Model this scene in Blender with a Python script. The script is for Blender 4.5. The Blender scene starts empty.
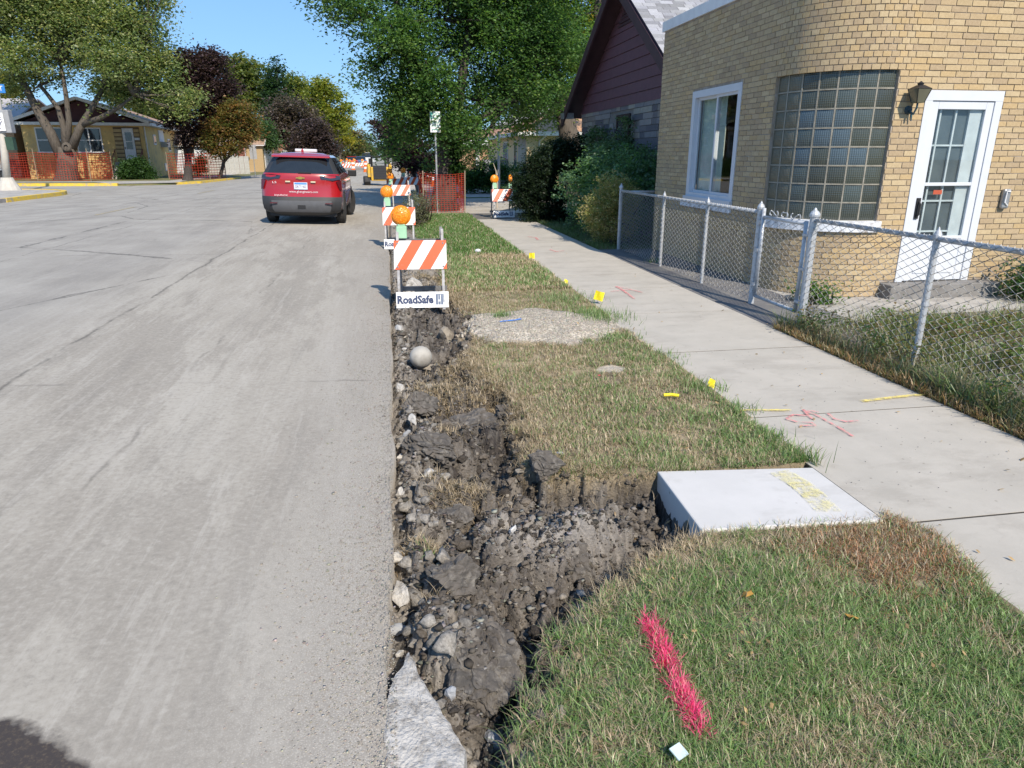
import bpy, math, random
import numpy as np
from mathutils import Vector, noise as mn
from math import radians as RD
random.seed(7)
rng = np.random.default_rng(7)
SC = bpy.context.scene
COL = SC.collection
# ---------------------------------------------------------------- camera
F_, H_ = 700.0, 1.7
TH = math.atan(229/F_); YAW = math.atan(125/(F_/math.cos(TH)))
cd = bpy.data.cameras.new('camera'); cam = bpy.data.objects.new('camera', cd); COL.objects.link(cam)
cd.sensor_fit = 'HORIZONTAL'; cd.sensor_width = 36.0; cd.lens = 36.0*F_/1024.0
cd.clip_start = .05; cd.clip_end = 5000
cam.location = (0, 0, H_); cam.rotation_euler = (math.pi/2-TH, 0, -YAW)
SC.camera = cam
# ---------------------------------------------------------------- world, sun, exposure
SUN_EL, SUN_AZ = RD(42), RD(164)          # azimuth measured from +y (up the street) towards +x
w = bpy.data.worlds.new('World'); SC.world = w; w.use_nodes = True
wn = w.node_tree; wn.nodes.clear()
sky = wn.nodes.new('ShaderNodeTexSky'); sky.sky_type = 'NISHITA'; sky.sun_disc = False
sky.sun_elevation = SUN_EL; sky.sun_rotation = SUN_AZ
sky.air_density = 1.0; sky.dust_density = 0.5; sky.ozone_density = 3.0; sky.altitude = 200
bg = wn.nodes.new('ShaderNodeBackground'); bg.inputs[1].default_value = 0.15
wo = wn.nodes.new('ShaderNodeOutputWorld')
gm = wn.nodes.new('ShaderNodeGamma'); gm.inputs[1].default_value = .5
tn = wn.nodes.new('ShaderNodeMix'); tn.data_type = 'RGBA'; tn.blend_type = 'MULTIPLY'; tn.inputs[0].default_value = 1; tn.inputs[7].default_value = (.52, .81, 1.16, 1)
wn.links.new(sky.outputs[0], gm.inputs[0]); wn.links.new(gm.outputs[0], tn.inputs[6]); wn.links.new(tn.outputs[2], bg.inputs[0]); wn.links.new(bg.outputs[0], wo.inputs[0])
sl = bpy.data.lights.new('sun', 'SUN'); sun = bpy.data.objects.new('sun', sl); COL.objects.link(sun)
sl.energy = 2.6; sl.angle = RD(.55); sl.color = (1, .89, .74)
sdir = Vector((math.sin(SUN_AZ)*math.cos(SUN_EL), math.cos(SUN_AZ)*math.cos(SUN_EL), math.sin(SUN_EL)))
sun.rotation_euler = sdir.to_track_quat('Z', 'Y').to_euler()
SC.view_settings.view_transform = 'Standard'; SC.view_settings.look = 'None'
SC.view_settings.exposure = 1.22; SC.view_settings.gamma = 1
# ---------------------------------------------------------------- pixel -> place (to read positions off the photo)
Fh = np.array([math.sin(YAW), math.cos(YAW), 0]); Rt = np.array([math.cos(YAW), -math.sin(YAW), 0]); Zt = np.array([0, 0, 1.])
Dv = math.cos(TH)*Fh-math.sin(TH)*Zt; Uv = math.sin(TH)*Fh+math.cos(TH)*Zt; C0 = np.array([0, 0, H_])
def ray(u, v): return (u-512)*Rt+(384-v)*Uv+F_*Dv
def at(u, v, Y):
    r = ray(u, v); return C0+r*(Y/r[1])
def gr(u, v, z=0.):
    r = ray(u, v); return C0+r*((z-H_)/r[2])
def proj(P):
    d = np.asarray(P, float)-C0; c = d@Dv
    return np.stack([512+F_*(d@Rt)/c, 384-F_*(d@Uv)/c, c], -1)
# ---------------------------------------------------------------- objects
def tag(o, label=None, cat=None, group=None, kind=None):
    if label: o['label'] = label
    if cat: o['category'] = cat
    if group: o['group'] = group
    if kind: o['kind'] = kind
    return o
def thing(name, label, cat, loc=(0, 0, 0), rz=0, group=None):
    o = bpy.data.objects.new(name, None); COL.objects.link(o); o.empty_display_size = .1
    o.location = tuple(float(v) for v in loc); o.rotation_euler = (0, 0, rz)
    return tag(o, label, cat, group)
def link(name, me, parent=None):
    o = bpy.data.objects.new(name, me); COL.objects.link(o)
    if parent is not None: o.parent = parent
    return o
def copy_tree(o, parent=None):
    c = o.copy(); COL.objects.link(c)
    if parent is not None: c.parent = parent
    for ch in list(o.children): copy_tree(ch, c)
    return c
def npmesh(name, V, Fc, mat, parent=None, cols=None, smooth=False, off=None):
    """V (n,3), Fc (m,k) index array, cols (n,3|4) point colours"""
    V = np.asarray(V, np.float32)
    if off is not None: V = V-np.asarray(off, np.float32)
    Fc = np.asarray(Fc, np.int32); me = bpy.data.meshes.new(name)
    k = Fc.shape[1]
    me.vertices.add(len(V)); me.vertices.foreach_set('co', V.ravel())
    me.loops.add(Fc.size); me.loops.foreach_set('vertex_index', Fc.ravel())
    me.polygons.add(len(Fc)); me.polygons.foreach_set('loop_start', np.arange(0, Fc.size, k, dtype=np.int32))
    me.polygons.foreach_set('loop_total', np.full(len(Fc), k, np.int32))
    if smooth: me.polygons.foreach_set('use_smooth', np.ones(len(Fc), bool))
    if cols is not None:
        cols = np.asarray(cols, np.float32)
        if cols.shape[1] == 3: cols = np.concatenate([cols, np.ones((len(cols), 1), np.float32)], 1)
        a = me.color_attributes.new('Col', 'FLOAT_COLOR', 'POINT'); a.data.foreach_set('color', cols.ravel())
    me.update(calc_edges=True); me.materials.append(mat)
    return link(name, me, parent)
class MB:
    """collects simple shapes; build() links them as one mesh"""
    def __init__(s): s.v = []; s.f = []; s.c = []; s.cur = None
    def col(s, c): s.cur = c; return s
    def add(s, vs, fs):
        n = len(s.v); s.v += [tuple(map(float, p)) for p in vs]; s.f += [tuple(n+i for i in f) for f in fs]
        s.c += [s.cur]*len(fs); return s
    def box(s, x0, x1, y0, y1, z0, z1):
        return s.add([(x0,y0,z0),(x1,y0,z0),(x1,y1,z0),(x0,y1,z0),(x0,y0,z1),(x1,y0,z1),(x1,y1,z1),(x0,y1,z1)],
            [(3,2,1,0),(4,5,6,7),(0,1,5,4),(1,2,6,5),(2,3,7,6),(3,0,4,7)])
    def obox(s, c, ax, ay, az):
        """oriented box: centre, three half-axis vectors"""
        c, ax, ay, az = (np.asarray(q, float) for q in (c, ax, ay, az))
        P = [c+i*ax+j*ay+k*az for k in (-1, 1) for (i, j) in ((-1,-1),(1,-1),(1,1),(-1,1))]
        return s.add(P, [(3,2,1,0),(4,5,6,7),(0,1,5,4),(1,2,6,5),(2,3,7,6),(3,0,4,7)])
    def bar(s, a, b, wx, wy=None, up=(0, 0, 1)):
        a = np.asarray(a, float); b = np.asarray(b, float); d = b-a; L = np.linalg.norm(d); d /= L
        u = np.cross(d, up); 
        if np.linalg.norm(u) < 1e-4: u = np.array([1., 0, 0])
        u /= np.linalg.norm(u); v = np.cross(u, d); wy = wy or wx
        return s.obox((a+b)/2, u*wx/2, v*wy/2, d*L/2)
    def tube(s, pts, r, n=8, cap=True):
        pts = [np.asarray(p, float) for p in pts]; m = len(pts); rs = r if hasattr(r, '__len__') else [r]*m
        base = len(s.v); u = None; vs = []
        for i in range(m):
            d = pts[min(i+1, m-1)]-pts[max(i-1, 0)]; d = d/(np.linalg.norm(d)+1e-9)
            if u is None:
                u = np.cross(d, (0, 0, 1.)); 
                if np.linalg.norm(u) < .05: u = np.cross(d, (1., 0, 0))
            u = u-d*(u@d); u /= np.linalg.norm(u); v = np.cross(d, u)
            for k in range(n):
                a = 2*math.pi*k/n; vs.append(pts[i]+rs[i]*(math.cos(a)*u+math.sin(a)*v))
        fs = [(i*n+k, i*n+(k+1) % n, (i+1)*n+(k+1) % n, (i+1)*n+k) for i in range(m-1) for k in range(n)]
        if cap: fs += [tuple(range(n))[::-1], tuple(range((m-1)*n, m*n))]
        return s.add(vs, fs)
    def lathe(s, prof, c=(0, 0, 0), axis='z', n=20):
        """prof: (radius, height) list"""
        vs = []
        for r, h in prof:
            for k in range(n):
                a = 2*math.pi*k/n; x, y = r*math.cos(a), r*math.sin(a)
                p = (x, y, h) if axis == 'z' else ((x, h, y) if axis == 'y' else (h, x, y))
                vs.append((c[0]+p[0], c[1]+p[1], c[2]+p[2]))
        m = len(prof)
        fs = [(i*n+k, i*n+(k+1) % n, (i+1)*n+(k+1) % n, (i+1)*n+k) for i in range(m-1) for k in range(n)]
        fs += [tuple(range(n))[::-1], tuple(range((m-1)*n, m*n))]
        return s.add(vs, fs)
    def prism(s, pts, z0, z1):
        n = len(pts)
        return s.add([(p[0], p[1], z0) for p in pts]+[(p[0], p[1], z1) for p in pts],
            [tuple(range(n))[::-1], tuple(range(n, 2*n))]+[(i, (i+1) % n, n+(i+1) % n, n+i) for i in range(n)])
    def prismv(s, pts, a, b):
        """polygon of 3-D points swept by vector from a*? : pts list, sweep vector b"""
        n = len(pts); P = [np.asarray(p, float) for p in pts]; b = np.asarray(b, float)
        return s.add(P+[p+b for p in P], [tuple(range(n))[::-1], tuple(range(n, 2*n))]+[(i, (i+1) % n, n+(i+1) % n, n+i) for i in range(n)])
    def build(s, name, mat, parent=None, off=None, smooth=False, bevel=0, fixn=True, merge=False):
        me = bpy.data.meshes.new(name)
        v = s.v if off is None else [(p[0]-off[0], p[1]-off[1], p[2]-off[2]) for p in s.v]
        me.from_pydata(v, [], s.f)
        if fixn and len(s.f) < 60000:
            import bmesh
            bm = bmesh.new(); bm.from_mesh(me)
            if merge: bmesh.ops.remove_doubles(bm, verts=bm.verts, dist=.002)
            bmesh.ops.recalc_face_normals(bm, faces=bm.faces); bm.to_mesh(me); bm.free()
        if any(c is not None for c in s.c):
            a = me.color_attributes.new('Col', 'FLOAT_COLOR', 'CORNER'); arr = []
            for f, c in zip(s.f, s.c): arr += (list(c or (1, 1, 1))+[1])*len(f)
            a.data.foreach_set('color', arr)
        if smooth: me.polygons.foreach_set('use_smooth', [True]*len(me.polygons))
        me.materials.append(mat)
        o = link(name, me, parent)
        if bevel:
            m = o.modifiers.new('bevel', 'BEVEL'); m.width = bevel; m.segments = 2; m.limit_method = 'ANGLE'; m.angle_limit = RD(35)
        return o
def box_part(name, mat, parent, *b, off=None, bevel=0):
    return MB().box(*b).build(name, mat, parent, off, bevel=bevel)
def text_mesh(txt, size, depth=.001, bold=0):
    cu = bpy.data.curves.new('lettering', 'FONT'); cu.body = txt; cu.size = size; cu.extrude = depth; cu.align_x = 'CENTER'; cu.align_y = 'CENTER'; cu.resolution_u = 2; cu.offset = size*bold*.04
    o = bpy.data.objects.new('lettering', cu); COL.objects.link(o); bpy.context.view_layer.update()
    me = bpy.data.meshes.new_from_object(o.evaluated_get(bpy.context.evaluated_depsgraph_get()))
    bpy.data.objects.remove(o); return me
def text_part(name, txt, size, mat, parent, loc, rot=(math.pi/2, 0, 0), bold=0, wide=None, kind=None):
    me = text_mesh(txt, size, .001, bold); me.materials.clear(); me.materials.append(mat)
    o = link(name, me, parent); o.location = tuple(map(float, loc)); o.rotation_euler = rot
    if wide:
        xs = [v.co.x for v in me.vertices]; k = wide/(max(xs)-min(xs)); o.scale = (k, 1, 1)
    return o
# ---------------------------------------------------------------- numpy noise
def _h(ix, iy, s):
    n = (ix.astype(np.int64)*374761393+iy.astype(np.int64)*668265263+s*1442695041) & 0xffffffff
    n = ((n ^ (n >> 13))*1274126177) & 0xffffffff; n = (n ^ (n >> 16)) & 0xffffffff
    n = (n*2246822519) & 0xffffffff; return ((n ^ (n >> 15)) & 0xffffff)/float(0xffffff)
def vn(x, y, s=0):
    ix = np.floor(x); iy = np.floor(y); fx = x-ix; fy = y-iy; fx = fx*fx*(3-2*fx); fy = fy*fy*(3-2*fy)
    a, b, c, d = _h(ix, iy, s), _h(ix+1, iy, s), _h(ix, iy+1, s), _h(ix+1, iy+1, s)
    return (a*(1-fx)+b*fx)*(1-fy)+(c*(1-fx)+d*fx)*fy
def fbm(x, y, s=0, o=4):
    t = 0; a = .5; n = 0
    for i in range(o): t = t+a*vn(x*2**i+i*17.3, y*2**i-i*9.1, s+i); n += a; a *= .5
    return t/n
def lumps(x, y, sc, s=0):
    """rubble: every cell a lump with its own height and a rounded shoulder; returns height 0..1 and cell random"""
    X = x/sc; Y = y/sc; ix = np.floor(X); iy = np.floor(Y); best = np.full(X.shape, 9.); hh = np.zeros(X.shape); rr = np.zeros(X.shape)
    sec = np.full(X.shape, 9.)
    for dx in (-1, 0, 1):
        for dy in (-1, 0, 1):
            cx, cy = ix+dx, iy+dy
            px = cx+_h(cx, cy, s); py = cy+_h(cx, cy, s+7); d = np.hypot(X-px, Y-py); r = _h(cx, cy, s+13)
            sec = np.where(d < best, best, np.minimum(sec, d)); m = d < best
            best = np.where(m, d, best); rr = np.where(m, r, rr)
            tx, ty = _h(cx, cy, s+3)-.5, _h(cx, cy, s+5)-.5
            hh = np.where(m, r*.6+.5*(tx*(X-px)+ty*(Y-py)), hh)
    edge = np.clip((sec-best)*2.2, 0, 1); edge = 1-(1-edge)**2
    return (hh+.25)*edge, rr
def sst(a, b, x): t = np.clip((x-a)/(b-a), 0, 1); return t*t*(3-2*t)
# ---------------------------------------------------------------- materials
class NT:
    def __init__(s, name):
        s.m = bpy.data.materials.new(name); s.m.use_nodes = True; s.t = s.m.node_tree; s.t.nodes.clear()
        s.out = s.t.nodes.new('ShaderNodeOutputMaterial')
        tc = s.t.nodes.new('ShaderNodeTexCoord'); s.obj = tc.outputs['Object']
    def node(s, typ, **kw):
        n = s.t.nodes.new(typ)
        for k, v in kw.items(): setattr(n, k, v)
        return n
    def put(s, sock, v):
        if hasattr(v, 'is_output'): s.t.links.new(v, sock)
        elif v is not None:
            if sock.type == 'RGBA' and len(v) == 3: v = (*v, 1)
            sock.default_value = v
    def pos(s):
        return s.node('ShaderNodeNewGeometry').outputs['Position']
    def scale(s, vec, sc, rot=None):
        n = s.node('ShaderNodeMapping'); s.put(n.inputs[0], vec); n.inputs['Scale'].default_value = sc
        if rot: n.inputs['Rotation'].default_value = rot
        return n.outputs[0]
    def noise(s, sc, vec=None, detail=5, rough=.6, out=0):
        n = s.node('ShaderNodeTexNoise'); s.put(n.inputs['Vector'], vec or s.obj); n.inputs['Scale'].default_value = sc
        n.inputs['Detail'].default_value = detail; n.inputs['Roughness'].default_value = rough; return n.outputs[out]
    def vor(s, sc, vec=None, feature='F1', out='Distance'):
        n = s.node('ShaderNodeTexVoronoi', feature=feature); s.put(n.inputs['Vector'], vec or s.obj); n.inputs['Scale'].default_value = sc
        return n.outputs[out]
    def ramp(s, x, a, b, lo=0., hi=1.):
        n = s.node('ShaderNodeMapRange'); s.put(n.inputs[0], x)
        for i, v in zip((1, 2, 3, 4), (a, b, lo, hi)): n.inputs[i].default_value = v
        return n.outputs[0]
    def math(s, op, a, b=None):
        n = s.node('ShaderNodeMath', operation=op); s.put(n.inputs[0], a)
        if b is not None: s.put(n.inputs[1], b)
        return n.outputs[0]
    def mix(s, f, a, b, mode='MIX'):
        n = s.node('ShaderNodeMix', data_type='RGBA', blend_type=mode); s.put(n.inputs[0], f); s.put(n.inputs[6], a); s.put(n.inputs[7], b)
        return n.outputs[2]
    def attr(s): return s.node('ShaderNodeAttribute', attribute_name='Col').outputs[0]
    def sep(s, v): return s.node('ShaderNodeSeparateXYZ'), v
    def xyz(s, v):
        n = s.node('ShaderNodeSeparateXYZ'); s.put(n.inputs[0], v); return n.outputs
    def bump(s, h, strength=.3, dist=.01):
        n = s.node('ShaderNodeBump'); n.inputs['Strength'].default_value = strength; n.inputs['Distance'].default_value = dist; s.put(n.inputs['Height'], h); return n.outputs[0]
    def bsdf(s, col, rough=.8, metal=0, spec=.5, normal=None, **kw):
        n = s.node('ShaderNodeBsdfPrincipled'); s.put(n.inputs['Base Color'], col); s.put(n.inputs['Roughness'], rough); s.put(n.inputs['Metallic'], metal)
        n.inputs['Specular IOR Level'].default_value = spec
        if normal is not None: s.put(n.inputs['Normal'], normal)
        for k, v in kw.items(): s.put(n.inputs[k], v)
        s.t.links.new(n.outputs[0], s.out.inputs[0]); return s.m
def M(name, a, b=None, sc=6, rough=.8, metal=0, spec=.4, bump=0, bsc=80, attr=False, world=False, dirt=None, dsc=3, bd=.01, stretch=None, coat=0):
    t = NT(name); v = t.pos() if world else t.obj
    if stretch: v = t.scale(v, stretch)
    b = b or tuple(x*.82 for x in a)
    c = t.mix(t.ramp(t.noise(sc, v), .35, .65), a, b)
    if attr: c = t.mix(1., t.attr(), c, 'MULTIPLY')
    if dirt: c = t.mix(t.ramp(t.noise(dsc, v, 7, .7), .5, .68), c, dirt)
    n = t.bump(t.noise(bsc, v, 6), bump, bd) if bump else None
    kw = {'Coat Weight': coat} if coat else {}
    return t.bsdf(c, rough, metal, spec, n, **kw)
def leafmat(name, tr=.4, gl=.05):
    t = NT(name); a = t.attr(); d = t.node('ShaderNodeBsdfDiffuse'); t.put(d.inputs[0], a)
    q = t.node('ShaderNodeBsdfTranslucent'); t.put(q.inputs[0], t.mix(1., a, (1.15, 1.25, .7), 'MULTIPLY'))
    m1 = t.node('ShaderNodeMixShader'); m1.inputs[0].default_value = tr; t.t.links.new(d.outputs[0], m1.inputs[1]); t.t.links.new(q.outputs[0], m1.inputs[2])
    g = t.node('ShaderNodeBsdfGlossy'); g.inputs['Roughness'].default_value = .45; m2 = t.node('ShaderNodeMixShader'); m2.inputs[0].default_value = gl
    t.t.links.new(m1.outputs[0], m2.inputs[1]); t.t.links.new(g.outputs[0], m2.inputs[2]); t.t.links.new(m2.outputs[0], t.out.inputs[0]); return t.m
def glassmat(name, tint=(.93, .96, .96), refl=.05):
    t = NT(name); tr = t.node('ShaderNodeBsdfTransparent'); t.put(tr.inputs[0], tint); g = t.node('ShaderNodeBsdfGlossy'); g.inputs['Roughness'].default_value = .01
    lw = t.node('ShaderNodeFresnel'); lw.inputs[0].default_value = 1.5; ge = t.node('ShaderNodeNewGeometry'); f = t.math('MULTIPLY', t.math('ADD', t.math('MULTIPLY', lw.outputs[0], 1.0), refl), t.math('SUBTRACT', 1., ge.outputs['Backfacing']))
    m = t.node('ShaderNodeMixShader'); t.put(m.inputs[0], f); t.t.links.new(tr.outputs[0], m.inputs[1]); t.t.links.new(g.outputs[0], m.inputs[2]); t.t.links.new(m.outputs[0], t.out.inputs[0]); return t.m

LEAF = leafmat('leaf', .55, .05); GRASS = leafmat('grass_blade', .3, .05)
def bark_mat(name, a, b):
    t = NT(name); v = t.scale(t.obj, (6, 6, 1.2)); n = t.noise(2.5, v, 7, .7)
    return t.bsdf(t.mix(t.ramp(n, .3, .7), a, b), .95, 0, .2, t.bump(n, .9, .05))
BARK = bark_mat('bark', (.06, .052, .045), (.15, .13, .11)); BARKD = bark_mat('dark_bark', (.035, .03, .028), (.10, .085, .075))
WHITE = M('white_paint', (.78, .79, .80), (.70, .71, .73), rough=.45, bump=.05)
GALV = M('galvanised_steel', (.42, .43, .44), (.30, .31, .32), sc=20, rough=.45, metal=.6, bump=.05)
BLACK = M('black_plastic', (.02, .02, .022), rough=.5); RUBBER = M('rubber', (.025, .025, .026), (.05, .048, .045), rough=.9, bump=.2)
CONC = M('concrete', (.42, .40, .37), (.34, .325, .30), sc=3, rough=.9, bump=.25, bsc=120, dirt=(.26, .24, .22), bd=.004, world=True)
DARKROOM = M('dark_interior', (.03, .03, .03))
GLASS = glassmat('window_glass')
YEL = M('yellow_kerb_paint', (.75, .52, .05), (.60, .42, .08), sc=5, rough=.7, dirt=(.38, .34, .26), dsc=4, world=True)
# ================================================================ ROAD
def road_material():
    t = NT('dusty_road'); p = t.pos(); X, Y, Z = t.xyz(p)
    big = t.noise(.35, p, 4); mid = t.noise(1.6, t.scale(p, (1.0, .22, 1)), 8, .7); streak = t.noise(2.6, t.scale(p, (1.6, .11, 1)), 9, .75)
    fine = t.noise(30, p, 8, .75); grit = t.vor(150, p)
    c = t.mix(t.ramp(mid, .38, .62), (.315, .29, .25), (.38, .355, .31)); c = t.mix(t.math('MULTIPLY', t.ramp(t.noise(.8, t.scale(p, (1.3, .35, 1)), 9, .72), .50, .54), .6), c, (.265, .243, .21))
    c = t.mix(t.math('MULTIPLY', t.ramp(streak, .52, .62), .35), c, (.43, .405, .365))
    c = t.mix(t.math('MULTIPLY', t.ramp(streak, .46, .36), .35), c, (.21, .196, .175))
    c = t.mix(t.math('MULTIPLY', t.ramp(t.noise(9, t.scale(p, (1.5, .10, 1)), 5, .7), .55, .64), .30), c, (.46, .435, .39)); c = t.mix(t.math('MULTIPLY', t.ramp(fine, .5, .72), .5), c, (.47, .445, .40))
    c = t.mix(t.math('MULTIPLY', t.ramp(fine, .48, .3), .55), c, (.20, .186, .165))
    # older greyer pavement beyond the middle joint, with worn patches
    left = t.ramp(t.math('ADD', X, t.math('MULTIPLY', big, .5)), -2.4, -3.6)
    c = t.mix(t.math('MULTIPLY', left, .5), c, t.mix(t.ramp(t.noise(.9, p, 7), .4, .62), (.25, .243, .232), (.35, .34, .32)))
    # gravelly margin along the broken edge
    mar = t.ramp(t.math('ADD', X, t.math('MULTIPLY', t.noise(2, p), .5)), -.55, .15)
    c = t.mix(t.math('MULTIPLY', mar, .85), c, t.mix(t.ramp(grit, .1, .5), (.50, .47, .42), (.29, .268, .238)))
    # transverse and longitudinal joints, cracks
    wob = t.math('MULTIPLY', t.math('SUBTRACT', t.noise(1.1, p, 6, .7), .5), .22)
    def line(val, at_, wd, dark, keep):
        nonlocal c
        d = t.math('ABSOLUTE', t.math('SUBTRACT', t.math('ADD', val, wob), at_))
        m = t.math('MULTIPLY', t.ramp(d, wd, 0), t.ramp(t.noise(1.7, p, 3), *keep)); c = t.mix(t.math('MULTIPLY', m, dark), c, (.05, .048, .045))
    line(X, -2.82, .028, .6, (.35, .45)); line(X, -5.9, .025, .45, (.42, .52)); line(X, -1.62, .02, .4, (.5, .6)); line(X, -8.8, .03, .6, (.4, .5))
    for yy in (5.35, 12.5, 19, 27, 36): line(Y, yy, .03, .4, (.45, .6))
    cr = t.vor(.22, t.scale(p, (1, .6, 1)), 'DISTANCE_TO_EDGE')
    cr2 = t.math('ADD', cr, t.math('MULTIPLY', wob, .25)); c = t.mix(t.math('MULTIPLY', t.math('MULTIPLY', t.ramp(t.math('ABSOLUTE', cr2), .006, 0), t.ramp(X, -2.9, -3.2)), .7), c, (.06, .058, .055))
    # dark brown-speckled patch with a ragged edge, less rough, lower left of the lane
    dx = t.math('DIVIDE', t.math('ADD', X, 1.55), .85); dy = t.math('DIVIDE', t.math('SUBTRACT', Y, 1.1), .93)
    r = t.math('SQRT', t.math('ADD', t.math('POWER', dx, 2.), t.math('POWER', dy, 2.)))
    r = t.math('ADD', r, t.math('MULTIPLY', t.math('SUBTRACT', t.noise(6, p, 5), .5), .22))
    wet = t.ramp(r, 1.01, .97); c = t.mix(wet, c, t.mix(t.ramp(t.noise(60, p, 6, .8), .5, .66), (.055, .046, .042), (.115, .09, .065)))
    n = t.bump(t.math('ADD', t.math('MULTIPLY', fine, .6), t.math('MULTIPLY', t.math('MULTIPLY', grit, mar), .6)), .28, .006)
    return t.bsdf(c, t.ramp(wet, 0, 1, .93, .62), 0, .25, n)
ROAD = road_material()
def crown(x): return np.where((x > -11.4) & (x < 0), .15*(1-((x+5.7)/5.7)**2), 0)
xs = np.concatenate([np.linspace(-14.7, -11.4, 6), np.linspace(-11.0, -.3, 28), np.linspace(-.22, -.06, 14)])
ys = np.concatenate([[-8, -4, 0], np.geomspace(.8, 30, 700), np.linspace(31, 430, 60)])
X, Y = np.meshgrid(xs, ys); Z = crown(X)+.004*(fbm(X*3, Y*3, 3)-.5)*(Y < 40)
last = X > -.23
jit = (fbm(Y*2.3, Y*0, 21, 5)-.5)*.07
X2 = X+jit*sst(-.25, -.06, X)-.035*sst(4.5, 1.6, Y)*sst(-.3, -.06, X)
Z = Z-.012*sst(-.16, -.06, X)*fbm(X*30, Y*14, 8)
def grid_faces(nr, nc):
    i = np.arange(nr*nc).reshape(nr, nc); return np.stack([i[:-1, :-1], i[:-1, 1:], i[1:, 1:], i[1:, :-1]], -1).reshape(-1, 4)
V = np.stack([X2, Y, Z], -1); nr, nc = X.shape
side = np.stack([X2[:, -1]+.004, Y[:, -1], np.full(nr, -.4)], -1)[:, None, :]
V = np.concatenate([V, side], 1)
road = npmesh('road', V.reshape(-1, 3), grid_faces(nr, nc+1), ROAD); tag(road, kind='structure')
SROAD = M('side_road', (.27, .265, .25), (.35, .34, .32), sc=.8, rough=.9, bump=.2, world=True, dirt=(.2, .195, .185), dsc=.6)
PALE = M('dusty_side_road', (.44, .41, .36), (.36, .33, .29), sc=.9, rough=.95, bump=.3, world=True, dirt=(.27, .24, .2), dsc=.7)
DIRT = M('bare_earth', (.21, .175, .13), (.14, .12, .095), sc=2, rough=.95, bump=.6, bsc=25, world=True, bd=.03)
def flat(name, pts, z, mat, label=None, thick=.0, kind='structure'):
    m = MB()
    if thick: m.prism(pts, z-thick, z)
    else: m.add([(p[0], p[1], z) for p in pts], [tuple(range(len(pts)))])
    o = m.build(name, mat); return tag(o, label, kind=kind)
flat('ground', [(-2500, -300), (2500, -300), (2500, 3500), (-2500, 3500)], -.6, M('far_ground', (.10, .12, .05), (.16, .15, .09), sc=.02, world=True))
flat('side_road', [(-90, 30), (-14.6, 30), (-14.6, 50), (-90, 50)], .0, SROAD)
flat('side_road', [(-.07, 21.95), (90, 21.95), (90, 30), (-.07, 30)], -.01, PALE)
flat('dusty_verge', [(-.065, 30), (2.6, 30), (2.6, 420), (-.065, 420)], -.012, PALE)
# left blocks: corner with the lamp post, and the block with the houses
def arc(cx, cy, r, a0, a1, n=8): return [(cx+r*math.cos(RD(a0+(a1-a0)*i/n)), cy+r*math.sin(RD(a0+(a1-a0)*i/n))) for i in range(n+1)]
LAWN = M('dry_lawn', (.10, .14, .045), (.20, .17, .09), sc=1.3, rough=.95, bump=.6, bsc=30, world=True, dirt=(.24, .19, .12), dsc=.7, bd=.04)
LAWNG = M('green_lawn', (.075, .16, .03), (.11, .19, .045), sc=2, rough=.95, bump=.6, bsc=40, world=True, bd=.03)
kA = [(-14.25, -10), (-14.3, 30)]+arc(-18.3, 34.5, 4.0, 0, 80)+[(-40, 40.2), (-90, 42)]
flat('pavement', kA+[(-90, -10)], .13, CONC, thick=.4)
kB = [(-90, 48.5), (-24, 46.2), (-15.4, 45.2)]
kB2 = [(-12.6, 46.6), (-11.75, 48.5), (-10.9, 57), (-9.9, 70), (-9.3, 90), (-9.2, 420)]
flat('lawn', kB+[(-14.2, 45.7)]+kB2+[(-90, 420)], .10, LAWN, thick=.4)
flat('pavement_apron', [(-15.4, 45.15), (-12.5, 46.5), (-12.9, 49.5), (-16.4, 49.3), (-17.5, 47.5)], .125, CONC)
flat('pavement', [(-90, 50.6), (-16.5, 48.4), (-13.0, 48.6), (-12.2, 420), (-13.7, 420), (-14.1, 50.6), (-17, 50.0), (-90, 52.2)], .112, CONC)
def kerb(pts, mat, z1=.15, wd=.16, name='kerb'):
    m = MB()
    for a, b in zip(pts[:-1], pts[1:]):
        a = np.array(a, float); b = np.array(b, float); d = (b-a)/np.linalg.norm(b-a); n = np.array([d[1], -d[0]])*wd/2
        q = [a-n-d*.01, a+n-d*.01, b+n, b-n]; m.prism([tuple(k) for k in q], -.2, z1)
    return tag(m.build(name, mat), kind='structure')
kerb(kA[:2], CONC); kerb(kA[1:9], YEL, .155, .22); kerb(kA[8:], YEL, .155, .2)
kerb(kB, YEL, .155, .22); kerb(kB2[:2], YEL, .14, .2); kerb(kB2[1:3], YEL, .135, .2); kerb(kB2[2:], CONC, .14)
# yellow centre dash on the road
dash = MB(); 
for (x, y0, y1) in ((-8.0, 21.4, 24.6), (-8.1, 33, 36)):
    pts = [(x-.05, y0), (x+.05, y0), (x+.05, y1), (x-.05, y1)]
    dash.add([(a, b, float(crown(np.array(a)))+.006) for a, b in pts], [(0, 1, 2, 3)])
tag(dash.build('lane_dash', M('worn_yellow_line', (.42, .34, .19), (.33, .30, .24), sc=12, world=True)), kind='structure')

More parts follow.
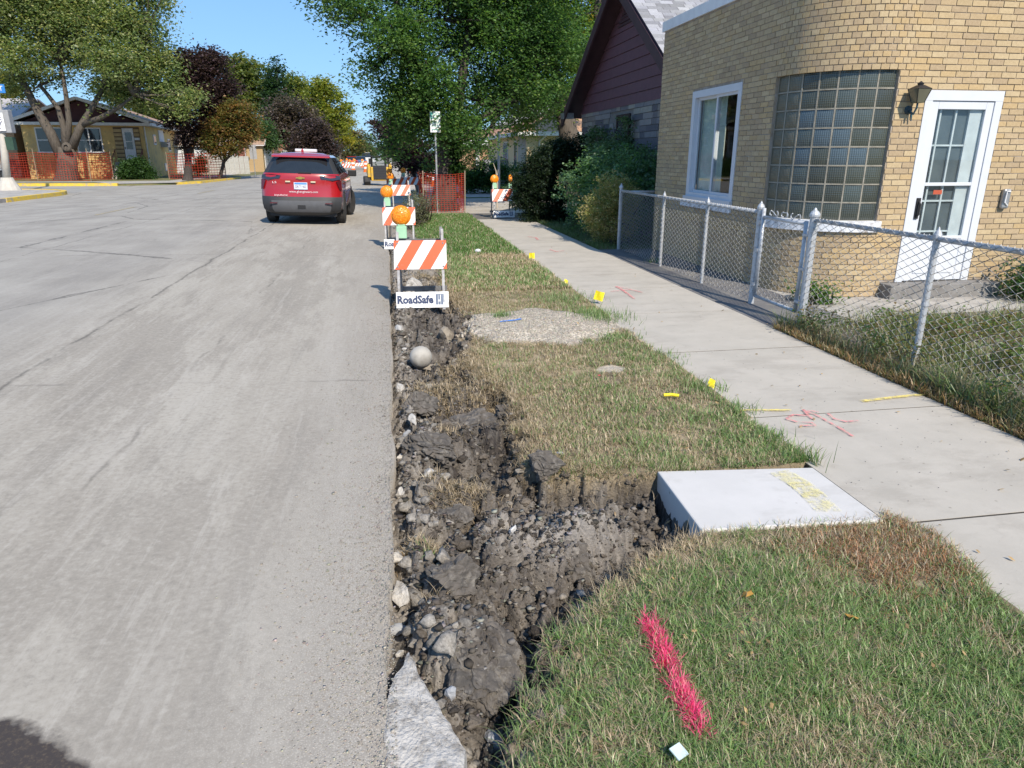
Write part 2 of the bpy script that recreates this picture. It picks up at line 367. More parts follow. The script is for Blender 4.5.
# ================================================================ PARKWAY TERRAIN (torn-up trench, turf, gravel)
EDY = np.array([-2, 1.2, 1.55, 1.87, 2.05, 2.34, 2.56, 2.70, 2.74, 3.38, 3.42, 3.52, 3.65, 4.0, 4.4, 4.74, 5.2, 5.9, 6.3, 6.9, 7.6, 8.1, 8.6, 9.3, 10.2, 11.5, 13, 15, 18, 22])
EDX = np.array([.3, .34, .37, .42, .55, .82, 1.02, 1.26, 1.50, 1.50, 1.2, .9, .72, .78, .80, .82, .68, .60, .66, .72, .80, .82, .74, .70, .74, .72, .66, .55, .5, .5])
def edge(y): return np.interp(y, EDY, EDX)
CL = [  # big clods: x, y, radius x, radius y, height
    (.22, 2.27, .20, .26, .20), (.30, 2.62, .22, .16, .10), (.60, 2.95, .40, .22, .15), (.95, 3.05, .25, .16, .09), (.30, 3.45, .24, .15, .15), (.14, 3.15, .14, .12, .09),
    (.12, 2.75, .12, .15, .10), (.28, 4.25, .22, .3, .14), (.62, 4.5, .13, .26, .13), (.35, 5.1, .3, .3, .13), (.15, 4.7, .13, .2, .06), (.1, 3.9, .12, .2, .05), (.45, 5.75, .25, .2, .10), (.3, 6.9, .16, .22, .10),
    (.55, 7.6, .2, .2, .08), (.25, 7.9, .25, .3, .08), (.5, 8.9, .3, .5, .10), (.3, 10, .3, .6, .08), (.4, 11.5, .3, .7, .09), (.35, 13.2, .3, .8, .10), (.3, 15.5, .3, 1, .08)]
def terrain(x, y):
    x = np.asarray(x, float); y = np.asarray(y, float)
    e = edge(y)+(fbm(x*3+5, y*4, 31, 3)-.5)*.20+(fbm(x*11, y*9, 35, 3)-.5)*.12
    wx = x+(fbm(x*9, y*9, 50, 3)-.5)*.12; wy = y+(fbm(x*9+40, y*9, 51, 3)-.5)*.12
    l1, r1 = lumps(wx, wy, .17, 61); l2, r2 = lumps(wx, wy, .065, 62); l3, r3 = lumps(x, y, .024, 63)
    turf = sst(-.17, .03, x-e+.16*(l1-.45)+.09*(l2-.4)+.03*(l3-.4))    # 1 on the turf
    depth = .155*np.interp(y, [1, 3.4, 4.5, 6, 8, 9.5, 11, 14, 22], [1.25, 1.15, 1.1, .95, .8, .6, .32, .18, .05])
    fl = -depth*(.45+.55*sst(0, .3, x))
    for cx, cy, rx, ry, h in ((.92, 3.52, .22, .14, .12), (.60, 4.62, .16, .22, .10), (.52, 5.35, .12, .2, .08), (.10, 1.72, .14, .16, .10), (.42, 2.42, .12, .22, .10), (1.02, 2.78, .18, .10, .08), (.12, 2.95, .07, .1, .06), (.45, 3.75, .14, .12, .07), (.6, 7.25, .1, .3, .07)):
        fl = fl-h*np.clip(1.3-((x-cx)/rx)**2-((y-cy)/ry)**2, 0, 1)
    for cx, cy, rx, ry, h in CL:
        d = ((x-cx)/rx)**2+((y-cy)/ry)**2; fl = fl+h*np.clip(1.25-d, 0, 1)**.6
    amp = np.interp(y, [1, 8, 12, 22], [1, .95, .6, .3])
    rub = amp*(.15*(l1-.45)+.065*(l2-.4)+.018*(l3-.4)+.05*(fbm(x*5, y*5, 66, 5)-.5))
    fl = fl+rub
    fl = np.minimum(fl, .05)
    slabm = (x > 1.40) & (x < 2.34) & (y > 2.74) & (y < 3.39)
    tz = .012*(fbm(x*6, y*6, 71, 4)-.5)*2+.03*(fbm(x*1.1, y*1.1, 72, 3)-.5)+.012*(l2-.3)*np.exp(-((x-e)/.18)**2)
    mound = np.clip(1.15-((x-1.42)/.92)**2-((y-6.95)/.72)**2+(fbm(x*2.6, y*2.6, 73, 4)-.5)*1.1, 0, 1)*(((x-1.42)/1.25)**2+((y-6.95)/1.0)**2 < 1)
    tz = tz+.07*mound**.7*(1-sst(1.7, 2.3, x))+.05*np.clip(1-((x-1.3)/.6)**2-((y-2.1)/.5)**2, 0, 1)
    side = sst(2.18, 2.33, x); tz = tz*(1-side)+side*.0
    near = sst(.0, .09, x+.07)                            # against the pavement edge
    fl = fl*near+(1-near)*(-.14+.5*rub)
    tz = tz-.035*(1-sst(.0, .22, x-e))*l1
    z = fl*(1-turf)+tz*turf+(.03*(l2-.35)+.012*(l3-.4))*4*turf*(1-turf)
    z = np.where(slabm, -.1, z)
    return z, turf, e, mound, l1, r1, r2, l2
def tgrid(x0, x1, nx, y0, y1, ny, geo=True):
    xs = np.linspace(x0, x1, nx); ys = np.geomspace(y0, y1, ny) if geo else np.linspace(y0, y1, ny)
    return np.meshgrid(xs, ys)
X, Y = tgrid(-.15, 2.36, 276, 1.0, 21.98, 950)
Zr, turf, e, mound, l1, r1, r2, l2 = terrain(X, Y)
# colours of what lies there: black topsoil, grey crushed stone, dusty clay
n1 = fbm(X*2.3, Y*2.3, 81, 5); n2 = fbm(X*14, Y*14, 82, 4); n3 = fbm(X*45, Y*45, 83, 3)
def mixc(a, b, f): return a*(1-f[..., None])+b*f[..., None]
C = np.zeros(X.shape+(3,)); A = np.array
black = A([.040, .036, .034]); brown = A([.098, .089, .080]); dusty = A([.21, .195, .175]); gravel = A([.27, .255, .235]); pale = A([.46, .425, .365])
C[:] = black
C = mixc(C, brown, sst(.42, .62, n1*.6+r1*.4)); 
C = mixc(C, dusty, sst(.62, .8, n2*.5+l1*.35+.15*n1)*.6)
dust = sst(.34, .0, X+(n1-.5)*.5); C = mixc(C, dusty*.9, dust*.75*(1-.5*n2))
grv = np.clip(1.3-((X-.72)/.42)**2-((Y-3.0)/.26)**2, 0, 1)*(1-turf); C = mixc(C, A([.20, .19, .18]), np.clip(grv, 0, 1)*.9)
C = mixc(C, gravel, sst(.5, .62, n3)*(.25+.5*dust+.5*grv)*(1-turf)*.8)
yfar = sst(8, 11, Y); C = mixc(C, dusty, yfar*.8*(1-turf))
under = mixc(np.broadcast_to(A([.17, .14, .095]), C.shape).copy(), A([.27, .225, .155]), sst(.4, .6, n1)); C = mixc(C, under, turf**3)
mm = sst(.1, .35, mound+(n2-.5)*.25); C = mixc(C, mixc(np.broadcast_to(pale, C.shape).copy(), A([.30, .275, .235]), sst(.45, .62, n3)), mm*sst(.35, .6, X))
bare = sst(.0, .3, .4-((X-1.74)/.22)**2-((Y-5.36)/.2)**2+(n2-.5)*.6); C = mixc(C, A([.36, .33, .28]), bare)
SOIL = NT('soil'); 
def _soil(t):
    p = t.pos(); a = t.attr(); f = t.noise(55, p, 8, .75); g = t.vor(70, p)
    c = t.mix(t.ramp(f, .35, .7), a, t.mix(1., a, (1.7, 1.65, 1.6), 'MULTIPLY')); c = t.mix(t.math('MULTIPLY', t.ramp(f, .45, .25), .6), c, t.mix(1., c, (.45, .43, .42), 'MULTIPLY'))
    h = t.math('ADD', f, t.math('ADD', t.math('MULTIPLY', g, .5), t.math('MULTIPLY', t.noise(18, p, 5), 1.2)))
    return t.bsdf(c, .95, 0, .2, t.bump(h, .9, .012))
SOIL = _soil(SOIL)
o = npmesh('torn_up_parkway', np.stack([X, Y, Zr], -1).reshape(-1, 3), grid_faces(*X.shape), SOIL, None, C.reshape(-1, 3), smooth=True); tag(o, kind='structure')
# ================================================================ SIDEWALK: slabs with joints
def walk_material(name, a, b, stain):
    t = NT(name); p = t.pos(); n = t.noise(2.2, p, 7, .65); f = t.noise(90, p, 5, .7)
    c = t.mix(t.ramp(n, .35, .65), a, b); c = t.mix(t.math('MULTIPLY', t.ramp(t.noise(5, p, 8, .7), .56, .75), .45), c, stain)
    c = t.mix(t.math('MULTIPLY', t.ramp(t.noise(1.1, t.scale(p, (1, 2.2, 1)), 6, .7), .52, .62), .35), c, stain); c = t.mix(t.math('MULTIPLY', t.ramp(f, .55, .75), .35), c, (.52, .50, .46)); c = t.mix(t.math('MULTIPLY', t.ramp(t.vor(9, p), .09, .03), .6), c, (.17, .15, .12))
    return t.bsdf(c, .9, 0, .25, t.bump(t.math('ADD', f, n), .25, .004))
WALK = walk_material('sidewalk_concrete', (.465, .435, .385), (.41, .385, .34), (.29, .265, .23)); NEWC = walk_material('new_concrete', (.58, .57, .56), (.52, .515, .505), (.38, .37, .35))
BEDM = M('joint_dirt', (.07, .06, .05), (.04, .036, .03), sc=8, world=True)
sw = thing('sidewalk', None, None, (2.3, 0, 0)); sw['kind'] = 'structure'
jy = [-1.2, .35, 2.62, 4.15, 5.9, 8.05, 9.95, 11.9, 13.8, 15.7, 17.6, 19.75]
jy = [-1.2, .4, 2.66, 4.12, 5.78, 7.4, 8.95, 10.1, 12.2, 14.2, 16.2, 18.2, 19.8]
for a, b in zip(jy[:-1], jy[1:]):
    m = MB().box(2.31, 3.84, a+.008, b-.008, -.12, .0+random.uniform(-.001, .001)); m.build('slab', WALK, sw, off=(2.3, 0, 0))
MB().box(2.305, 3.845, -1.2, 19.8, -.2, -.0025).build('joint_bed', BEDM, sw, off=(2.3, 0, 0))
ws = tag(MB().prism([(1.375, 2.745), (2.295, 2.69), (2.295, 3.30), (1.405, 3.40)], -.15, .012).build('courtesy_walk_slab', NEWC, bevel=.008), 'short new pale concrete slab running from the trench to the sidewalk', 'concrete slab')
# strip between sidewalk and fence, yard, walk at the wall
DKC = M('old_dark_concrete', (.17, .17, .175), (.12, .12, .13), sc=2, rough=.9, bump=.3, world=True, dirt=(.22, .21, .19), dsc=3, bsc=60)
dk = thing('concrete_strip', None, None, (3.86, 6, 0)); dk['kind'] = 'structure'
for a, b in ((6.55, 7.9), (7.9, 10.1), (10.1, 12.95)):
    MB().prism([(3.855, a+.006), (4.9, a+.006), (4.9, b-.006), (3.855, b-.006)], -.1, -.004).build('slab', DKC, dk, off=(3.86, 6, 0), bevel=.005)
yd = flat('yard_soil', [(3.85, -2), (60, -2), (60, 7.0), (5.3, 6.9), (4.92, 6.56), (3.85, 6.56)], -.012, M('yard_earth', (.15, .13, .10), (.10, .09, .07), sc=3, rough=.95, bump=.7, bsc=40, world=True, bd=.03, dirt=(.22, .2, .16)))
wk = flat('yard_walk', [(4.91, 6.56), (5.3, 6.9), (14, 7.0), (14, 9), (4.91, 9)], -.008, CONC, thick=.05)
flat('verge', [(3.85, 12.96), (60, 12.96), (60, 21.95), (2.3, 21.95), (2.3, 19.8), (3.85, 19.8)], -.014, LAWN)
flat('dirt_patch', [(2.2, 19.82), (5.4, 19.82), (5.4, 21.95), (2.2, 21.95)], -.006, M('dark_milled_earth', (.11, .10, .09), (.17, .155, .14), sc=4, world=True, bump=.6))
flat('lawn', [(2.6, 30), (90, 30), (90, 420), (2.6, 420)], .02, LAWNG, thick=.4)
flat('pavement', [(3.2, 30), (4.6, 30), (4.6, 420), (3.2, 420)], .028, CONC)
# ================================================================ paint marks on the ground
def paintmat(name, c, cover=.5):
    t = NT(name); n = t.noise(26, t.pos(), 7, .75); tr = t.node('ShaderNodeBsdfTransparent'); d = t.node('ShaderNodeBsdfDiffuse'); t.put(d.inputs[0], c)
    m = t.node('ShaderNodeMixShader'); t.put(m.inputs[0], t.ramp(n, cover-.12, cover+.12, 0, .9)); t.t.links.new(tr.outputs[0], m.inputs[1]); t.t.links.new(d.outputs[0], m.inputs[2]); t.t.links.new(m.outputs[0], t.out.inputs[0]); return t.m
def stroke(m, pts, wd, z):
    pts = [np.array(p, float) for p in pts]
    for a, b in zip(pts[:-1], pts[1:]):
        d = (b-a)/np.linalg.norm(b-a); n = np.array([-d[1], d[0]])*wd/2; e_ = d*wd*.2
        m.add([(*(q), z) for q in (a-n-e_, b-n+e_, b+n+e_, a+n-e_)], [(0, 1, 2, 3)]); z += .0002
def gp(*uv): return [tuple(gr(u, v)[:2]) for u, v in uv]
PK = paintmat('pink_marking_paint', (.75, .28, .28), .50); YP = paintmat('yellow_marking_paint', (.78, .64, .20), .47)
m = MB(); z0 = .009
stroke(m, gp((852, 437), (838, 428), (820, 418), (803, 411)), .022, z0)
stroke(m, gp((803, 411), (812, 420)), .02, z0+.001); stroke(m, gp((803, 411), (818, 413)), .02, z0+.001)
stroke(m, gp((808, 417), (793, 416), (786, 420), (796, 423), (812, 424), (815, 427), (800, 427)), .02, z0+.002)
stroke(m, gp((828, 415), (834, 420), (846, 423), (858, 422)), .02, z0+.002)
tag(m.build('pink_arrow_mark', PK), 'pink sprayed arrow and letters on the sidewalk, nearest the camera', 'paint mark')
m = MB(); stroke(m, gp((634, 299), (622, 290), (616, 287)), .035, z0); stroke(m, gp((616, 287), (628, 289)), .03, z0+.001); stroke(m, gp((611, 292), (622, 291), (630, 290), (642, 293)), .03, z0+.001)
tag(m.build('pink_arrow_mark', PK), 'pink sprayed arrow on the sidewalk opposite the far end of the fence', 'paint mark')
m = MB(); stroke(m, gp((528, 237), (536, 238), (538, 240)), .05, z0); tag(m.build('pink_arrow_mark', PK), 'faint pink paint tick on the sidewalk near the bushes', 'paint mark')
m = MB(); stroke(m, gp((550, 250), (556, 252), (564, 251)), .05, z0); tag(m.build('pink_arrow_mark', PK), 'faint pink paint squiggle beside the sidewalk joint', 'paint mark')
m = MB(); stroke(m, gp((862, 402), (895, 398), (926, 395)), .04, z0); tag(m.build('yellow_line_mark', YP), 'yellow sprayed dash on the sidewalk by the fence side', 'paint mark')
m = MB(); stroke(m, gp((738, 411), (772, 411), (790, 411)), .03, z0); tag(m.build('yellow_line_mark', YP), 'yellow sprayed dash on the sidewalk by the grass side', 'paint mark')
m = MB(); stroke(m, gp((782, 476), (800, 487), (812, 497), (826, 512)), .13, .018); tag(m.build('yellow_paint_patch', paintmat('thin_yellow_paint', (.74, .68, .36), .54)), 'faded yellow paint smear across the new concrete slab', 'paint mark')
# ================================================================ GRASS
def blades(name, x, y, z, L, W, col, lean=.8, mat=GRASS, parent=None, kind='stuff', curl=.5, ang=None, hang=False):
    """each blade: three segments bending over from its root"""
    n = len(x); a = rng.uniform(0, 2*np.pi, n) if ang is None else ang; dx, dy = np.cos(a), np.sin(a); tw = rng.normal(0, .5, n); px, py = -np.sin(a+tw), np.cos(a+tw)
    th = rng.uniform(.05, .95, n)*lean; dth = rng.uniform(.1, 1.0, n)*curl; rows = []; o = np.zeros(n); h = np.zeros(n); ws = (1, .9, .62)
    for k in range(3):
        for sg in (-1, 1): rows.append(np.stack([x+dx*o+sg*px*W*ws[k]/2, y+dy*o+sg*py*W*ws[k]/2, z+h], -1))
        o = o+L/3*np.sin(th); h = h+L/3*np.cos(th) if hang else np.maximum(h+L/3*np.cos(th), .004); th = np.minimum(th+dth, 3.0 if hang else 1.9)
    rows.append(np.stack([x+dx*o, y+dy*o, z+h], -1)); v = np.stack(rows, 1)
    i = np.arange(n)[:, None]*7; f = np.concatenate([i+[0, 1, 3], i+[0, 3, 2], i+[2, 3, 5], i+[2, 5, 4], i+[4, 5, 6]], 0).reshape(-1, 3)
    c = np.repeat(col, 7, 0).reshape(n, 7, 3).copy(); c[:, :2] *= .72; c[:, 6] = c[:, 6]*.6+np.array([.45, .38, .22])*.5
    o = npmesh(name, v.reshape(-1, 3), f, mat, parent, c.reshape(-1, 3))
    return tag(o, kind=kind)
STRAW = A([.55, .45, .31]); STRAW2 = A([.39, .30, .20]); GR1 = A([.12, .235, .055]); GR2 = A([.23, .335, .12]); RED = A([.30, .15, .075]); GR3 = A([.08, .21, .03])
def grass_colour(x, y, e):
    n = len(x); g = fbm(x*1.6, y*1.4, 91, 4); g2 = fbm(x*7, y*7, 92, 3); r = rng.uniform(0, 1, n)
    dry = sst(.42, .60, g*.55+g2*.45)
    dry = np.maximum(dry, sst(.34, .08, x-e)*.95*(.25+.75*sst(2.1, 2.5, y)))
    dry = np.maximum(dry, sst(1.4, 1.9, x)*sst(2.7, 2.35, y)*.0+np.clip(1.2-((x-2.05)/.55)**2-((y-2.45)/.38)**2, 0, 1))
    dry = np.maximum(dry, np.clip(1-((x-1.2)/.5)**2-((y-2.62)/.16)**2, 0, 1))
    dry = np.where((y > 3.4) & (y < 6.2), np.maximum(dry*.8, .62-.60*sst(1.1, 2.0, x+(g2-.5)*.8)), dry)
    dry = np.where((y > 7.4) & (y < 9.3), np.maximum(dry*.8, .75-.7*sst(1.4, 2.2, x+(g2-.5)*.8)), dry)
    dry = np.where((y > 11.0) & (y < 12.5), np.maximum(dry, sst(.9, 1.6, x)*1.3), dry)
    dry = np.where((y > 9.2) & (y < 12), dry*.55, dry)
    lush = sst(12.0, 12.8, y+(g2-.5)*1.5); dry = dry*(1-lush)
    dry = np.where(y < 2.5, dry*np.where((x < 1.9), .6, 1), dry)
    m = (r < .17+.75*dry-.06*(y < 2.6))
    q = rng.uniform(0, 1, (n, 1)); cg = GR1*q+GR2*(1-q); cg = np.where(lush[:, None] > .5, GR3*q+GR1*.9*(1-q), cg)
    cs = STRAW*q+STRAW2*(1-q); redm = np.clip(1.2-((x-2.1)/.5)**2-((y-2.35)/.5)**2, 0, 1)
    cs = np.where((rng.uniform(0, 1, n) < redm*.7)[:, None], RED*(.7+q), cs)
    return np.where(m[:, None], cs, cg)*rng.uniform(.7, 1.3, (n, 1)), dry
def scatter(n, x0, x1, y0, y1, thin=True, power=1.0):
    x = rng.uniform(x0, x1, n); y = y0*(y1/y0)**rng.uniform(0, 1, n) if power else rng.uniform(y0, y1, n)
    z, turf, e, mound, l1, r1, r2, l2 = terrain(x, y)
    cl = fbm(x*9, y*9, 95, 3)
    keep = (turf > .80) & (mound+(fbm(x*9, y*9, 96, 2)-.5)*.3 < .18) & (cl+rng.uniform(-.2, .2, n) > .36)
    keep &= ~((x > 1.37) & (x < 2.3) & (y > 2.74) & (y < 3.36))
    keep &= x < 2.33+.05*(fbm(y*4, y*0, 97, 3)-.4)+.12*np.clip(1-((y-2.45)/.35)**2, 0, 1)
    keep &= ~((.3-((x-1.74)/.22)**2-((y-5.36)/.2)**2+(fbm(x*14, y*14, 82, 4)-.5)*.6) > 0)
    return x[keep], y[keep], z[keep], e[keep]
x, y, z, e = scatter(150000, .3, 2.5, 1.25, 3.6); c, dry = grass_colour(x, y, e)
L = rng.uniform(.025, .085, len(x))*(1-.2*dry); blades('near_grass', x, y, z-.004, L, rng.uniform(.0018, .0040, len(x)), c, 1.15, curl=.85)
x, y, z, e = scatter(110000, .4, 2.45, 3.3, 9.5); c, dry = grass_colour(x, y, e)
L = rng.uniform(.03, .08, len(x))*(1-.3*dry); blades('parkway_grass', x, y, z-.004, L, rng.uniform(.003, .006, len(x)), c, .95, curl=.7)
x, y, z, e = scatter(80000, .5, 2.42, 9.0, 21.8); c, dry = grass_colour(x, y, e)
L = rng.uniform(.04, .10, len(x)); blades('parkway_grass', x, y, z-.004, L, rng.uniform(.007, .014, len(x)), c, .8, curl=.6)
# dry tufts on the clods and hanging over the torn edge
tx, ty, tl = [], [], []
for cx, cy, r_, n in ((.30, 3.45, .15, 1700), (.10, 2.85, .08, 700), (.35, 5.05, .25, 2600), (.5, 5.7, .2, 1400), (.3, 4.3, .12, 350), (.62, 4.95, .12, 500), (.6, 9.2, .22, 1800), (.45, 11.5, .3, 1500), (.4, 8.7, .3, 900), (.08, 2.42, .05, 200), (.55, 10.2, .25, 1500)):
    a = rng.normal(0, 1, (n, 2)); tx.append(cx+a[:, 0]*r_*.6); ty.append(cy+a[:, 1]*r_*.6)
n = 13000; y_ = rng.uniform(2.2, 10, n); x_ = edge(y_)+rng.normal(0, .05, n)+.01; ok = ~((y_ > 2.8) & (y_ < 3.35)) & ~((y_ > 6.2) & (y_ < 7.9)); tx.append(x_[ok]); ty.append(y_[ok])
x = np.concatenate(tx); y = np.concatenate(ty); z = terrain(x, y)[0]; q = rng.uniform(0, 1, (len(x), 1)); k = x > 0; x, y, z, q = x[k], y[k], z[k], q[k]
blades('dry_root_grass', x, y, z-.003, rng.uniform(.03, .085, len(x)), np.clip(.0009*y+.001, .002, .007), (STRAW*.85*q+STRAW2*(1-q))*rng.uniform(.7, 1.2, (len(x), 1)), 1.15, curl=.85)
n = 60000; y = 1.35*(9.5/1.35)**rng.uniform(0, 1, n); x = rng.uniform(.1, 1.45, n); zz, tf, *_ = terrain(x, y); zx = terrain(x+.03, y)[0]-zz; zy = terrain(x, y+.03)[0]-zz; dn = np.arctan2(-zy, -zx); k = (tf > .35) & (tf < .99) & (np.hypot(zx, zy) > .008) & ~((y > 6.2) & (y < 7.8)) & ~((x > 1.36) & (y > 2.7) & (y < 3.4)); x, y, zz, dn = x[k], y[k], zz[k], dn[k]; q = rng.uniform(0, 1, (len(x), 1))
blades('hanging_root_grass', x, y, zz, rng.uniform(.05, .13, len(x)), np.clip(.0006*y+.0012, .0018, .006), np.where(((y < 2.3) & (rng.uniform(0, 1, len(x)) < .6))[:, None], GR1*q+GR2*(1-q), (STRAW*.8*q+STRAW2*(1-q)))*rng.uniform(.55, 1.15, (len(x), 1)), 1.5, curl=1.1, ang=dn+rng.normal(0, .6, len(x)), hang=True)
x, y, z, e = scatter(46000, .3, 2.45, 1.25, 9); q = rng.uniform(0, 1, (len(x), 1))
blades('dead_thatch', x, y, z+.003, rng.uniform(.025, .07, len(x)), .0022+.0003*y, (STRAW*.9*q+A([.30, .25, .19])*(1-q))*rng.uniform(.6, 1.2, (len(x), 1)), 1.75, curl=.35)
def litter(n, x0, x1, y0, y1, zf): 
    x = rng.uniform(x0, x1, n); y = y0*(y1/y0)**rng.uniform(0, 1, n); return x, y, zf(x, y)
for (nm, n, bx_, zf) in (('leaf_litter', 110, (.9, 2.3, 1.5, 9), lambda x, y: terrain(x, y)[0]+.025), ('leaf_litter', 60, (2.35, 4.2, 2, 14), lambda x, y: 0*x+.006)):
    x, y, z = litter(n, *bx_, zf); a = rng.uniform(0, 6.28, n); s_ = rng.uniform(.008, .018, n); t1 = rng.normal(0, .35, n); u = np.stack([np.cos(a), np.sin(a), t1], -1)*s_[:, None]; v = np.stack([-np.sin(a), np.cos(a), rng.normal(0, .35, n)], -1)*s_[:, None]*.6; c0 = np.stack([x, y, z+s_*.3], -1)
    V_ = np.stack([c0-u, c0+v-u*.2, c0+u, c0-v+u*.2, c0+np.array([0, 0, .003])], 1).reshape(-1, 3); i_ = np.arange(n)[:, None]*5; F_2 = np.concatenate([i_+[0, 1, 4], i_+[1, 2, 4], i_+[2, 3, 4], i_+[3, 0, 4]], 0)
    tag(npmesh(nm, V_, F_2, GRASS, None, np.repeat(A([.42, .28, .13])*rng.uniform(.5, 1.5, (n, 1)), 5, 0)), kind='stuff')
# sprayed pink line on the grass
a = gr(646, 632); b = gr(701, 738); t_ = rng.uniform(0, 1, 1900); x = a[0]*(1-t_)+b[0]*t_+rng.normal(0, .014, len(t_)); y = a[1]*(1-t_)+b[1]*t_+rng.normal(0, .02, len(t_)); z = terrain(x, y)[0]
q = rng.uniform(0, 1, (len(x), 1)); keep = fbm(x*25, y*25, 99, 2)+rng.uniform(-.1, .1, len(x)) > .33
o = blades('pink_painted_grass', x[keep], y[keep], z[keep]+.006, rng.uniform(.03, .075, keep.sum()), np.full(keep.sum(), .0032), (A([.98, .04, .27])*q+A([.75, .14, .24])*(1-q))[keep], 1., kind=None, curl=.7)
tag(o, 'bright pink spray paint line on the grass blades at the bottom', 'paint mark')
# blue mark on the gravel
m = MB(); pts = [gr(u, v) for u, v in ((500, 329), (508, 328), (516, 327), (521, 326))]; zz = max(terrain(np.array([p[0]]), np.array([p[1]]))[0][0] for p in pts)
m2 = [];
for p in pts: m2.append((p[0], p[1]))
rib = MB()
for i, (a_, b_) in enumerate(zip(m2[:-1], m2[1:])):
    a_ = np.array(a_); b_ = np.array(b_); d = (b_-a_)/np.linalg.norm(b_-a_); nn = np.array([-d[1], d[0]])*.018
    q4 = [a_-nn, b_-nn, b_+nn, a_+nn]; rib.add([(k[0], k[1], float(terrain(np.array([k[0]]), np.array([k[1]]))[0][0])+.012) for k in q4], [(0, 1, 2, 3)])
tag(rib.build('blue_dash_mark', paintmat('blue_marking_paint', (.06, .25, .75), .42)), 'short blue paint dash on the pale gravel patch', 'paint mark')
# ================================================================ PEBBLES AND STONES
OC = np.array([(1,0,0),(-1,0,0),(0,1,0),(0,-1,0),(0,0,1),(0,0,-1)], float); OF = np.array([(0,2,4),(2,1,4),(1,3,4),(3,0,4),(2,0,5),(1,2,5),(3,1,5),(0,3,5)])
def pebbles(name, x, y, z, r, col, mat):
    n = len(x); k = np.array([(1,1,1),(1,-1,1),(-1,1,1),(-1,-1,1),(1,0,.2),(-1,0,.2),(0,1,-.6),(0,-1,-.6)], float)
    v = k[None]*rng.uniform(.35, .85, (n, 8, 3))*r[:, None, None]; a = rng.uniform(0, 6.28, n)[:, None]
    vx = v[..., 0]*np.cos(a)-v[..., 1]*np.sin(a); vy = v[..., 0]*np.sin(a)+v[..., 1]*np.cos(a)
    v = np.stack([vx+x[:, None], vy+y[:, None], v[..., 2]*.7+z[:, None]], -1)
    f = np.array([(0,2,3),(0,3,1),(0,6,2),(4,6,0),(4,0,1),(4,1,7),(1,3,7),(3,5,7),(2,5,3),(2,6,5),(4,7,6),(5,6,7)])
    F = (np.arange(n)[:, None, None]*8+f[None]).reshape(-1, 3); return tag(npmesh(name, v.reshape(-1, 3), F, mat, None, np.repeat(col, 8, 0)), kind='stuff')
TEMPL = {}
PEB = M('pebble', (1, 1, 1), (.8, .8, .8), sc=40, attr=True, bump=.3, world=True)
def pcol(n, lo=.12, hi=.5): b = rng.uniform(lo, hi, (n, 1)); return b*np.array([1, .96, .90])*rng.uniform(.92, 1.08, (n, 3))
n = 22000; x = -.06-np.abs(rng.normal(0, .20, n)); y = 1.3*(18/1.3)**rng.uniform(0, 1, n); r = np.minimum(rng.gamma(1.3, .0011, n)+.0006*np.sqrt(y), .012)
pebbles('loose_gravel', x, y, crown(x)+r*.1, r, pcol(n, .27, .46)*A([1, .95, .87]), PEB)
n = 26000; y = 1.3*(14/1.3)**rng.uniform(0, 1, n); x = rng.uniform(-.04, 1.35, n); z, turf, e, mound = terrain(x, y)[:4]
k = (turf < .3) & (rng.uniform(0, 1, n) < .35+.7*sst(.35, .05, x)+.6*np.clip(1.3-((x-.72)/.45)**2-((y-3.0)/.3)**2, 0, 1)); x, y, z = x[k], y[k], z[k]; r = np.minimum(rng.gamma(1.6, .004, len(x))+.001*np.sqrt(y), .03)
col = pcol(len(x), .10, .30); dk_ = rng.uniform(0, 1, len(x)) < .6; col[dk_] *= A([.4, .36, .32]); pebbles('crushed_stone', x, y, z+r*.15, r, col, PEB)
n = 16000; x = rng.uniform(.5, 2.3, n); y = rng.uniform(6.1, 7.9, n); z, turf, e, mound = terrain(x, y)[:4]; k = (mound > .08) & (x > .4); x, y, z = x[k], y[k], z[k]
pebbles('gravel_patch', x, y, z, rng.uniform(.003, .011, len(x)), pcol(len(x), .33, .55)*A([1.0, .95, .86]), PEB)
n = 5000; x = rng.uniform(2.3, 3.9, n); y = 2*(15/2)**rng.uniform(0, 1, n); wgt = rng.uniform(0, 1, n) < (.06+.5*(sst(2.5, 2.32, x)+sst(3.65, 3.84, x))); x, y = x[wgt], y[wgt]
pebbles('sidewalk_grit', x, y, np.full(len(x), .003), rng.uniform(.001, .0045, len(x)), pcol(len(x), .10, .35), PEB)
